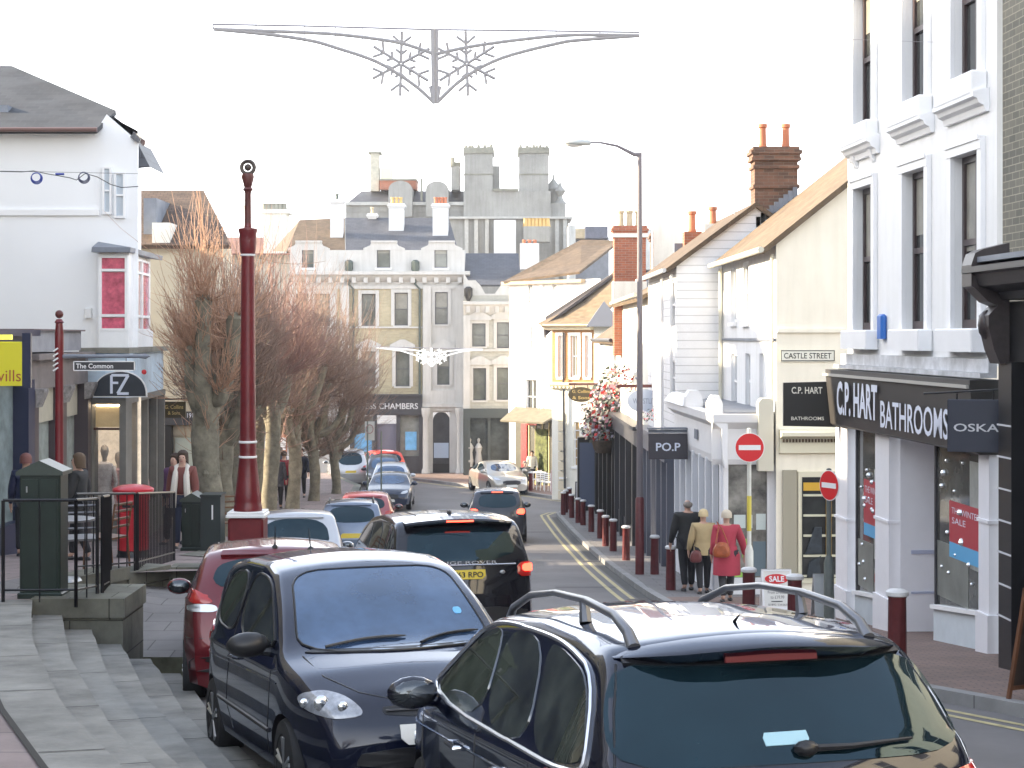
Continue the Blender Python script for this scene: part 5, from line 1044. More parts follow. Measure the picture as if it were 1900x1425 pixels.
# far row on the left that closes the view behind the trees (and shades the street)
def terrace_row(name, label, xf, y0, y1, ze_, zr_, mw, mr, wins=2):
    F = FR((xf, y0), (xf - .3, y1), 1); t = thing(name, label, 'building', (xf - 3, (y0 + y1) / 2, T((y0 + y1) / 2)))
    hs_ = []
    n = int(F.len / 3)
    for i in range(n):
        for z in (T(y0) + 3.6, T(y0) + 6.2):
            if z + 1.5 < ze_: u = (i + .5) * F.len / n; hs_.append((u - .45, u + .45, z, z + 1.5))
    m = MB(); wall(m, F, 0, F.len, T(y1) - 1, ze_, hs_, .15); m.box(F, .02, F.len - .02, -7, -.4, T(y1) - 1, ze_ - .05); m.build('wall', mw, t)
    for r in hs_: window(t, F, *r, depth=.12)
    m = MB(); m.slab([F(-.1, .3, ze_), F(F.len + .1, .3, ze_), F(F.len + .1, -3.5, zr_), F(-.1, -3.5, zr_)], .1); m.slab([F(-.1, -7.2, ze_), F(F.len + .1, -7.2, ze_), F(F.len + .1, -3.5, zr_), F(-.1, -3.5, zr_)], .1); m.build('roof', mr, t)
    for y in (0.02, F.len + .08): pass
    m = MB(); m.face([F(0, 0, ze_ - .1), F(0, -7, ze_ - .1), F(0, -3.5, zr_ - .05)]); m.face([F(F.len, 0, ze_ - .1), F(F.len, -7, ze_ - .1), F(F.len, -3.5, zr_ - .05)]); m.build('gable_wall', mw, t)
    blackfront(t, FR((xf + .05, y0), (xf - .25, y1), 1), 0, T(y0) + 3.0, DGREY)
    return t
terrace_row('terrace_house', 'rendered house with shop along the raised pavement behind the middle trees', -10.2, 54, 66, ZC + 1.6, ZC + 3.4, IVORY, BTILE)
terrace_row('terrace_house', 'brick house with shop along the raised pavement behind the farther trees', -11.5, 66.2, 82, ZC + .4, ZC + 2.4, YBRICK, SLATE)
terrace_row('terrace_house', 'rendered house on the left behind the camera', -10.5, -34, -1, ZC + 4, ZC + 6, CREAM, BTILE)
def rrow(label, y0, y1, x0, x1, m1):
    F = FR((x0, y0), (x1, y1), -1); t = thing('terrace_house', label, 'building', (x0 + 3, (y0 + y1) / 2, G((y0 + y1) / 2))); hs_ = []
    n = int(F.len / 3)
    for i in range(n):
        for z in (ZC + 1.0, ZC + 3.8): u = (i + .5) * F.len / n; hs_.append((u - .5, u + .5, z, z + 1.7))
    m = MB(); wall(m, F, 0, F.len, G(y1) - 1, ZC + 6.4, hs_, .15); m.box(F, .02, F.len - .02, -7, -.4, G(y1) - 1, ZC + 6.4); m.build('wall', m1, t)
    for r in hs_: window(t, F, *r, depth=.12)
    m = MB(); m.slab([F(-.1, .3, ZC + 6.4), F(F.len + .1, .3, ZC + 6.4), F(F.len + .1, -3.5, ZC + 8.6), F(-.1, -3.5, ZC + 8.6)], .1); m.build('roof', SLATE, t); blackfront(t, FR((x0 - .05, y0), (x1 - .05, y1), -1), 0, G(y0) + 3.3, DGREY)
rrow('cream rendered house on the right beside the camera', -6, 11.5, 12.2, 7.0, CREAM); rrow('white house on the right behind the camera', -30, -6.2, 14.5, 12.4, WHITE)
# unseen houses left of the camera, added and sized to shade the street
terrace_row('terrace_house', 'unseen tall rendered house added left of the camera to shade the street', -9.6, 0, 13, ZC + 7, ZC + 9.5, WHITE, SLATE)
terrace_row('terrace_house', 'unseen brick house made very tall to shade the big white building opposite', -11.5, 13.2, 28.6, ZC + 9.5, ZC + 11.4, YBRICK, SLATE)
terrace_row('terrace_house', 'unseen lower brick house next to the navy shop, kept low to let the sun past', -12.5, 28.8, 35.6, ZC + 3.6, ZC + 5.2, YBRICK, SLATE)
# ================================================================ vehicles
PAINT = {}
def paint(name, col, metal=.35, rough=.28):
    m = mat(name, col, rough, metal=metal if max(col) > .1 else 0.0, coat=1.0, spec=.2, ctint=(.74, .82, 1.0) if max(col) < .04 else None); return m  # blue coat tint on dark paints stands in for sky reflections
CGL = mat('car glass', (.006, .016, .022), .02, spec=.6, var=.6, vscale=1.5, tint=(.6, .85, 1.0), ior=1.5)  # blue tint stands in for reflected sky
LAMPR = mat('tail lamp red', (.42, .015, .012), .15, coat=1)
LAMPL = mat('lit brake lamp', (1.0, .06, .03), .3, emit=2.2)
LAMPC = mat('clear lamp lens', (.55, .57, .60), .12, metal=.5, coat=1)
LAMPI = mat('lamp reflector', (.75, .77, .8), .15, metal=.9)
PLY = mat('yellow number plate', (.70, .52, .04), .4); PLW = mat('white number plate', (.75, .75, .72), .4)
def sm_prof(pts, n=500, win=.10):
    y = np.array([p[0] for p in pts]); z = np.array([p[1] for p in pts]); L = y[-1]
    t = np.linspace(0, L, n); zz = np.interp(t, y, z); k = max(1, int(win / (L / n)))
    pad = np.concatenate([2 * zz[0] - zz[k:0:-1], zz, 2 * zz[-1] - zz[-2:-k - 2:-1]])
    ker = np.ones(k) / k; s = np.convolve(pad, ker, 'same')[k:k + n]; s = np.convolve(np.concatenate([2 * s[0] - s[k:0:-1], s, 2 * s[-1] - s[-2:-k - 2:-1]]), ker, 'same')[k:k + n]
    s[0] = zz[0]; s[-1] = zz[-1]
    return lambda v: float(np.interp(v, t, s))
class Car:
    def __init__(s, name, label, cat, L, W, H, top, wheels, wr, m, sh=(.90, .84), tumble=.24, group='cars along the street', hi=True, rnd=(.13, .17), zb=.2, bulge=(.10, .20), crown=.045):
        s.L, s.W, s.H, s.m = L, W, H, m
        s.root = thing(name, label, cat, (0, 0, 0), group)
        zt = sm_prof(top); ny = 56 if hi else 34
        ys = sorted(set([round(v, 4) for v in list(np.concatenate([np.linspace(0, .7, ny // 3) ** 1.0, np.linspace(.7, L - .7, ny // 2), np.linspace(L - .7, L, ny // 3)]))]))
        hw0 = W / 2
        def hw(y):
            e = 0
            if y < .8: e = rnd[0] * ((.8 - y) / .8) ** 2.6
            if y > L - .9: e = rnd[1] * ((y - L + .9) / .9) ** 2.4
            return hw0 - e
        s.hw = hw
        def section(y):
            t = zt(y); w = hw(y); zsh = sh[0] + (sh[1] - sh[0]) * y / L; P = []
            def side(z):
                if z < .5: b = 1 - .07 * ((.5 - z) / .35) ** 2
                elif z < zsh: b = 1 - .025 * ((z - .5) / (zsh - .5)) ** 2
                else: b = .975 - tumble * ((z - zsh) / (H - zsh)) ** 1.05
                return w * b
            r = .09; zc_ = max(t - r, zb + .12)
            P.append((w * .80, zb)); P.append((side(zb + .04) - .0, zb + .05))
            lv = [.35, .55, .75, .92, 1.0]; low = min(zsh, zc_)
            for q in lv: P.append((side(zb + .05 + (low - zb - .05) * q), zb + .05 + (low - zb - .05) * q))
            up = [.02 / max(.02, zc_ - low), .2, .4, .6, .8, 1.0] if zc_ > low + .05 else [.2, .4, .5, .6, .8, 1.0]
            for q in up: z = low + (zc_ - low) * q + 1e-4 * q; P.append((side(z) - (.012 if zc_ > low + .05 else 0), z))
            w1 = side(zc_) - (.012 if zc_ > low + .05 else 0)
            for a in (25, 50, 72): P.append((w1 - r * 1.1 + r * 1.1 * math.cos(R(a)), zc_ + (t - zc_) * math.sin(R(a)) * .96))
            wt = w1 - r * .9
            for q in (.8, .5, .2): P.append((wt * q, t + (crown * (1 - q * q)) * 1.0 - .003))
            return P
        V = []; F = []; secs = [section(y) for y in ys]; K = len(secs[0])
        def defo(x, y, z):
            q = abs(x) / hw0
            if y < .9: y = y + bulge[0] * q ** 2.2 * (1 - y / .9) + (.05 * max(0, (.35 - z) / .3) if y < .3 else 0) * (1 - min(1, y / .3))
            if y > L - 1.2: y = y - bulge[1] * q ** 2.2 * (1 - (L - y) / 1.2)
            return (x, y, z)
        for y, P in zip(ys, secs):
            for x, z in P: V.append(defo(x, y, z))
            V.append(defo(0, y, P[-1][1] + .002))
            for x, z in reversed(P): V.append(defo(-x, y, z))
        N = 2 * K + 1
        for j in range(len(ys) - 1):
            for i in range(N): a = j * N + i; b = j * N + (i + 1) % N; F.append((a, b, b + N, a + N))
        for (j, fl) in ((0, 1), (len(ys) - 1, 0)):     # caps
            cols = 8; base = j * N; rows = []
            P = secs[j]; y = ys[j]
            for k in range(K):
                row = [base + k]
                for c in range(1, cols): q = 1 - 2 * c / cols; V.append(defo(P[k][0] * q, y, P[k][1] + (0 if k < K - 1 else 0))); row.append(len(V) - 1)
                row.append(base + N - 1 - k); rows.append(row)
            for k in range(K - 1):
                for c in range(cols): q = (rows[k][c], rows[k][c + 1], rows[k + 1][c + 1], rows[k + 1][c]); F.append(q if fl else q[::-1])
            top_ = rows[K - 1]; F.append(tuple(top_ + [base + K]) if fl else tuple((top_ + [base + K])[::-1]))
        me = bpy.data.meshes.new('body'); me.from_pydata(V, [], F)
        me.materials.append(m); me.materials.append(PLAST)
        bm = bmesh.new(); bm.from_mesh(me); bmesh.ops.remove_doubles(bm, verts=bm.verts, dist=1e-5); bmesh.ops.recalc_face_normals(bm, faces=bm.faces); bm.to_mesh(me); bm.free()
        s.bvh = BVHTree.FromPolygons([v.co.copy() for v in me.vertices], [list(p.vertices) for p in me.polygons])
        body = bpy.data.objects.new('body', me); COL.objects.link(body)
        # wheel wells by boolean
        cb = MB()
        for yw in wheels:
            for sx in (-1, 1):
                x0, x1 = sx * (hw0 - .26), sx * (hw0 + .1); k = 28; r = wr * 1.10
                ring = [(yw + r * math.cos(2 * math.pi * i / k), wr + r * math.sin(2 * math.pi * i / k)) for i in range(k)]
                VV = [(x0, a, b) for a, b in ring] + [(x1, a, b) for a, b in ring]
                FF_ = [tuple(range(k)), tuple(range(2 * k - 1, k - 1, -1))] + [(i, k + i, k + (i + 1) % k, (i + 1) % k) for i in range(k)]
                cb.add(VV, FF_)
        co = cb.build('cut', PLAST); bmx = bmesh.new(); bmx.from_mesh(co.data); bmesh.ops.recalc_face_normals(bmx, faces=bmx.faces); bmx.to_mesh(co.data); bmx.free()
        md = body.modifiers.new('b', 'BOOLEAN'); md.operation = 'DIFFERENCE'; md.object = co; md.solver = 'EXACT'; md.material_mode = 'TRANSFER'
        dg = bpy.context.evaluated_depsgraph_get(); me2 = bpy.data.meshes.new_from_object(body.evaluated_get(dg)); body.modifiers.clear(); body.data = me2; me2.name = 'body'
        bpy.data.objects.remove(co)
        for p in me2.polygons: p.use_smooth = True
        me2.set_sharp_from_angle(angle=R(50)); body.parent = s.root; s.body = body
        for yw in wheels:
            for sx in (-1, 1): s.wheel(sx * (hw0 - .115), yw, wr, sx)
    def wheel(s, x, y, r, sx):
        mb = MB(); ax = Matrix.Rotation(R(90) * sx, 3, 'Y')
        mb.lathe((x, y, r), [(r * .66, -.10), (r * .93, -.10), (r, -.07), (r, .07), (r * .95, .10), (r * .68, .105), (r * .66, .10)], 32, ax=ax)
        w = mb.build('wheel', RUBBER, s.root)
        mb = MB(); mb.lathe((x, y, r), [(r * .66, .095), (r * .64, .10), (r * .60, .07), (r * .55, .03), (0.03, .025)], 28, ax=ax)
        for k in range(5):
            a = 2 * math.pi * k / 5 + .3
            for da in (-.12, .12):
                d_ = Vector((0, math.cos(a + da), math.sin(a + da))); e = Vector((0, math.cos(a), math.sin(a)))
                mb.tube([Vector((x + sx * .085, y, r)) + e * r * .12, Vector((x + sx * .095, y, r)) + d_ * r * .62], [.022, .018], 5)
        mb.lathe((x, y, r), [(r * .14, .06), (r * .13, .10), (.005, .105)], 12, ax=ax)
        mb.build('rim', ALLOY, w)
    def hit(s, o, d):
        h = s.bvh.ray_cast(Vector(o), Vector(d), 20); return h
    def proj(s, p2, view, off):
        a, b = p2
        if view == 'L': o, d = (-4, a, b), (1, 0, 0)
        elif view == 'R': o, d = (4, a, b), (-1, 0, 0)
        elif view == 'B': o, d = (a, -4, b), (0, 1, 0)
        elif view == 'F': o, d = (a, s.L + 4, b), (0, -1, 0)
        elif view == 'T': o, d = (a, b, 5), (0, 0, -1)
        h = s.hit(o, d)
        if h[0] is None: return None
        return h[0] + h[1] * off if h[1].dot(Vector(d)) < 0 else h[0] - h[1] * off
    def patch(s, name, view, poly, m, off=.004, rings=8, n=48, rnd=2, parent=None, dome=0.0, edge=True):
        P = [Vector(p) for p in poly]
        for _ in range(rnd):
            Q = []
            for i in range(len(P)): a, b = P[i], P[(i + 1) % len(P)]; Q += [a.lerp(b, .22), a.lerp(b, .78)]
            P = Q
        seg = [(P[(i + 1) % len(P)] - P[i]).length for i in range(len(P))]; tot = sum(seg); Rn = []; i = 0; acc = 0
        for k in range(n):
            t = tot * k / n
            while acc + seg[i] < t: acc += seg[i]; i += 1
            Rn.append(P[i].lerp(P[(i + 1) % len(P)], (t - acc) / max(seg[i], 1e-9)))
        c = sum(Rn, Vector((0, 0))) / n; V = []; F = []
        hc = s.proj(c, view, off + dome)
        if hc is None: return None
        V.append(hc); last = None
        for r in range(1, rings + 1):
            t = r / rings
            for p in Rn:
                q = c + (p - c) * t; h = s.proj(q, view, off + dome * (1 - t * t))
                if h is None:
                    tt = t
                    while h is None and tt > .1: tt -= .03; h = s.proj(c + (p - c) * tt, view, off)
                    if h is None: h = hc
                V.append(h)
        for k in range(n): F.append((0, 1 + k, 1 + (k + 1) % n))
        for r in range(rings - 1):
            for k in range(n): a = 1 + r * n + k; b = 1 + r * n + (k + 1) % n; F.append((a, a + n, b + n, b))
        # skirt to close the edge
        if edge:
            base = len(V)
            for k in range(n): h = s.proj(Rn[k], view, -.01); V.append(h if h is not None else V[1 + (rings - 1) * n + k])
            for k in range(n): a = 1 + (rings - 1) * n + k; b = 1 + (rings - 1) * n + (k + 1) % n; F.append((a, base + k, base + (k + 1) % n, b))
        mb = MB(); mb.add(V, F, True); o = mb.build(name, m, parent or s.root); o['_r'] = 0; del o['_r']
        s.last_ring = V[1 + (rings - 1) * n:1 + rings * n]
        return o
    def sides(s, name, poly, m, **k):
        return [s.patch(name, v, poly, m, **k) for v in ('L', 'R')]
    def mirr(s, name, poly, m, view='B', **k):
        return [s.patch(name, view, poly, m, **k), s.patch(name, view, [(-a, b) for a, b in poly][::-1], m, **k)]
    def line(s, name, view, pts, r, m, off=.002, parent=None, sub=.05, closed=False):
        P = [Vector(p) for p in pts]; Q = []
        if closed:
            for _ in range(2):
                Q2 = []
                for i in range(len(P)): a, b = P[i], P[(i + 1) % len(P)]; Q2 += [a.lerp(b, .25), a.lerp(b, .75)]
                P = Q2
            P.append(P[0])
        for a, b in zip(P[:-1], P[1:]):
            n = max(1, int((b - a).length / sub))
            for k in range(n): Q.append(a.lerp(b, k / n))
        Q.append(P[-1]); V = [s.proj(q, view, off) for q in Q]; V = [v for v in V if v is not None]
        mb = MB(); mb.tube(V, r, 6); return mb.build(name, m, parent or s.root)
    def trim(s, name, ring, r, m, parent=None):
        mb = MB(); mb.tube(list(ring) + [ring[0], ring[1]], r, 6, caps=False); return mb.build(name, m, parent or s.root)
    def mirrors(s, y, z, m, size=(.13, .07, .085), mc=None):
        for sx in (-1, 1):
            x = sx * (s.hw(y) * .95 + .13); mb = MB(); mb.ball((x, y, z), 1, 14, (size[0], size[1], size[2])); mb.tube([(x - sx * .22, y + .03, z - .06), (x - sx * .05, y + .01, z - .04)], [.035, .03], 8); h = mb.build('wing_mirror', mc or m, s.root)
            mb = MB(); mb.ball((x, y - size[1] * .62, z), 1, 12, (size[0] * .84, size[1] * .4, size[2] * .8)); mb.build('mirror_glass', mat('mirror glass', (.10, .11, .12), .05, metal=.8), h)
    def plate(s, view, zc, txt, m, w=.52, h=.115, xoff=0):
        o = s.patch('number_plate', view, [(xoff - w / 2, zc - h / 2), (xoff + w / 2, zc - h / 2), (xoff + w / 2, zc + h / 2), (xoff - w / 2, zc + h / 2)], m, off=.015, rings=2, n=16, rnd=0)
        p = s.proj((xoff, zc), view, .02); F = FR((-1, p.y), (1, p.y), 1) if view == 'B' else FR((1, p.y), (-1, p.y), 1)
        uc = 1 + xoff if view == 'B' else 1 - xoff
        if txt: lettering(txt, F, uc, zc, w * .88, h * .62, BLACK, s.root, .002, bold=.02, name='plate_lettering')
        return o
    def place(s, x, y, z, yaw, pitch=0.0):
        s.root.location = (x, y, z); s.root.rotation_euler = (R(pitch), 0, R(yaw))
def slope(y): return math.degrees(math.atan((G(y + 1.5) - G(y - 1.5)) / 3))
SGL = mat('car side glass', (.075, .085, .065), .02, spec=1.0, coat=.2, var=.8, vscale=4.5, ior=2.4)  # lifted, blotchy colour stands in for reflections on the side windows
# ---- 1. near dark estate, rear towards us
INK = paint('deep blue black paint', (.004, .005, .012), .4, .22)
near = Car('estate_car', 'dark blue black estate car with grey roof rails seen from behind in the right foreground', 'car', 4.15, 1.69, 1.48,
    [(0, .62), (.02, .80), (.06, .98), (.12, 1.03), (.24, 1.18), (.43, 1.38), (.52, 1.43), (.9, 1.47), (1.6, 1.49), (2.3, 1.46), (2.75, 1.37), (3.2, 1.10), (3.38, .99), (3.6, .94), (3.95, .82), (4.12, .66), (4.15, .5)], (.70, 3.32), .33, INK, sh=(.98, .90), tumble=.26)
rg = near.patch('rear_window', 'B', [(-.72, 1.01), (0, 1.01), (.72, 1.01), (.69, 1.22), (.60, 1.39), (-.60, 1.39), (-.69, 1.22)], CGL, off=.006, rings=12, rnd=2, n=80)
for v in ('L', 'R'):
    A_ = near.patch('side_window', v, [(2.02, .985), (3.2, 1.0), (2.86, 1.20), (2.45, 1.375), (2.16, 1.41)], SGL, off=.005, rings=10, rnd=2, n=64); 
    B_ = near.patch('side_window', v, [(1.12, .985), (1.95, .985), (2.09, 1.412), (1.42, 1.405)], SGL, off=.005, rings=10, rnd=2, n=64)
    C_ = near.patch('side_window', v, [(.38, 1.03), (.52, .99), (1.05, .985), (1.35, 1.40), (1.05, 1.38), (.62, 1.31)], SGL, off=.005, rings=10, rnd=2, n=64)
    pl = [(.34, 1.0), (.45, .965), (3.3, .985), (2.92, 1.2), (2.5, 1.39), (2.15, 1.432), (1.3, 1.425), (.95, 1.395), (.55, 1.325)]
    near.line('chrome_window_trim', v, pl, .011, mat('satin chrome', (.62, .63, .66), .25, metal=.9), off=.006, closed=True)
    near.line('door_seam', v, [(2.0, .98), (1.97, .4)], .004, BLACK, off=0); near.line('door_seam', v, [(1.02, .97), (.95, .75), (1.05, .45)], .004, BLACK, off=0)
    near.line('door_seam', v, [(3.25, .98), (3.2, .4)], .004, BLACK, off=0)
    near.line('shoulder_crease', v, [(.3, .86), (4.1, .82)], .006, INK, off=.001)
    for y in (1.32, 2.28):
        a = near.proj((y, .83), v, .03); b = near.proj((y + .2, .835), v, .03); mb = MB(); mb.tube([near.proj((y, .83), v, 0), a, b, near.proj((y + .2, .835), v, 0)], [.012, .014, .014, .012], 8); mb.build('door_handle', CHROME, near.root)
    sx = -1 if v == 'L' else 1
    fx = lambda y, dz: near.hit((sx * .50, y, 5), (0, 0, -1))[0] + Vector((0, 0, dz))
    q = [(.55, -.01), (.62, .035), (.8, .075), (1.2, .095), (1.7, .098), (2.15, .085), (2.5, .05), (2.62, -.01)]
    mb = MB(); mb.tube([fx(y, dz) for y, dz in q], [.030, .024, .020, .018, .016, .017, .020, .022], 10); mb.tube([fx(1.22, 0), fx(1.24, .09)], [.03, .02], 8); mb.build('roof_rail', mat('grey roof rail', (.16, .165, .18), .3, metal=.5), near.root)
    near.patch('tail_lamp', 'B', [(sx * .52, .84), (sx * .84, .80), (sx * .86, .98), (sx * .6, .94)][::1], LAMPR, off=.012, rings=5, rnd=2, dome=.012)
    near.patch('tail_lamp', v, [(.16, .80), (.36, .88), (.32, .97), (.16, .96)], LAMPR, off=.012, rings=5, rnd=2)
# spoiler
mb = MB()
P = []
for i in range(17):
    x = -.60 + 1.2 * i / 16; e = (abs(x) / .60) ** 4
    zt_ = near.hit((x, .55, 5), (0, 0, -1))[0].z; yo = .30 + .20 * e
    q_ = 1 - e; P.append([(x, .62, zt_ + .004), (x, yo + .02, zt_ - .028 * q_ - .01 * e), (x, yo, zt_ - .045 * q_ - .015 * e), (x, yo + .05, zt_ - .085 * q_ - .02 * e), (x, .5, zt_ - .10 * q_ - .02 * e)])
for i in range(16):
    for k in range(4): mb.face([P[i][k], P[i + 1][k], P[i + 1][k + 1], P[i][k + 1]], True)
sp = mb.build('spoiler', INK, near.root, merge=True)
mb = MB(); z_ = near.hit((0, .55, 5), (0, 0, -1))[0].z
near.patch('dark_spoiler_strip', 'B', [(-.60, 1.355), (.60, 1.355), (.56, 1.41), (-.56, 1.41)], BLACK, off=.014, rings=4, rnd=1, n=60); part('high_brake_light', mat('unlit brake light', (.13, .012, .015), .3), near.root, 'box', None, -.2, .18, .335, .352, z_ - .10, z_ - .068)  # black strip laid on the tailgate just below the spoiler
p0 = near.proj((0.02, 1.055), 'B', .02); mb = MB(); mb.ball(p0, .035, 10, (1.5, 1, .9)); mb.tube([p0, near.proj((.2, 1.05), 'B', .03), near.proj((.47, 1.06), 'B', .022)], [.016, .012, .006], 6); mb.build('rear_wiper', PLAST, near.root)
st = near.patch('window_sticker', 'B', [(-.13, 1.072), (.05, 1.074), (.045, 1.118), (-.135, 1.116)], mat('pale blue sticker', (.32, .52, .60), .6), off=.010, rings=2, n=16, rnd=0)
near.line('tailgate_seam', 'B', [(-.70, .70), (-.71, .99), (-.66, 1.2), (-.60, 1.37)], .005, BLACK, off=.001); near.line('tailgate_seam', 'B', [(.70, .70), (.71, .99), (.66, 1.2), (.60, 1.37)], .005, BLACK, off=.001)
near.mirrors(2.98, 1.03, INK, (.135, .06, .085)); near.patch('windscreen', 'F', [(-.66, 1.08), (.66, 1.08), (.55, 1.40), (-.55, 1.40)], CGL, off=.005)
near.mirr('headlamp', [(.5, .62), (.8, .66), (.82, .76), (.55, .74)], LAMPC, 'F', dome=.01); near.plate('F', .45, '', PLW); near.plate('B', .52, '', PLY)
mb = MB(); mb.tube([near.hit((0, .75, 5), (0, 0, -1))[0], near.hit((0, .75, 5), (0, 0, -1))[0] + Vector((0, -.06, .03))], [.008, .003], 6); mb.build('aerial', PLAST, near.root)
near.place(1.13, 6.42, G(6.9) + .06, 14, slope(8) - 1.0)
# ---- 2. black hatchback facing us
BLK = paint('blue black paint', (.005, .007, .018), .5, .22)
fox = Car('hatchback_car', 'black three door hatchback facing the camera left of the dark estate', 'car', 3.85, 1.67, 1.54,
    [(0, .6), (.02, .82), (.08, .96), (.2, 1.15), (.42, 1.40), (.55, 1.47), (1.1, 1.53), (1.8, 1.53), (2.15, 1.47), (2.5, 1.28), (2.86, 1.02), (2.98, .97), (3.4, .89), (3.7, .76), (3.82, .62), (3.85, .5)], (.62, 3.08), .30, BLK, sh=(.92, .88), tumble=.22, bulge=(.08, .22))
fox.patch('windscreen', 'F', [(-.67, .99), (0, .985), (.67, .99), (.62, 1.22), (.545, 1.465), (0, 1.475), (-.545, 1.465), (-.60, 1.25)], mat('windscreen glass', (.035, .065, .13), .03, spec=1.0, coat=.3, var=.6, vscale=2.2, tint=(.55, .74, 1.0), ior=1.62), off=.006, rings=12, rnd=2, n=80)  # blue base colour and blotches stand in for the reflected sky
fox.trim('windscreen_seal', fox.last_ring, .008, BLACK)
fox.patch('rear_window', 'B', [(-.56, 1.08), (.56, 1.08), (.5, 1.38), (-.5, 1.38)], CGL, off=.005)
for v in ('L', 'R'):
    fox.patch('side_window', v, [(1.45, .98), (2.72, .985), (2.45, 1.18), (2.1, 1.42), (1.5, 1.45)], SGL, off=.005, rings=10, rnd=2, n=64); fox.trim('window_seal', fox.last_ring, .008, BLACK)
    fox.patch('side_window', v, [(.55, 1.04), (1.35, .985), (1.38, 1.45), (.75, 1.40)], SGL, off=.005, rings=10, rnd=2, n=64); fox.trim('window_seal', fox.last_ring, .008, BLACK)
    fox.line('door_seam', v, [(1.38, 1.44), (1.34, .95), (1.25, .5), (1.4, .32)], .004, BLACK, off=0); fox.line('door_seam', v, [(2.72, .96), (2.7, .6), (2.62, .32)], .004, BLACK, off=0)
    fox.line('side_moulding', v, [(.95, .50), (2.72, .48)], .016, PLAST, off=.004); fox.line('sill_crease', v, [(.3, .78), (2.9, .80)], .006, BLK, off=0)
    mb = MB(); mb.tube([fox.proj((1.45, .84), v, 0), fox.proj((1.46, .84), v, .03), fox.proj((1.64, .845), v, .03), fox.proj((1.65, .845), v, 0)], .014, 8); mb.build('door_handle', BLK, fox.root)
    sx = -1 if v == 'L' else 1
    hl = fox.patch('headlamp', 'F', [(sx * .44, .675), (sx * .64, .65), (sx * .77, .70), (sx * .785, .785), (sx * .66, .815), (sx * .53, .78)], mat('headlamp lens', (.36, .38, .42), .06, metal=.2, coat=1, var=.5, vscale=14), off=.008, rings=6, rnd=2, dome=.010)
    for (a, b, r) in ((.68, .735, .05), (.57, .715, .035), (.75, .735, .03)):
        c = fox.proj((sx * a, b), 'F', .022); mb = MB(); mb.ball(c, r, 12, (1, .35, 1)); mb.build('lamp_bowl', LAMPI, hl)
    fox.patch('tail_lamp', 'B', [(sx * .55, .82), (sx * .78, .82), (sx * .78, 1.0), (sx * .6, 1.0)], LAMPR, off=.01)
fox.line('bonnet_seam', 'F', [(-.66, .97), (-.62, .88), (-.46, .80), (-.30, .765), (.30, .765), (.46, .80), (.62, .88), (.66, .97)], .005, BLACK, off=0)
fox.patch('grille', 'F', [(-.34, .66), (.34, .66), (.36, .73), (-.36, .73)], PLAST, off=.006, rings=3, rnd=1); fox.line('grille_bar', 'F', [(-.33, .695), (.33, .695)], .008, DGREY, off=.012)
fox.patch('lower_grille', 'F', [(-.55, .36), (.55, .36), (.48, .48), (-.48, .48)], BLACK, off=.006, rings=3, rnd=1)
bl_ = fox.proj((0, .72), 'F', .012)
if bl_: mb = MB(); mb.ball(bl_, .045, 14, (1, .2, 1)); mb.build('badge', CHROME, fox.root)
fox.plate('F', .555, '', PLW)
for (a, b) in (((.50, 1.005), (-.05, 1.045)), ((-.12, 1.005), (-.58, 1.05))):
    P = [fox.proj((a[0] + (b[0] - a[0]) * t, a[1] + (b[1] - a[1]) * t + .015 * math.sin(math.pi * t)), 'F', .018) for t in [i / 8 for i in range(9)]]; mb = MB(); mb.tube(P, [.010] * 8 + [.004], 6); mb.build('wiper', PLAST, fox.root)
fox.patch('scuttle', 'F', [(-.64, .985), (.64, .985), (.62, 1.0), (-.62, 1.0)], PLAST, off=.008, rings=2, rnd=0)
td = fox.patch('tax_disc', 'F', [(-.52, 1.16), (-.46, 1.16), (-.46, 1.20), (-.52, 1.20)], mat('blue paper disc', (.15, .45, .75), .5), off=.010, rings=2, n=16, rnd=1)
fox.mirrors(2.52, 1.02, BLK, (.15, .09, .085), PLAST)
h = fox.hit((0.1, .9, 5), (0, 0, -1))[0]; mb = MB(); mb.tube([h, h + Vector((0, -.06, .16))], [.006, .003], 6); mb.lathe(h, [(.03, -.01), (.025, .015), (.008, .03)], 8); mb.build('aerial', PLAST, fox.root)
fy = 12.6; fox.place(-1.72, 14.35, G(14.1) - .06, 200, -slope(fy))
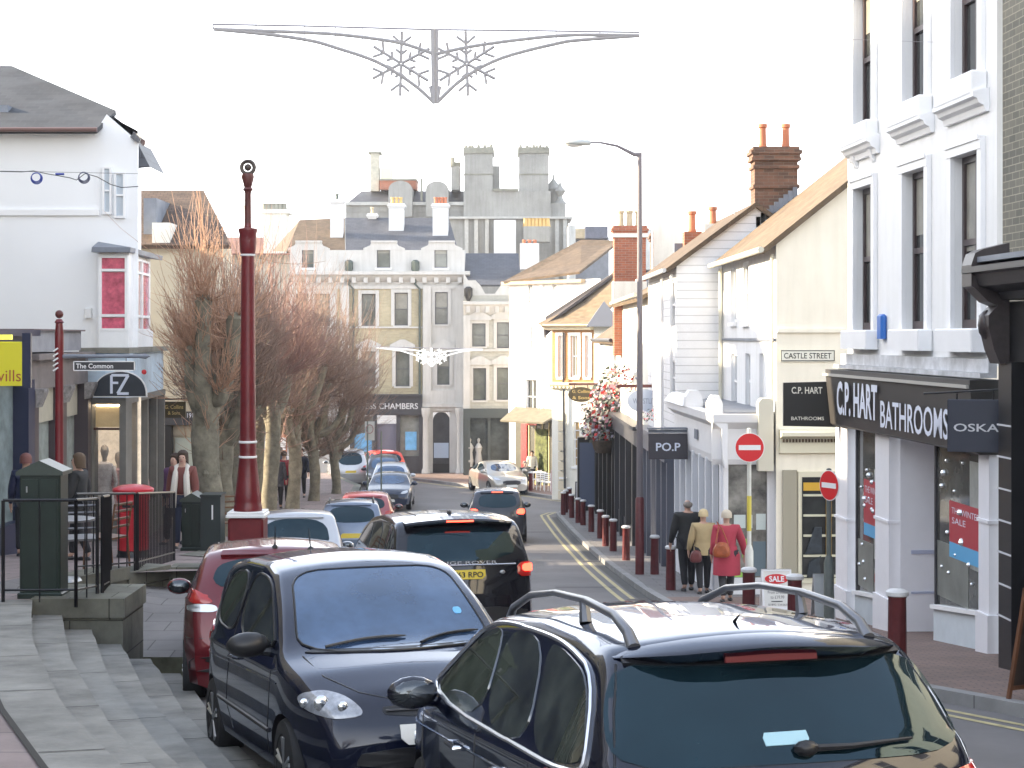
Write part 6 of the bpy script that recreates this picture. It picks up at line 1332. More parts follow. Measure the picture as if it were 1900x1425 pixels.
# ---- 3. dark red hatchback behind it, rear towards us
REDC = paint('dark red paint', (.13, .008, .014), .35, .3)
def hatch(label, col, L=4.0, W_=1.72, H=1.47, name='hatchback_car', hi=False, lit=False, clear=False, facing='rear', rails=False, plate='', top=None, sh=(.98, .88), extra=True):
    c = Car(name, label, 'car', L, W_, H, top or [(0, .6), (.02, .85), (.07, 1.0), (.2, 1.2), (.38, 1.36), (.5, H - .06), (1.1, H), (1.9, H), (2.3, H - .06), (2.7, H - .24), (L - 1.02, 1.0), (L - .9, .96), (L - .4, .85), (L - .1, .68), (L, .5)], (.66, L - .8), .31, col, sh=sh, tumble=.25, hi=hi)
    z0 = 1.04 if not clear else 1.08
    c.patch('rear_window', 'B', [(-.60, z0), (.60, z0), (.52, H - .12), (-.52, H - .12)], CGL, off=.006, rings=6)
    c.patch('windscreen', 'F', [(-.64, 1.02), (.64, 1.02), (.52, H - .09), (-.52, H - .09)], MATS['windscreen glass'], off=.006, rings=7)
    c.sides('side_window', [(.5, 1.06), (1.5, .99), (1.55, H - .1), (.85, H - .12)], CGL, rings=6, rnd=1); c.sides('side_window', [(1.62, .99), (L - 1.15, 1.0), (2.5, H - .22), (2.15, H - .1), (1.66, H - .1)], CGL, rings=6, rnd=1)
    for sx, v in ((-1, 'L'), (1, 'R')):
        c.patch('tail_lamp', 'B', [(sx * .55, .86), (sx * .80, .84), (sx * .80, 1.02), (sx * .60, 1.0)] if not clear else [(sx * .54, .97), (sx * .80, .97), (sx * .78, 1.12), (sx * .66, 1.06)], LAMPL if lit else LAMPR, off=.012, rings=4, dome=.01)
        if clear: c.patch('clear_lamp', 'B', [(sx * .52, .89), (sx * .80, .90), (sx * .80, .965), (sx * .54, .965)], LAMPC, off=.014, rings=4)
        c.patch('headlamp', 'F', [(sx * .45, .66), (sx * .74, .68), (sx * .76, .80), (sx * .55, .76)], LAMPC, off=.012, rings=4, dome=.01)
        c.line('door_seam', v, [(1.58, .98), (1.55, .35)], .004, BLACK, off=0)
    c.patch('grille', 'F', [(-.4, .46), (.4, .46), (.42, .66), (-.42, .66)], PLAST, off=.006, rings=3, rnd=1)
    c.plate('B', .72, plate, PLY); c.plate('F', .42, '', PLW); c.mirrors(L - 1.32, 1.02, col)
    if rails:
        for sx in (-1, 1):
            fx = lambda y, dz: c.hit((sx * .55, y, 5), (0, 0, -1))[0] + Vector((0, 0, dz)); mb = MB(); mb.tube([fx(y, dz) for y, dz in ((.6, 0), (.7, .06), (1.3, .07), (2.1, .06), (2.2, 0))], .02, 6); mb.build('roof_rail', BLACK, c.root)
    if extra:
        c.patch('spoiler', 'B', [(-.5, H - .11), (.5, H - .11), (.48, H - .07), (-.48, H - .07)], col, off=.03, rings=3, rnd=0)
        if lit: c.patch('high_brake_light', 'B', [(-.16, H - .10), (.16, H - .10), (.16, H - .08), (-.16, H - .08)], LAMPL, off=.04, rings=2, rnd=0)
    return c
rc_ = hatch('dark red hatchback parked behind the black one, clear tail lamp showing', REDC, hi=True, clear=True, H=1.49, sh=(1.02, .9))
for sx, v in ((-1, 'L'), (1, 'R')):
    rc_.patch('tail_lamp_wrap', v, [(.15, .98), (.30, 1.0), (.28, 1.07), (.15, 1.06)], LAMPR, off=.012, rings=4); rc_.line('bumper_seam', v, [(.02, .66), (.36, .66)], .004, BLACK, off=0)
rc_.patch('rear_bumper', 'B', [(-.78, .34), (.78, .34), (.78, .52), (-.78, .52)], PLAST, off=.012, rings=4, rnd=1)
h = rc_.hit((0.0, .5, 5), (0, 0, -1))[0]; mb = MB(); mb.tube([h, h + Vector((0, -.08, .2))], [.008, .003], 6); mb.lathe(h, [(.03, -.01), (.025, .015), (.008, .03)], 8); mb.build('aerial', PLAST, rc_.root)
rc_.place(-2.13, 16.0, G(16.4) - .02, 9, slope(17.5))
# ---- 4. large black off roader
SUVM = paint('black brown paint', (.012, .010, .011), .3, .22)
suv = Car('off_road_car', 'large black off-road car with lit tail lamps queueing in the street', 'car', 4.85, 1.96, 1.78,
    [(0, .75), (.02, 1.0), (.06, 1.18), (.16, 1.38), (.30, 1.60), (.42, 1.68), (.9, 1.74), (1.7, 1.78), (2.5, 1.75), (2.95, 1.64), (3.5, 1.26), (3.65, 1.20), (4.3, 1.12), (4.7, .98), (4.83, .75), (4.85, .6)], (.88, 3.8), .38, SUVM, sh=(1.16, 1.08), tumble=.20, zb=.28)
suv.patch('rear_window', 'B', [(-.70, 1.19), (.70, 1.19), (.63, 1.60), (-.63, 1.60)], CGL, off=.006, rings=8, rnd=1)
suv.patch('windscreen', 'F', [(-.7, 1.26), (.7, 1.26), (.58, 1.66), (-.58, 1.66)], CGL, off=.006)
suv.sides('side_window', [(.34, 1.26), (1.05, 1.2), (1.15, 1.66), (.6, 1.62)], CGL, rings=7, rnd=1); suv.sides('side_window', [(1.15, 1.2), (2.0, 1.2), (2.05, 1.67), (1.25, 1.67)], CGL, rings=7, rnd=1); suv.sides('side_window', [(2.1, 1.2), (3.3, 1.21), (2.85, 1.52), (2.5, 1.65), (2.15, 1.67)], CGL, rings=7, rnd=1)
for sx, v in ((-1, 'L'), (1, 'R')):
    tl = suv.patch('tail_lamp', 'B', [(sx * .70, .98), (sx * .93, .98), (sx * .93, 1.17), (sx * .70, 1.15)], LAMPR, off=.014, rings=5, rnd=1, dome=.01)
    suv.patch('lit_lamp', 'B', [(sx * .76, 1.04), (sx * .89, 1.04), (sx * .89, 1.14), (sx * .76, 1.13)], LAMPL, off=.032, rings=3, rnd=1, parent=suv.root)
    suv.patch('tail_lamp', v, [(.17, 1.0), (.30, 1.03), (.28, 1.15), (.17, 1.16)], LAMPR, off=.012, rings=3, rnd=1)
    suv.patch('exhaust', 'B', [(sx * .55, .36), (sx * .75, .36), (sx * .75, .44), (sx * .55, .44)], CHROME, off=.02, rings=3, rnd=1)
    suv.patch('headlamp', 'F', [(sx * .55, .95), (sx * .85, .95), (sx * .85, 1.06), (sx * .6, 1.05)], LAMPC, off=.012, rings=4)
suv.line('chrome_strip', 'B', [(-.66, 1.135), (.68, 1.135)], .010, MATS['satin chrome'], off=.012)
mb = MB(); P = []
for i in range(13):
    x = -.68 + 1.36 * i / 12; e = (abs(x) / .68) ** 4; z_ = suv.hit((x, .6, 5), (0, 0, -1))[0].z; P.append([(x, .6, z_ + .004), (x, .20 + .08 * e, z_ - .035), (x, .18 + .08 * e, z_ - .06), (x, .26 + .08 * e, z_ - .10), (x, .45, z_ - .11)])
for i in range(12):
    for k in range(4): mb.face([P[i][k], P[i + 1][k], P[i + 1][k + 1], P[i][k + 1]], True)
mb.build('spoiler', SUVM, suv.root, merge=True); z_ = suv.hit((0, .6, 5), (0, 0, -1))[0].z
part('high_brake_light', LAMPL, suv.root, 'box', None, -.17, .17, .175, .2, z_ - .075, z_ - .055)
q = suv.proj((0, 1.17), 'B', .02); FB_ = FR((-1, q.y), (1, q.y), 1); lettering('RANGE ROVER', FB_, 1.0, 1.168, .86, .036, mat('sign silver', (.6, .6, .62), .4), suv.root, .004, bold=-.01)
suv.plate('B', 1.02, 'GY63 RPO', PLY, xoff=.02); suv.patch('lower_bumper', 'B', [(-.8, .4), (.8, .4), (.82, .62), (-.82, .62)], PLAST, off=.012, rings=4, rnd=1); suv.plate('F', .6, '', PLW)
p_ = suv.proj((.5, 1.04), 'B', .01); mb = MB(); mb.ball(p_, .03, 10, (1.2, .3, .8)); mb.build('badge', SILVER, suv.root); suv.mirrors(3.15, 1.22, SUVM, (.15, .09, .11))
suv.line('roof_rib', 'T', [(-.45, .8), (-.45, 2.4)], .008, BLACK, off=.001); suv.line('roof_rib', 'T', [(.45, .8), (.45, 2.4)], .008, BLACK, off=.001); mb = MB(); hq = suv.hit((.0, .9, 5), (0, 0, -1))[0]; mb.ball(hq, .06, 10, (.5, 1.5, .7)); mb.build('aerial_fin', BLACK, suv.root)
suv.place(-.57, 21.7, G(22.2) + .0, 13, slope(25.5))
# ---- the others along the street
SIL = paint('silver paint', (.50, .51, .53), .6, .35); BLG = paint('blue grey paint', (.16, .20, .27), .5, .3); PNK = paint('faded red paint', (.32, .09, .10), .2, .35); DBL = paint('dark blue paint', (.02, .03, .06), .4, .25)
WHC = paint('white car paint', (.72, .73, .74), .1, .35); BRR = paint('bright red paint', (.55, .05, .03), .1, .3); GRB = paint('grey black paint', (.03, .03, .033), .4, .3); CHP = paint('champagne paint', (.42, .40, .36), .6, .3)
def put(c, x, y, yaw): c.place(x, y, G(y) + .02, yaw, slope(y) * math.cos(R(yaw)))
c = hatch('silver white hatchback parked behind the big red lamp post', SIL, H=1.68, W_=1.80, name='parked_car'); put(c, -3.62, 29.6, 8)
c = hatch('blue grey estate with black roof rails parked beyond the white car', BLG, L=4.5, H=1.55, W_=1.76, rails=True, name='parked_car'); put(c, -3.95, 43.5, 5)
c = hatch('faded red hatchback parked between the blue grey estate and the blue saloon', PNK, H=1.5, name='parked_car'); put(c, -4.25, 51, 3)
c = hatch('dark blue saloon facing the camera in the parked row', DBL, L=4.5, H=1.40, W_=1.8, name='parked_car', top=[(0, .6), (.03, .9), (.6, 1.0), (.8, 1.05), (1.3, 1.32), (1.7, 1.40), (2.4, 1.40), (2.8, 1.32), (3.4, .98), (4.2, .80), (4.4, .66), (4.5, .5)]); put(c, -4.95, 74, 181)
c = hatch('silver hatchback facing the camera behind the dark blue saloon', SIL, H=1.5, name='parked_car'); put(c, -5.4, 79.5, 183)
c = hatch('dark grey car parked third in the row behind the silver hatchback', GRB, H=1.6, name='parked_car'); put(c, -6.2, 84.5, 186)
c = hatch('pale grey van-like car parked at the far end of the row by the trees', SIL, H=1.75, L=4.4, W_=1.8, name='parked_car'); put(c, -7.7, 84.5, 10)
c = hatch('bright red hatchback driving away round the far bend', BRR, H=1.58, lit=False, name='moving_car', sh=(1.0, .9)); put(c, -5.9, 86.5, 18)
c = hatch('dark hatchback with brake lights on in the middle of the road', GRB, H=1.56, W_=1.78, lit=True, name='moving_car', plate=''); put(c, -.42, 52.3, 2); 
c = hatch('champagne silver saloon coming round the bend towards the camera', CHP, L=4.5, H=1.42, W_=1.8, name='moving_car', top=[(0, .6), (.03, .9), (.6, 1.0), (.8, 1.05), (1.3, 1.32), (1.7, 1.42), (2.4, 1.42), (2.8, 1.32), (3.4, .98), (4.2, .80), (4.4, .66), (4.5, .5)]); put(c, -1.3, 83.2, 197)
# ================================================================ street furniture
def lathe_part(name, m, parent, c, prof, k=20): mb = MB(); mb.lathe(c, prof, k); return mb.build(name, m, parent)
def big_lamp(x, y, label):
    z = T(y); t = thing('lamp_post', label, 'lamp post', (x, y, z)); c = (x, y, z)
    mb = MB(); mb.boxb(None, x - .235, x + .235, y - .235, y + .235, z - .2, z + .69, .03); mb.build('plinth', MAROON, t)
    mb = MB(); mb.boxb(None, x - .26, x + .26, y - .26, y + .26, z + .692, z + .74, .02); mb.boxb(None, x - .245, x + .245, y - .245, y + .245, z + .742, z + .765, .01); mb.build('white_band', WPAINT, t)
    lathe_part('post', MAROON, t, c, [(.19, .766), (.19, .83), (.175, .86), (.18, .90), (.165, 1.02), (.14, 1.25), (.118, 1.45), (.12, 1.47), (.112, 1.49), (.11, 1.55), (.115, 1.67), (.11, 1.69), (.108, 1.75), (.102, 2.4), (.095, 3.4), (.088, 4.15), (.09, 4.18), (.105, 4.22), (.115, 4.36), (.115, 4.46), (.13, 4.50), (.125, 4.53), (.05, 4.54), (.045, 4.60)])
    for z_ in (1.475, 1.675): lathe_part('white_ring', WPAINT, t, (x, y, z + z_), [(.118, -.010), (.124, 0), (.124, .012), (.118, .022)])
    lathe_part('white_ring', WPAINT, t, (x, y, z + 4.17), [(.092, -.01), (.10, 0), (.10, .012), (.092, .02)])
    lathe_part('finial', BROWNRED, t, c, [(.045, 4.60), (.042, 5.0), (.05, 5.03), (.07, 5.05), (.05, 5.08), (.06, 5.12), (.085, 5.22), (.075, 5.26)])
    mb = MB(); mb.tube([(x + .085 * math.cos(a), y, z + 5.345 + .085 * math.sin(a)) for a in [2 * math.pi * i / 16 for i in range(18)]], .028, 8, caps=False); mb.ball((x, y, z + 5.345), .05, 10); mb.build('ring_lamp', mat('dark bronze', (.07, .05, .04), .4), t)
big_lamp(X(460, 23.6), 23.6, 'tall dark red lamp post with white bands behind the red car')
def bollard(x, y, label):
    z = gp(x, y); t = thing('bollard', label, 'bollard', (x, y, z), 'dark red bollards with white caps along the right kerb')
    lathe_part('post', MATS['bollard red'], t, (x, y, z), [(.098, -.1), (.098, .02), (.088, .78), (.094, .79), (.094, .80)], 8)
    mb = MB(); mb.lathe((x, y, z), [(.095, .80), (.112, .81), (.112, .845), (.085, .865), (.02, .872)], 16); mb.build('cap', MATS['grubby white'], t)
mat('bollard red', (.12, .022, .024), .5, var=.35, vscale=7); mat('grubby white', (.62, .62, .62), .5, var=.15, vscale=9)
BL = [(3.77, 17.3, 'near bollard standing alone in front of the white doorway recess'), (3.52, 22, 'bollard just right of the white sale board'), (3.35, 25, 'bollard just left of the white sale board beside the white sign pole'),
      (3.09, 34.4, 'bollard nearest the walking man, left of his feet'), (3.15, 39, 'second bollard left of the walking man, right of the tall grey lamp post'), (2.84, 44, 'bollard just left of the tall grey lamp post'),
      (2.72, 47.5, 'second bollard left of the tall grey lamp post'), (2.63, 49.6, 'third bollard left of the tall grey lamp post'), (2.66, 53.2, 'fourth bollard left of the tall grey lamp post'), (2.54, 56.6, 'fifth bollard left of the tall grey lamp post'),
      (2.42, 60.2, 'sixth bollard left of the tall grey lamp post, one of a close pair'), (2.30, 61.5, 'seventh bollard left of the tall grey lamp post, left of a close pair'), (2.18, 64.5, 'eighth bollard left of the tall grey lamp post'), (2.25, 69.2, 'far bollard at the rounded kerb corner, right one of three'), (2.05, 67.6, 'far bollard at the rounded kerb corner, middle one of three'), (1.92, 66.2, 'far bollard at the rounded kerb corner, left one of three'), (.85, 80.6, 'lone far bollard in front of the white cafe chairs')]
for x, y, l in BL: bollard(x, y, l)
# tall street lamp on the right
x, y = X(1187, 39), 39.0; z = gp(x, y); ztop_ = Z(285, 39); t = thing('street_lamp', 'tall street lamp with red lower pole, grey upper pole and curved arm over the road', 'street lamp', (x, y, z))
lathe_part('lower_pole', MATS['bollard red'], t, (x, y, z), [(.10, -.1), (.10, 0), (.095, Z(925, 39) - z), (.07, Z(922, 39) - z)])
lathe_part('upper_pole', mat('lamp pole grey', (.17, .15, .16), .5), t, (x, y, 0), [(.072, Z(922, 39)), (.062, Z(600, 39)), (.05, ztop_ + .02)])
mb = MB(); mb.tube([(x + .02, y, ztop_ - .03), (x - .12, y, ztop_ - .02), (x - .5, y, ztop_ + .17), (x - .85, y, ztop_ + .24), (x - 1.15, y, ztop_ + .24)], [.055, .045, .03, .025, .022], 8); mb.build('arm', MATS['lamp pole grey'], t)
mb = MB(); mb.ball((x - 1.38, y, ztop_ + .24), 1, 14, (.30, .12, .075)); mb.lathe((x - 1.16, y, ztop_ + .24), [(.06, -.08), (.07, 0), (.05, .08)], 10, ax=Matrix.Rotation(R(90), 3, 'Y')); h_ = mb.build('lantern', mat('lamp head grey', (.42, .44, .43), .4, metal=.2), t)
mb = MB(); mb.ball((x - 1.44, y, ztop_ + .20), 1, 12, (.20, .09, .06)); mb.build('diffuser', mat('lamp diffuser', (.6, .58, .55), .2), h_)
# fingerpost
d = 20.0; x = X(110, d); z = T(d); t = thing('finger_post', 'dark red finger post with ball finial and a hanging plate reading The Common', 'signpost', (x, d, z))
lathe_part('post', MAROON, t, (x, d, z), [(.06, -.1), (.06, .9), (.048, 1.0), (.046, Z(660, d) - z), (.05, Z(655, d) - z), (.05, Z(620, d) - z), (.04, Z(600, d) - z), (.055, Z(598, d) - z), (.03, Z(592, d) - z)], 14)
mb = MB(); mb.ball((x, d, Z(583, d)), .048, 12); mb.build('ball_finial', BROWNRED, t)
mb = MB(); mb.tube([(x, d, Z(661, d)), (X(132, d), d, Z(661, d))], [.022, .022], 8); mb.tube([(X(132, d), d, Z(661, d)), (X(258, d), d, Z(661, d))], [.022, .020], 8); mb.tube([(X(258, d), d, Z(661, d)), (X(270, d), d, Z(661, d)), (X(279, d), d, Z(661, d))], [.022, .03, .002], 8); mb.tube([(X(160, d), d, Z(661, d)), (X(160, d), d, Z(671, d))], .006, 5); mb.tube([(X(234, d), d, Z(661, d)), (X(234, d), d, Z(671, d))], .006, 5); mb.build('arm', LEAD, t)
Fp = FR((X(137, d), d - .01), (X(251, d), d - .01), 1); pl_ = part('plate', mat('plate black', (.03, .03, .035), .4), t, 'box', Fp, 0, Fp.len, -.012, .012, Z(687, d), Z(671, d))
mb = MB(); e_ = .010; z0_, z1_ = Z(688, d), Z(670, d)
for (a, b, c_, dd_) in ((0, Fp.len, z0_, z0_ + e_), (0, Fp.len, z1_ - e_, z1_), (0, e_, z0_, z1_), (Fp.len - e_, Fp.len, z0_, z1_)): mb.box(Fp, a, b, .0125, .016, c_, dd_)
mb.build('border', WPAINT, pl_); lettering('The Common', Fp, Fp.u(176), Z(679, d), .42, .055, WPAINT, pl_, .014, bold=.012)
# striped tape and small hanging loop up the post
mb = MB()
for i in range(5): mb.tube([(x - .055, d - .05, Z(688 - i * 9, d)), (x + .0, d - .055, Z(682 - i * 9, d))], .010, 5)
mb.build('twisted_ribbon', WPAINT, t)
# green cabinets
def cabinet(px0, px1, d, yt, label, w2, yaw=0.0, handle=True):
    x0, x1 = X(px0, d), X(px1, d); z = T(d); zt_ = Z(yt, d); w_ = x1 - x0; t = thing('utility_cabinet', label, 'utility cabinet', ((x0 + x1) / 2, d + w2 / 2, z), 'green roadside cabinets'); F = FR((x0, d), (x0 + math.cos(yaw), d + math.sin(yaw)), 1)
    mb = MB(); mb.boxb(F, 0, w_, -w2, 0, z - .05, zt_ - .12, .012); mb.boxb(F, -.02, w_ + .02, -w2 - .02, .02, z - .1, z + .06, .012); mb.build('body', GREENC, t)
    mb = MB(); mb.prism(F, [(-.03, zt_ - .13), (w_ + .03, zt_ - .13), (w_ + .03, zt_ - .09), (w_ / 2, zt_ + .02), (-.03, zt_ - .09)], -w2 - .03, .03); mb.build('lid', mat('cabinet lid green', (.05, .065, .055), .35, var=.2), t)
    mb = MB(); mb.box(F, .03, w_ / 2 - .01, .002, .012, z + .1, zt_ - .17); mb.box(F, w_ / 2 + .01, w_ - .03, .002, .012, z + .1, zt_ - .17); dd_ = mb.build('door', GREENC, t)
    if handle: mb = MB(); mb.box(F, w_ * .18, w_ * .18 + .012, .013, .03, zt_ - .30, zt_ - .24); mb.build('lock', SILVER, dd_)
    return t
cabinet(36, 112, 17.75, 858, 'tall dark green cabinet with a ridged lid behind the near railings', .32)
t = cabinet(337, 374, 29.5, 917, 'smaller dark green cabinet left of the tall red lamp post', .5); 
mb = MB(); mb.box(None, X(372, 29.3), X(409, 29.3), 29.3, 29.75, T(29.5) - .05, Z(922, 29.3)); mb.box(None, X(371, 29.3), X(411, 29.3), 29.27, 29.8, Z(922, 29.3) + .002, Z(918, 29.3)); mb.build('side_box', mat('dark cabinet side', (.02, .03, .03), .4), t); mb = MB(); mb.box(None, X(393, 29.3), X(395.5, 29.3), 29.27, 29.295, Z(964, 29.3), Z(937, 29.3)); mb.build('handle', WPAINT, t)
# pillar box
d = 27.0; x = X(247, d); z = T(d); t = thing('pillar_box', 'bright red pillar post box behind the black railings', 'post box', (x, d, z))
lathe_part('base', BLACK, t, (x, d, z), [(.25, -.1), (.25, .04), (.235, .06), (.235, .12)], 28); hh = Z(898, d) - z
lathe_part('body', REDP, t, (x, d, z), [(.235, .12), (.235, hh - .26), (.25, hh - .24), (.245, hh - .22), (.26, hh - .14)], 28)
lathe_part('cap', REDP, t, (x, d, z), [(.262, hh - .14), (.31, hh - .115), (.315, hh - .075), (.30, hh - .06), (.2, hh - .02), (.02, hh)], 28)
mb = MB(); mb.box(None, x - .11, x + .11, d - .262, d - .2, z + hh - .34, z + hh - .30); mb.build('posting_slot', BLACK, t); part('door', mat('post box red door', (.45, .015, .025), .3), t, 'box', None, x - .14, x + .14, d - .245, d - .2, z + .3, z + hh - .42)
# railings
def railing(pts, label, top=1.0, gap=.13, rail2=.12):
    t = thing('railing', label, 'railing', (pts[0][0], pts[0][1], T(pts[0][1])), 'black iron railings on the raised pavement')
    tr = MB(); bars = MB(); po = MB()
    for a, b in zip(pts[:-1], pts[1:]):
        A_ = Vector(a); B_ = Vector(b); L = (B_ - A_).length; n = max(2, int(L / gap))
        tr.tube([(A_.x, A_.y, T(A_.y) + top), (B_.x, B_.y, T(B_.y) + top)], .016, 6); tr.tube([(A_.x, A_.y, T(A_.y) + rail2), (B_.x, B_.y, T(B_.y) + rail2)], .012, 6)
        for i in range(n + 1):
            p = A_.lerp(B_, i / n); z_ = T(p.y); big = i in (0, n); (po if big else bars).tube([(p.x, p.y, z_ - (.05 if big else 0)), (p.x, p.y, z_ + top)], .02 if big else .009, 6)
    tr.build('rail', BLACK, t); po.build('post', BLACK, t); bars.build('bars', BLACK, t); return t
railing([(-4.98, 17.3), (-4.28, 17.35), (-4.20, 17.9)], 'near black railing in front of the tall green cabinet', 1.0, .24); railing([(-4.16, 17.95), (-4.22, 18.5)], 'short close barred black railing panel right of the tall green cabinet', 1.02, .045)
railing([(-5.30, 21.5), (-5.02, 22.1), (-4.82, 22.6)], 'widely spaced black railing on the ramp wall in front of the post box', 1.0, .16); railing([(-4.80, 22.65), (-4.95, 25.9)], 'close barred black railing running back to the right of the post box', 1.0, .13)
# litter bin by the post box, chair & tables on the terrace
def chair(x, y, yaw, m, label, s=1.0):
    z = T(y) if x < -2.6 else gp(x, y); t = thing('chair', label, 'chair', (x, y, z), 'outdoor chairs'); M_ = Matrix.Rotation(R(yaw), 3, 'Z')
    def tr(p): v = M_ @ Vector((p[0] * s, p[1] * s, 0)); return (x + v.x, y + v.y, z + p[2] * s)
    for a in (-.2, .2): mb = MB(); mb.tube([tr((a, .2, 0)), tr((a, .18, .45))], .015, 5); mb.build('leg', m, t); mb = MB(); mb.tube([tr((a, -.24, 0)), tr((a, -.2, .45)), tr((a, -.27, .88))], .015, 5); mb.build('leg', m, t)
    mb = MB(); P = [tr((-.22, -.2, .44)), tr((.22, -.2, .44)), tr((.22, .22, .46)), tr((-.22, .22, .46))]; mb.slab(P, .025); mb.build('seat', m, t)
    mb = MB()
    for h_ in (.58, .68, .78, .87): mb.tube([tr((-.2, -.2 - (h_ - .45) * .16, h_)), tr((.2, -.2 - (h_ - .45) * .16, h_))], .018, 5)
    mb.build('backrest', m, t); return t
WOOD = mat('orange brown wood', (.16, .075, .035), .5, var=.3, vscale=8)
chair(X(196, 23), 23.0, 70, WOOD, 'wooden slatted chair behind the near railing left of the post box'); chair(X(146, 22.5), 22.5, 20, mat('silver chair', (.16, .16, .17), .4, metal=.5), 'silver cafe chair partly hidden by the green cabinet')
chair(X(428, 31), 31, 200, WOOD, 'wooden chair left of the tall red lamp post'); 
def table(x, y, label, m, r=.35):
    z = T(y) if x < -2.6 else gp(x, y); t = thing('cafe_table', label, 'table', (x, y, z)); lathe_part('tabletop', m, t, (x, y, z + .70), [(r, 0), (r, .025), (r * .9, .03)], 18); lathe_part('pedestal', SILVER, t, (x, y, z), [(.2, 0), (.18, .03), (.025, .05), (.025, .70)], 12)
table(X(136, 21), 20.6, 'round pale cafe table behind the tall green cabinet', MATS['silver chair'])
for i, (px_, d, lb) in enumerate(((982, 82, 'white cafe chair left of the lone bollard'), (992, 82.3, 'white cafe chair right of the lone bollard'), (1003, 81, 'third white cafe chair from the left'), (1013, 80.5, 'fourth white cafe chair from the left'), (1022, 80, 'white cafe chair nearest the red blankets'))): chair(X(px_, d), d, random.uniform(-60, 60), WPAINT, lb, .95)
table(X(998, 82.8), 82.8, 'round white cafe table between the white chairs', WPAINT, .4)
# pink pushchair, grey boards
d = 77.5; x = X(1052, d); z = gp(x, d); t = thing('pushchair', 'bright pink pushchair with grey hood outside the orange brick house', 'pushchair', (x, d, z)); PK = mat('hot pink cloth', (.60, .03, .20), .6)
mb = MB(); mb.ball((x, d, z + .62), 1, 12, (.38, .3, .2)); mb.build('seat', PK, t); mb = MB(); mb.ball((x + .2, d, z + .85), 1, 12, (.32, .28, .22)); mb.build('hood', mat('grey hood', (.25, .25, .27), .7), t); mb = MB()
for a in (-.3, .3): mb.tube([(x + a, d - .2, z + .1), (x - a * .6, d - .2, z + .75), (x - a - .1, d - .2, z + 1.0)], .015, 5)
mb.build('frame', DGREY, t)
for a in (-.3, .3): mb = MB(); mb.lathe((x + a, d - .2, z + .1), [(.06, -.02), (.1, -.02), (.1, .02), (.06, .02)], 14, ax=Matrix.Rotation(R(90), 3, 'X')); mb.build('wheel', RUBBER, t)
def aboard(x, y, w_, h_, face, frame, label, yaw=0, z=None, border=.03):
    z = gp(x, y) if z is None else z; t = thing('pavement_board', label, 'A-board', (x, y, z)); c, s_ = math.cos(R(yaw)), math.sin(R(yaw)); F = FR((x - w_ / 2 * c, y - w_ / 2 * s_), (x + w_ / 2 * c, y + w_ / 2 * s_), 1)
    for sg in (1, -1):
        def Q(u, n, zz): return F(u, sg * (.22 - .22 * (zz / h_)) + n * sg, z + zz)
        mb = MB(); mb.box(Q, border, w_ - border, -.012, .004, .12, h_ - border); fc = mb.build('panel', face, t)
        mb = MB(); mb.box(Q, 0, border, -.02, .015, 0, h_); mb.box(Q, w_ - border, w_, -.02, .015, 0, h_); mb.box(Q, border, w_ - border, -.02, .015, h_ - border, h_); mb.box(Q, border, w_ - border, -.02, .015, .08, .12); mb.build('frame', frame, t)
    t2 = FR((x - w_ / 2 * c, y - w_ / 2 * s_), (x + w_ / 2 * c, y + w_ / 2 * s_), 1); return t, F, z
class TF:   # tilted frame for writing on a board
    def __init__(s, F, h_, z): s.F = F; s.h = h_; s.n = F.n; s.d = F.d; s.z0 = z
    def __call__(s, u, n, zz): return s.F(u, .22 - .22 * ((zz - s.z0) / s.h) + n, zz)
x, y = X(1440, 28.4), 28.4; t, F, z = aboard(x, y, .48, .70, mat('board white', (.74, .73, .68), .5), WPAINT, 'white sale board with a red oval between two bollards'); tf = TF(F, .70, z)
pts = [(.24 + .19 * math.cos(g), z + .55 + .075 * math.sin(g)) for g in [2 * math.pi * i / 24 for i in range(24)]]; mb = MB(); mb.prism(tf, pts, .006, .012); mb.build('red_oval', SIGNR, t); lettering('SALE', tf, .24, z + .55, .24, .09, WPAINT, t, .014, bold=.03)
for i, (s_, w_, h_) in enumerate((('Evening &', .24, .045), ('Prom Dresses', .30, .045), ('to £19.99', .22, .05))): lettering(s_, tf, .24, z + .42 - i * .075, w_, h_, mat('board text', (.12, .1, .1), .6), t, .008)
mb = MB(); mb.box(tf, .14, .32, .006, .010, z + .20, z + .212); mb.build('arrow', BLACK, t); lettering('01892 536563', tf, .24, z + .155, .30, .03, MATS['board text'], t, .008)
aboard(4.72, 15.45, .62, 1.0, mat('chalk board', (.05, .035, .028), .6), mat('board wood', (.16, .07, .035), .5, var=.3), 'brown wooden chalkboard at the right edge of the pavement', 25)
aboard(X(1083, 74.5), 74.5, .72, .78, mat('grey board', (.30, .29, .30), .6), DGREY, 'grey board with a red emblem beside the pushchair', 0); mb = MB(); mb.ball((X(1079, 74.2), 74.18, gp(2, 74) + .36), 1, 14, (.16, .02, .15)); setp(mb.build('board_emblem', mat('emblem red', (.5, .12, .12), .6)), 'round red emblem on the grey pavement board', 'emblem')
aboard(X(1527, 26.5), 26.5, .30, .72, mat('pale grey notice', (.36, .38, .38), .6), SILVER, 'narrow pale grey notice board beside the grey sign post', 0)
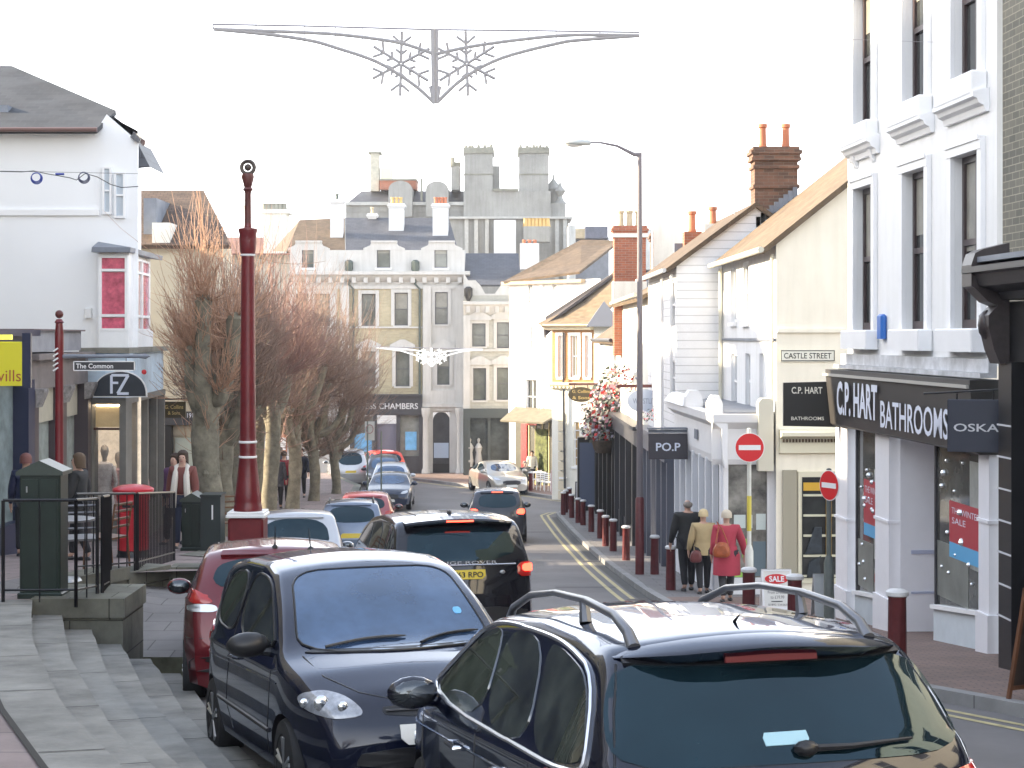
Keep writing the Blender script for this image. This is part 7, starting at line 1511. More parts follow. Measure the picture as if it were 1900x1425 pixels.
# no entry signs
def noentry(px, py, d, rad, yaw, label, polem, hpole, base=None):
    x = X(px, d); zc = Z(py, d); z = gp(x, d); t = thing('no_entry_sign', label, 'road sign', (x, d, z), 'no entry signs at the side street'); M_ = Matrix.Rotation(R(yaw), 3, 'Z')
    def disc(r, n0, n1, m_, nm, par, pts=None):
        mb = MB(); k = 28; P = pts or [(r * math.cos(2 * math.pi * i / k), r * math.sin(2 * math.pi * i / k)) for i in range(k)]
        def F(u, n, zz): v = M_ @ Vector((u, -n, 0)); return Vector((x + v.x, d - .06 + v.y, zc + zz))
        mb.prism(F, P, n0, n1); return mb.build(nm, m_, par)
    f = disc(rad, 0, .01, WPAINT, 'plate', t); disc(rad * .95, .011, .014, SIGNR, 'red_disc', f); b = rad * .74; h_ = rad * .17; disc(0, .0155, .018, WPAINT, 'bar', f, [(-b, -h_), (b, -h_), (b, h_), (-b, h_)])
    lathe_part('pole', polem, t, (x, d, z), [(.038, -.1), (.038, hpole), (.01, hpole + .01)], 12)
    if base: lathe_part('pole_base', polem, t, (x, d, z), [(.075, -.1), (.075, .9), (.045, 1.0)], 14)
    return t, x, z
t, x_, z_ = noentry(1390, 830, 31.0, .26, 0, 'round red no entry sign on a white pole in front of the white shop', mat('sign pole white', (.62, .62, .56), .5, var=.2), Z(795, 31) - gp(4, 31), True); lathe_part('yellow_sleeve', mat('yellow sleeve', (.6, .5, .08), .5), t, (x_, 31, 0), [(.041, Z(985, 31)), (.041, Z(920, 31))], 12)
noentry(1538, 900, 26.0, .225, -62, 'red no entry sign turned sideways on a dark grey post', mat('sign pole grey', (.12, .14, .13), .5, var=.2), Z(870, 26) - gp(4, 26), True)
# parking sign on two posts by the trees
d = 66; x = X(690, d); t = thing('parking_sign', 'small pale round-marked parking sign on posts beside the parked cars', 'road sign', (x - .1, d, T(d)))
F = FR((X(677, d), d), (X(695, d), d), 1); part('plate', mat('sign backing', (.50, .50, .46), .5), t, 'box', F, 0, F.len, -.01, .01, Z(817, d), Z(782, d)); mb = MB(); q = F(F.len / 2, .02, Z(796, d)); mb.tube([(q.x + .13 * math.cos(a), q.y - .01, q.z + .16 * math.sin(a)) for a in [2 * math.pi * i / 20 for i in range(22)]], .018, 5, caps=False); mb.build('ring', mat('sign ring', (.35, .2, .2), .5), t)
mb = MB(); mb.tube([F(.1, 0, T(d) - .5), F(.1, 0, Z(782, d))], .03, 6); mb.tube([F(F.len + .25, 0, T(d) - .5), F(F.len + .25, 0, Z(800, d))], .03, 6); mb.build('post', mat('sign pole green', (.16, .19, .16), .5), t)
# ================================================================ christmas decoration over the street
def deco(d, cx, y0, s, label, m, r):
    """s = scale: photo pixels of the near one (792 wide)"""
    ox, oz = X(cx, d), Z(y0, d); t = thing('christmas_decoration', label, 'christmas lights', (ox, d, oz), 'christmas decorations hung across the street')
    def P(px, py): return (ox + (px - 808) * s, d, oz - (py - 55) * s)
    def curve(pts, n=20):
        xs = [p[0] for p in pts]; A = []
        for i in range(len(pts) - 1):
            p0 = pts[max(i - 1, 0)]; p1 = pts[i]; p2 = pts[i + 1]; p3 = pts[min(i + 2, len(pts) - 1)]
            for k in range(5):
                u = k / 5; A.append(tuple(.5 * ((2 * p1[j]) + (-p0[j] + p2[j]) * u + (2 * p0[j] - 5 * p1[j] + 4 * p2[j] - p3[j]) * u * u + (-p0[j] + 3 * p1[j] - 3 * p2[j] + p3[j]) * u ** 3) for j in (0, 1)))
        A.append(pts[-1]); return [P(*a) for a in A]
    mb = MB(); mb.tube([P(395, 45), P(560, 48), P(808, 55), P(1000, 57), P(1187, 60)], r * .55, 5); mb.tube([P(395, 45), P(395, 54)], r * .5, 5)
    for (x_, a, b) in ((475, 48, 63), (565, 48, 73), (622, 50, 88), (672, 52, 104), (935, 57, 106), (981, 58, 95), (1032, 58, 82), (1113, 59, 72), (603, 32, 50), (835, 38, 56), (996, 40, 58), (1052, 45, 50)): mb.tube([P(x_, a), P(x_, b)], r * .35, 4)
    mb.build('wire', MATS['deco wire'], t)
    for pts in ([(397, 54), (480, 57), (560, 60), (640, 65), (740, 79), (805, 100)], [(397, 54), (500, 64), (575, 75), (622, 88), (700, 115), (765, 155), (806, 191)], [(1187, 66), (1060, 65), (960, 74), (870, 87), (810, 100)], [(1187, 66), (1080, 74), (1032, 81), (930, 108), (860, 145), (810, 191)]):
        mb = MB(); mb.tube(curve(pts), r, 6); mb.build('frame_arm', m, t)
    mb = MB(); mb.tube([P(804, 54), P(806, 192)], r * 1.6, 6); mb.tube([P(811, 56), P(811, 190)], r * .8, 5); mb.tube([P(798, 160), P(804, 186)], r, 5); mb.tube([P(816, 160), P(811, 186)], r, 5); mb.build('mast', m, t)
    for (cx_, sg) in ((744, 1), (866, -1)):
        mb = MB()
        for k in range(6):
            a = R(60 * k + 28); L_ = 60
            def pt(rr, aa): return P(cx_ + sg * rr * math.cos(aa), 118 - rr * math.sin(aa))
            mb.tube([pt(1, a), pt(L_, a)], r * .9, 5)
            for rr, q in ((L_ * .62, 22), (L_ * .3, 13)):
                bx, by = cx_ + sg * rr * math.cos(a), 118 - rr * math.sin(a)
                for da in (-.9, .9): mb.tube([P(bx, by), P(bx + sg * q * math.cos(a + da), by - q * math.sin(a + da))], r * .8, 5)
        mb.build('snowflake', m, t)
mat('deco wire', (.35, .33, .36), .5); DM = mat('rope light', (.42, .40, .40), .5)
deco(20.0, 808, 55, 20 / FP, 'large near snowflake decoration frame hanging high over the road', DM, .021)
deco(72.0, 801, 646, .00575 * 1.0 * 72 / 80 * 1.06, 'small far snowflake decoration hanging in front of the stone chambers', mat('rope light with sun glow', (.85, .84, .80), .4, emit=.25), .028)  # paler colour and glow stand in for sun on the far frame
mb = MB(); mb.tube([(X(395, 20), 20, Z(45, 20)), (-9.3, 19.9, ZC + 3.9)], .0022, 4); setp(mb.build('span_wire', MATS['deco wire']), 'hair thin wire running left from the near decoration', 'wire'); mb = MB(); mb.tube([(X(1187, 20), 20, Z(60, 20)), (5.4, 22.5, ZC + 3.75)], .0022, 4); setp(mb.build('span_wire', MATS['deco wire']), 'hair thin wire running from the near decoration to the big white building', 'wire')
# cable with coils over the left pavement
d = 20.0; t = thing('cable_string', 'sagging cable with blue coils strung across the white gable wall', 'cable', (X(120, d), d, Z(330, d)))
mb = MB(); pts = [(-40, 315), (0, 318), (40, 319), (62, 317), (85, 322), (108, 326), (130, 330), (142, 334), (158, 322), (180, 328), (205, 342), (225, 348), (257, 346)]; mb.tube([(X(a, d), d, Z(b, d)) for a, b in pts], .005, 5); mb.build('wire', DGREY, t)
mb = MB(); mb.tube([(X(0, d), d + .02, Z(317, d)), (X(255, d), d + .02, Z(322, d))], .003, 4); mb.build('support_wire', DGREY, t)
for cx_, cz_, m_ in ((68, 329, mat('blue cable', (.04, .07, .35), .4)), (156, 328, mat('grey blue cable', (.12, .13, .2), .4))):
    mb = MB()
    for k in range(3): mb.tube([(X(cx_, d) + (.052 + .006 * k) * math.cos(a), d - .02 + .01 * k, Z(cz_ + k, d) + (.05 + .006 * k) * math.sin(a)) for a in [2 * math.pi * i / 18 for i in range(20)]], .006, 5, caps=False)
    mb.build('coil', m_, t)
mb = MB(); mb.tube([(X(103, d), d, Z(323, d)), (X(119, d), d, Z(323, d))], .012, 6); mb.build('plug', MATS['blue cable'], t)
mb = MB(); mb.tube([(X(497, 20), 20, Z(92, 20)), (X(488, 20), 20, Z(150, 20)), (X(482, 20), 20, Z(205, 20))], .0015, 4); mb.tube([(X(473, 20), 20, Z(218, 20)), (X(476, 20), 20, Z(207, 20)), (X(485, 20), 20, Z(207, 20))], .006, 5); setp(mb.build('loose_cable', DGREY), 'short loose cable end dangling below the near decoration', 'cable')
# ================================================================ flower baskets on the pub
LEAFM = [mat('grey green leaf', (.17, .19, .16), .7, var=.4), mat('dark leaf', (.04, .06, .04), .7, var=.4), mat('dusty pink flower', (.55, .25, .30), .6), mat('red flower', (.50, .03, .03), .5), mat('cream flower', (.75, .68, .55), .6), mat('lilac grey flower', (.45, .43, .52), .6)]
def flowers(name, label, blobs, n, size=.07, group=None):
    cx = sum(b[0] for b in blobs) / len(blobs); cy = sum(b[1] for b in blobs) / len(blobs); cz = sum(b[2] for b in blobs) / len(blobs)
    t = thing(name, label, 'flowers', (cx, cy, cz), group); bs = [MB() for _ in LEAFM]
    for bx, by, bz, r in blobs:
        for i in range(int(n * r * r)):
            v = Vector((random.gauss(0, 1), random.gauss(0, 1), random.gauss(0, 1))).normalized() * r * random.uniform(.6, 1.08); c = Vector((bx, by, bz)) + v; k = random.choices(range(6), [3, 2, 1.6, 2.2, 2.4, 2.4])[0]
            s_ = size * random.uniform(.6, 1.4); a = Vector((random.gauss(0, 1), random.gauss(0, 1), random.gauss(0, 1))).normalized(); b = a.orthogonal().normalized(); e = a.cross(b)
            bs[k].face([c + b * s_, c + e * s_ * .6, c - b * s_, c - e * s_ * .6])
    for mb, m_, nm in zip(bs, LEAFM, ('leaves', 'leaves', 'pink_flowers', 'red_flowers', 'cream_flowers', 'lilac_flowers')):
        if mb.f: mb.build(nm, m_, t)['kind'] = 'stuff'
    return t
dq = 57.5
def fb(px, py, r, d=dq): return (X(px, d), d, Z(py, d), r)
flowers('flower_display', 'huge display of red, pink and cream flowers over the black pub front', [fb(1135, 745, .62), fb(1112, 765, .58), fb(1102, 792, .45), fb(1150, 765, .62), fb(1140, 708, .5), fb(1122, 730, .45), fb(1160, 795, .5), fb(1138, 805, .45), fb(1115, 805, .4), fb(1165, 740, .45)], 760, .085)
flowers('window_box', 'window box of red and white flowers above the pale blue oval sign', [fb(1150, 697, .32, 52), fb(1170, 700, .34, 52), fb(1195, 705, .28, 50), fb(1212, 710, .25, 49), fb(1172, 725, .25, 52)], 900, .05)
flowers('window_box', 'window box with trailing plants under the pale blue oval sign', [fb(1200, 770, .18, 45), fb(1218, 765, .18, 45), fb(1232, 768, .15, 45)], 1400, .04)
mb = MB(); mb.lathe((X(1120, dq), dq - .1, Z(840, dq)), [(.25, 0), (.34, .15), (.4, .4)], 14); setp(mb.build('hanging_basket', mat('dark wicker', (.07, .05, .035), .8, var=.4, vscale=10)), 'dark wicker basket under the huge flower display', 'basket')
x, y = X(1098, 73.5), 73.5; t = thing('plant_pot', 'terracotta pot with a leafy shrub beside the grey board', 'plant', (x, y, gp(x, y))); lathe_part('pot', TERRA, t, (x, y, gp(x, y)), [(.18, 0), (.25, .35), (.27, .36), (.2, .38)], 14)
mb = MB()
for i in range(160): v = Vector((random.gauss(0, .16), random.gauss(0, .16), random.uniform(.35, .9))); a = Vector((random.gauss(0, 1), random.gauss(0, 1), random.gauss(0, 1))).normalized(); b = a.orthogonal().normalized(); c = Vector((x, y, gp(x, y))) + v; mb.face([c + b * .06, c + a.cross(b) * .03, c - b * .06, c - a.cross(b) * .03])
mb.build('foliage', mat('shrub leaf', (.10, .13, .05), .7, var=.4), t)
# ================================================================ trees
BARK = mat('grey green bark', (.21, .19, .14), .95, var=.55, vscale=5, bump=.8, bscale=18); TWIG = mat('reddish twigs', (.44, .27, .18), .8, var=.3, vscale=4); TWIG2 = mat('grey brown twigs', (.27, .185, .14), .85, var=.3, vscale=3)
def tree(x, y, zk, ztop, spread, tr, n, label, seed, tm=TWIG, limbs=6, lo=.0, mx=None, minz=.35):
    rnd = random.Random(seed); z = T(y) if x < -2.5 else gp(x, y); t = thing('pollard_tree', label, 'tree', (x, y, z), 'bare pollarded trees along the raised pavement')
    mb = MB(); H_ = zk - z; pts = []; rr = []
    for i in range(9):
        q = i / 8; pts.append((x + .05 * math.sin(q * 5 + seed), y + .04 * math.cos(q * 4 + seed), z - .1 + (H_ * .8) * q)); rr.append(tr * (1.25 if i == 0 else 1.02 + .07 * math.sin(i * 2.3 + seed)))
    mb.tube(pts, rr, 14, caps=True); heads = []; lines = []
    for k in range(limbs):
        a = 2 * math.pi * k / limbs + rnd.uniform(-.4, .4); l = spread * rnd.uniform(.25, .5); zz = zk + rnd.uniform(-.5, .7) * (ztop - zk) * .45 ; p0 = Vector(pts[-1 - (k % 3)]); p3 = Vector((x + l * math.cos(a), y + l * math.sin(a), zz))
        P = [p0 + (p3 - p0) * u + Vector((0, 0, -.25 * math.sin(math.pi * u) * l)) + Vector((math.cos(a), math.sin(a), 0)) * (.12 * math.sin(math.pi * u)) for u in [i / 5 for i in range(6)]]
        mb.tube(P, [tr * .8 * (1 - .35 * u / 5) * (1.25 if u == 5 else 1) for u in range(6)], 10); heads.append((P[-1], tr * .5)); lines.append(P)
        mb.ball(P[-1], tr * .62, 8, (1, 1, .9))
    for i in range(7): q = rnd.randint(3, 7); a = rnd.uniform(0, 6.28); mb.ball((pts[q][0] + math.cos(a) * tr * .8, pts[q][1] + math.sin(a) * tr * .8, pts[q][2]), tr * rnd.uniform(.18, .32), 7)
    mb.build('trunk', BARK, t); cr = MB()
    def twig(p, d_, L, r0, sub):
        k = 4; P = [p]; v = Vector(d_).normalized()
        for i in range(k): v = (v + Vector((rnd.gauss(0, .10), rnd.gauss(0, .10), .16 + rnd.gauss(0, .06)))).normalized(); P.append(P[-1] + v * L / k)
        cr.tube(P, [r0 * (1 - .8 * i / k) + .0018 for i in range(k + 1)], 3, caps=False, smooth=False)
        if sub:
            for j in range(sub): i = rnd.randint(1, k - 1); vv = (P[i + 1] - P[i]).normalized() + Vector((rnd.gauss(0, .55), rnd.gauss(0, .55), rnd.gauss(0, .4))); twig(P[i], vv, L * rnd.uniform(.3, .55), r0 * .5, 0)
    for i in range(n):
        P = rnd.choice(lines); h = P[rnd.choice([4, 5, 5, 5])] if rnd.random() < .92 else Vector(pts[rnd.randint(5, 8)]); a = rnd.uniform(0, 6.283); el = math.asin(rnd.uniform(-.25 + lo, 1.0) ** 1 if rnd.random() < .6 else rnd.uniform(.5, 1.0)); out = (h - Vector((x, y, h.z)))
        dv = Vector((math.cos(a) * math.cos(el), math.sin(a) * math.cos(el), math.sin(el))) + out.normalized() * .35 if out.length > .05 else Vector((math.cos(a) * math.cos(el), math.sin(a) * math.cos(el), math.sin(el)))
        dn = dv.normalized(); Lm = 1.12 / math.sqrt((max(dn.z, 0) / max(.4, ztop - h.z)) ** 2 + (1 - dn.z ** 2) / (spread * .72) ** 2 + 1e-4)
        twig(h + Vector((rnd.gauss(0, .05), rnd.gauss(0, .05), 0)), dv, max(.35, Lm) * rnd.uniform(.6, 1.0), rnd.uniform(.007, .013), rnd.choice([2, 3, 4]))
    cr.build('crown', tm, t); return t
tree(X(386, 33), 33, Z(655, 33), Z(318, 33), 1.2, .25, 430, 'nearest pollard tree with a thick pale trunk and tall bright shoots', 1, TWIG, 7)
tree(X(418, 37), 37, Z(700, 37), Z(400, 37), 1.4, .20, 380, 'second pollard tree from the left, trunk close behind the nearest', 2, TWIG2, 6)
tree(X(440, 41), 41, Z(700, 41), Z(430, 41), 1.5, .22, 360, 'pollard tree directly behind the tall red lamp post', 3, TWIG2, 6)
tree(X(503, 46), 46, Z(680, 46), Z(400, 46), 1.8, .20, 500, 'pollard tree right of the tall red lamp post with reddish shoots', 4, mat('red twigs', (.30, .18, .15), .8, var=.3, vscale=3), 7)
tree(X(545, 54), 54, Z(740, 54), Z(445, 54), 2.1, .20, 480, 'thinner tree with a greenish trunk in the middle of the row', 5, TWIG2, 7)
tree(X(582, 60), 60, Z(770, 60), Z(480, 60), 2.2, .18, 480, 'thin tree third from the far end of the row', 6, TWIG2, 7)
tree(X(622, 67), 67, Z(785, 67), Z(520, 67), 2.4, .17, 480, 'thin dark tree nearest the parking sign', 7, TWIG2, 7)
tree(X(480, 50), 50, Z(720, 50), Z(470, 50), 1.9, .2, 240, 'tree partly hidden just right of the tall red lamp post', 8, TWIG2, 6)
for (x_, y_, l_) in ((-4.5, -8, 'unseen bare pollard tree added behind the camera on the left for reflections'), (5.0, -11, 'unseen bare pollard tree added behind the camera on the right for reflections')): tree(x_, y_, ZC + 1.5, ZC + 5.5, 2.6, .22, 200, l_, 11 + int(x_), TWIG2, 7)  # unseen trees added to give the car glass something to reflect
# ================================================================ people
SKIN = mat('skin', (.48, .30, .23), .55, spec=.3)
def skinmesh(verts, edges, radii, sub=2, root=0):
    me = bpy.data.meshes.new('s'); me.from_pydata(verts, edges, []); o = bpy.data.objects.new('s', me); COL.objects.link(o)
    o.modifiers.new('k', 'SKIN'); 
    for i, r in enumerate(radii): me.skin_vertices[0].data[i].radius = r if hasattr(r, '__len__') else (r, r); me.skin_vertices[0].data[i].use_root = (i == root)
    s_ = o.modifiers.new('u', 'SUBSURF'); s_.levels = sub; s_.render_levels = sub
    dg = bpy.context.evaluated_depsgraph_get(); out = bpy.data.meshes.new_from_object(o.evaluated_get(dg)); bpy.data.objects.remove(o); bpy.data.meshes.remove(me)
    for p in out.polygons: p.use_smooth = True
    return out
def person(x, y, yaw, H_, label, top, bottom, hair, shoe=None, coat=.86, arms=((.02, .12), (.02, -.05)), step=.16, width=1.0, hairlen=0, cat='person', group='people in the street', z=None, scarf=None, sit=False, baldish=False, sub=2, leg=None, flare=1.0):
    z = (T(y) if x < -2.6 else gp(x, y)) if z is None else z; t = thing('person', label, cat, (0, 0, 0), group); k = H_ / 1.75; V = []; E = []; Rd = []; N = {}
    def add(n, p, r, par=None): N[n] = len(V); V.append((p[0] * k, p[1] * k, p[2] * k)); Rd.append(tuple(q * k for q in r) if hasattr(r, '__len__') else r * k); (E.append((N[par], N[n])) if par else None)
    w = width; dz = -.42 if sit else 0
    add('pel', (0, 0, .95 + dz), (.135 * w, .11 * w)); add('wai', (0, 0, 1.10 + dz), (.125 * w, .10 * w), 'pel'); add('che', (0, .01, 1.30 + dz), (.165 * w, .125 * w), 'wai'); add('upc', (0, 0, 1.42 + dz), (.11 * w, .08), 'che'); add('nek', (0, .01, 1.50 + dz), .055, 'upc'); add('jaw', (0, .03, 1.57 + dz), .066, 'nek'); add('hed', (0, .015, 1.645 + dz), .096, 'jaw'); add('crn', (0, .0, 1.71 + dz), .07, 'hed'); add('nos', (0, .115, 1.615 + dz), .012, 'hed')
    J = {}
    for s_, (sp, sw) in ((-1, arms[0]), (1, arms[1])):
        q = 'l' if s_ < 0 else 'r'
        add('sho' + q, (s_ * .175 * w, 0, 1.415 + dz), .066, 'upc'); add('elb' + q, (s_ * (.215 * w + sp), -.03 + sw * .5, 1.13 + dz), .046, 'sho' + q); add('wri' + q, (s_ * (.25 * w + sp * 1.2), .06 + sw, .89 + dz), .030, 'elb' + q); add('pal' + q, (s_ * (.25 * w + sp * 1.2), .085 + sw * 1.1, .81 + dz), (.016, .036), 'wri' + q)
        for f in range(4): fy = (f - 1.5) * .021; add('f%d' % f + q, (s_ * (.25 * w + sp * 1.2), .085 + sw * 1.1 + fy, .765 + dz - (.004 if f in (1, 2) else 0)), .0095, 'pal' + q); add('g%d' % f + q, (s_ * (.24 * w + sp * 1.2), .10 + sw * 1.1 + fy, .728 + dz + (.012 if f == 3 else 0)), .008, 'f%d' % f + q)
        add('th' + q, (s_ * (.25 * w + sp * 1.2) - s_ * .012, .13 + sw * 1.1, .80 + dz), .010, 'pal' + q); add('tg' + q, (s_ * (.25 * w + sp * 1.2) - s_ * .015, .145 + sw * 1.1, .765 + dz), .008, 'th' + q)
        st = step * (1 if s_ > 0 else -1)
        if sit: add('hip' + q, (s_ * .10, .02, .50), .085, 'pel'); add('kne' + q, (s_ * .12, .42, .50), .062, 'hip' + q); add('ank' + q, (s_ * .12, .40, .09), .042, 'kne' + q); add('toe' + q, (s_ * .12, .56, .035), .035, 'ank' + q)
        else: add('hip' + q, (s_ * .085 * w, 0, .90), .09 * w, 'pel'); add('kne' + q, (s_ * .09, st * .55 + .03, .50), .062, 'hip' + q); add('ank' + q, (s_ * .085, st - .02 - (.05 if st < 0 else 0), .085 + (.03 if st < 0 else 0)), .04, 'kne' + q); add('toe' + q, (s_ * .10, st + .12 - (.05 if st < 0 else 0), .03), .034, 'ank' + q)
    sc_ = sub
    body = bpy.data.objects.new('body', skinmesh(V, E, Rd, sc_)); COL.objects.link(body); body.parent = t; body.data.materials.append(SKIN)
    def garment(name, keys, extra, m_, grow, cuts=None):
        idx = [N[q] for q in keys]; mp = {i: j for j, i in enumerate(idx)}; vs = [V[i] for i in idx]; rs = []
        for q, i in zip(keys, idx): r = Rd[i]; r = r if hasattr(r, '__len__') else (r, r); g = grow(q) * k; rs.append((r[0] + g, r[1] + g))
        es = [(mp[a], mp[b]) for a, b in E if a in mp and b in mp]
        for (par, p, r) in extra: vs.append(tuple(q * k for q in p)); rs.append((r[0] * k, r[1] * k)); es.append((keys.index(par), len(vs) - 1)); 
        o = bpy.data.objects.new(name, skinmesh(vs, es, rs, sc_)); COL.objects.link(o); o.parent = t; o.data.materials.append(m_); return o
    legs = [q for q in N if q[:3] in ('hip', 'kne', 'ank')]
    garment('trousers', ['pel'] + legs, [], bottom, lambda q: .022 if q != 'pel' else .025)
    tops = ['pel', 'wai', 'che', 'upc'] + [a + b for b in 'lr' for a in ('sho', 'elb', 'wri')]
    garment('coat', tops, [], top, lambda q: {'p': .045, 'w': .055 if q[:3] == 'wai' else .018}.get(q[0], .034))
    if coat < .9 and not sit:   # hanging skirt of the coat
        mb = MB(); zt_ = 1.08; rings = []
        prof = [(zt_, .175 * w, .14 * w), (.98, .195 * w, .155 * w), (.9, .20 * w * flare, .165 * w * flare), (coat, .205 * w * flare, .175 * w * flare), (coat + .01, .19 * w * flare, .16 * w * flare)]
        n = 24
        for i in range(len(prof)):
            for j in range(n): a = 2 * math.pi * j / n; wv = 1 + (.03 * math.sin(5 * a + i) if i > 1 else 0); rings.append((prof[i][1] * k * math.cos(a) * wv, prof[i][2] * k * math.sin(a) * wv, prof[i][0] * k))
        mb.add(rings, [(i * n + j, i * n + (j + 1) % n, (i + 1) * n + (j + 1) % n, (i + 1) * n + j) for i in range(len(prof) - 1) for j in range(n)], True); mb.build('coat_skirt', top, t)
    hc = (0, -.005 * k, (1.665 + dz) * k)
    if not baldish:
        mb = MB(); n = 16; VV = []; FF_ = []
        lowz = -.06 - hairlen
        for i in range(9):
            a = math.pi * .5 * i / 4.5 if i < 5 else math.pi * .5
            q = i / 8
            for j in range(n):
                g = 2 * math.pi * j / n; front = max(0, math.sin(g)); rr = .104 * math.sin(min(math.pi * .5, q * 2.4)) * (1 - .25 * front * (q > .55)); zz = .10 * math.cos(min(math.pi * .5, q * 2.4)) + (lowz * max(0, (q - .5) / .5)) * (1 - .95 * front); VV.append(((rr * math.cos(g)) * k, hc[1] + (rr * 1.08 * math.sin(g) - .01) * k, hc[2] + (zz - .0) * k + .015 * k))
        FF_ = [(i * n + j, i * n + (j + 1) % n, (i + 1) * n + (j + 1) % n, (i + 1) * n + j) for i in range(8) for j in range(n)]; mb.add(VV, FF_, True); mb.build('hair', hair, t)
    else:
        mb = MB(); mb.ball((0, -.022 * k, (1.62 + dz) * k), .09 * k, 14, (1.02, 1.0, .75)); mb.build('hair', hair, t)
    for s_ in (-1, 1):
        mb = MB(); mb.ball((s_ * .033 * k, .098 * k, (1.645 + dz) * k), .010 * k, 8); mb.build('eye', BLACK, t)
        if not sit or 1: f = 'toe' + ('l' if s_ < 0 else 'r'); p = Vector(V[N[f]]); a_ = Vector(V[N['ank' + f[-1]]]); mb = MB(); mb.ball((p + a_ * .6) / 1.6 - Vector((0, 0, .03 * k)), 1, 12, (.052 * k, .125 * k, .05 * k)); mb.build('shoe', shoe or BLACK, t)
    mb = MB(); mb.ball((0, .098 * k, (1.575 + dz) * k), 1, 8, (.026 * k, .006 * k, .007 * k)); mb.build('mouth', mat('lips', (.35, .10, .10), .5), t)
    if scarf:
        for s_ in (-1, 1): mb = MB(); mb.tube([(s_ * .03 * k, -.05 * k, 1.52 * k), (s_ * .10 * k, .04 * k, 1.47 * k), (s_ * .10 * k, .16 * k, 1.3 * k), (s_ * .12 * k, .19 * k, 1.05 * k), (s_ * .14 * k, .17 * k, .75 * k)], [.04 * k, .05 * k, .055 * k, .06 * k, .055 * k], 8); mb.build('scarf', scarf, t)
    t.location = (x, y, z); t.rotation_euler = (0, 0, R(yaw)); return t, k
CB = mat('black jacket', (.020, .021, .022), .8, var=.3); TR = mat('black trousers', (.012, .012, .015), .8); BE = mat('beige jacket', (.42, .32, .17), .8, var=.15); RC = mat('raspberry coat', (.42, .05, .08), .85, var=.2); JE = mat('dark tights', (.03, .03, .035), .7)
HG = mat('grey hair', (.22, .19, .17), .8); HB = mat('blonde hair', (.60, .48, .28), .8, var=.2); HW_ = mat('ash blonde hair', (.55, .48, .38), .8, var=.2); HD = mat('dark brown hair', (.05, .03, .02), .7)
person(X(1276, 34.2), 34.2, 4, 1.80, 'man in a black jacket and black trousers walking away down the pavement', CB, TR, HG, coat=.80, arms=((.03, .04), (.0, -.02)), step=.12, width=1.1, baldish=True)
person(X(1305, 33.4), 33.4, 0, 1.58, 'woman in a beige padded jacket walking away between the man and the red coat', BE, TR, HB, coat=.82, arms=((.03, .04), (.03, 0)), step=.13, width=1.05)
pt_, k_ = person(X(1348, 31.2), 31.2, 0, 1.60, 'woman in a loose raspberry red coat with an orange shoulder bag walking away', RC, JE, HW_, coat=.52, arms=((.0, .0), (.07, .03)), step=.14, width=1.12, flare=1.15)
t = thing('shoulder_bag', 'slouchy orange leather bag hanging behind the woman in the red coat', 'bag', (X(1336, 30.95), 30.95, gp(4, 31)))
zb_ = gp(4, 31) + .93; xb_ = X(1338, 30.95); BF = FR((xb_ - 1, 30.92), (xb_ + 1, 30.92), 1)
def bagshape(F, zb, w, h, th, m_, t):
    P = [Vector(p) for p in ((1 - w, zb - h), (1 + w * .9, zb - h * 1.02), (1 + w * 1.12, zb - h * .2), (1 + w * .75, zb + h * .9), (1 - w * .5, zb + h), (1 - w * 1.05, zb))]
    for _ in range(2):
        Q = []
        for i in range(len(P)): a, b = P[i], P[(i + 1) % len(P)]; Q += [a.lerp(b, .22), a.lerp(b, .78)]
        P = Q
    c = sum(P, Vector((0, 0))) / len(P); mb = MB(); V = []; n = len(P)
    for (q, nn) in ((.55, -th), (.9, -th * .7), (1, 0), (.9, th * .7), (.55, th)):
        for p in P: r = c + (p - c) * q; V.append(F(r.x, nn, r.y))
    mb.add(V, [(i * n + j, i * n + (j + 1) % n, (i + 1) * n + (j + 1) % n, (i + 1) * n + j) for i in range(4) for j in range(n)], True); mb.add(V[:n], [tuple(range(n))]); mb.add(V[-n:], [tuple(range(n))]); return mb.build('pouch', m_, t)
bagshape(BF, zb_, .15, .14, .07, mat('orange leather', (.36, .09, .03), .5, var=.35, vscale=12), t); mb = MB(); mb.tube([(xb_ - .1, 30.92, zb_ + .1), (xb_ - .04, 30.98, zb_ + .38), (xb_ - .06, 31.12, zb_ + .47), (xb_ + .02, 30.98, zb_ + .36), (xb_ + .12, 30.92, zb_ + .1)], .012, 6); mb.build('strap', MATS['orange leather'], t)
t = thing('handbag', 'small dark red handbag carried by the woman in beige', 'bag', (X(1291, 33.2), 33.2, gp(3.4, 33))); bagshape(FR((X(1291, 33.2) - 1, 33.2), (X(1291, 33.2) + 1, 33.2), 1), gp(3.4, 33) + .70, .11, .12, .06, mat('oxblood leather', (.12, .03, .03), .5), t)
SC1 = mat('white scarf', (.60, .56, .50), .8); BR = mat('rust brown top', (.16, .05, .04), .8); PU = mat('purple coat', (.10, .04, .10), .8)
person(X(339, 30.6), 30.6, 178, 1.68, 'smiling dark haired woman in a brown top and long white scarf walking towards the camera', BR, mat('dark blue jeans', (.02, .025, .05), .8), HD, coat=.92, step=.1, scarf=SC1, hairlen=.14)
person(X(325, 32.5), 32.5, 150, 1.66, 'person in purple mostly hidden behind the woman with the white scarf', PU, TR, HD, coat=.8, hairlen=.05)
person(X(145, 26), 26.0, 80, 1.56, 'dark haired woman in black standing behind the tall green cabinet', CB, TR, mat('brown bob hair', (.09, .055, .03), .7), coat=.75, hairlen=.10)
person(X(48, 27.5), 27.5, 10, 1.58, 'person with reddish hair whose head shows above the tall green cabinet', NAVY, TR, mat('reddish hair', (.16, .06, .05), .7), hairlen=.02)
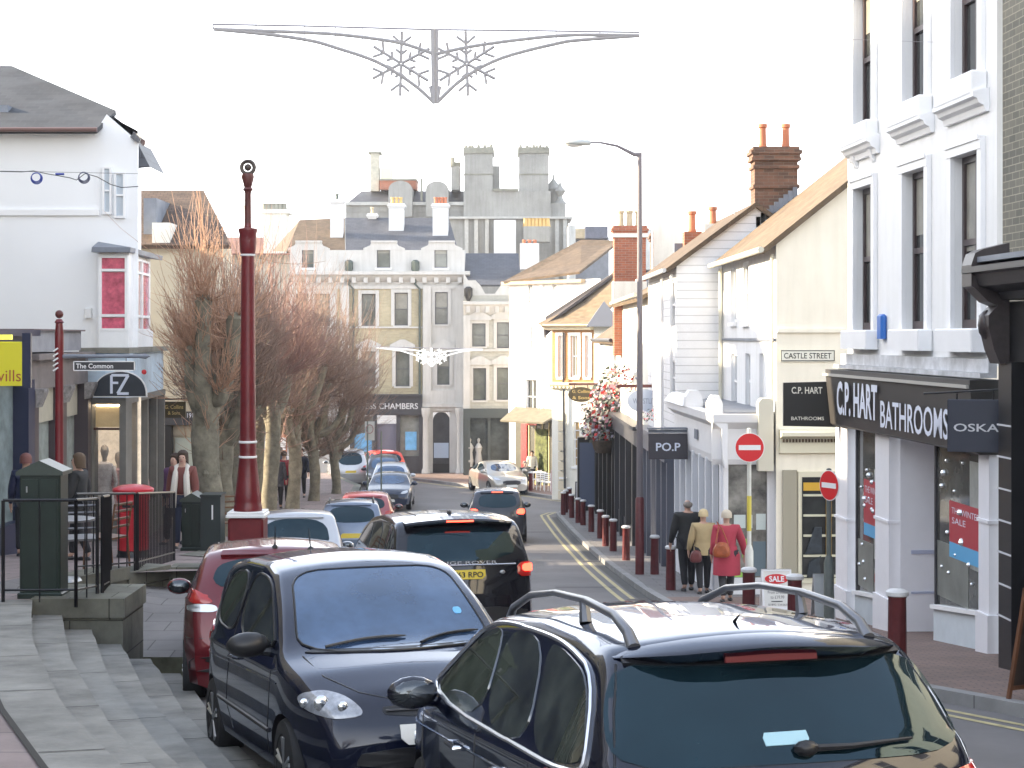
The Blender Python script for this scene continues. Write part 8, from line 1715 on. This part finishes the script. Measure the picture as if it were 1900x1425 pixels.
for i, (px_, d_, yw, hh_, tp, bt, lb) in enumerate(((490, 55, 10, 1.7, mat('brown coat', (.10, .07, .06), .8), TR, 'person in brown walking away just right of the tall red lamp post'), (504, 56, 160, 1.75, CB, TR, 'man in black second from the lamp post among the trees'), (515, 54, 0, 1.68, mat('charcoal coat', (.04, .04, .05), .8), TR, 'person in a long charcoal coat left of the red jacket'), (527, 56, 0, 1.72, mat('crimson coat', (.22, .02, .03), .8), TR, 'person in a crimson jacket walking between the tree trunks'), (559, 63, 180, 1.76, mat('navy black coat', (.012, .016, .03), .8), TR, 'man in a dark navy coat standing between two thin tree trunks'), (520, 70, 0, 1.7, mat('blue grey coat', (.12, .14, .18), .8), TR, 'person in blue grey far behind the red jacket'))):
    person(X(px_, d_), d_, yw, hh_, lb, tp, bt, HD, coat=.7 if i != 1 else .8, sub=1, step=.1)
person(X(974, 81.5), 81.5, 200, 1.7, 'person in grey sitting at the white cafe table', mat('grey green coat', (.10, .10, .09), .8), TR, HG, sit=True, sub=1); 
person(X(987, 84.0), 84.0, 180, 1.65, 'person in pale clothes standing behind the cafe chairs', mat('pale coat', (.55, .53, .45), .8), TR, HD, sub=1)
# ================================================================ the last few small things
mb = MB(); mb.box(None, X(1022, 79), X(1032, 79), 78.9, 79, gp(2, 79), gp(2, 79) + 1.05); mb.box(None, X(1034, 78), X(1042, 78), 77.9, 78, gp(2, 78), gp(2, 78) + .95); setp(mb.build('cafe_windbreak', mat('pale pink cloth', (.48, .34, .34), .7)), 'pale pink cloth screen beside the cafe chairs', 'screen')
mb = MB()
for (px_, py_, d_) in ((1255, 420, 44),): pass
# ================================================================ thin winter haze
hz_ = bpy.data.materials.new('winter haze'); hz_.use_nodes = True; hn = hz_.node_tree; hn.nodes.clear()
ho = hn.nodes.new('ShaderNodeOutputMaterial'); pv = hn.nodes.new('ShaderNodeVolumePrincipled'); pv.inputs['Color'].default_value = (.93, .95, 1, 1); pv.inputs['Density'].default_value = .0005; pv.inputs['Anisotropy'].default_value = .2
hn.links.new(pv.outputs[0], ho.inputs['Volume'])
mb = MB(); mb.box(None, -60, 60, -30, 170, -2, 34); ho_ = mb.build('haze', hz_); ho_['kind'] = 'stuff'
gnd.hide_render = False
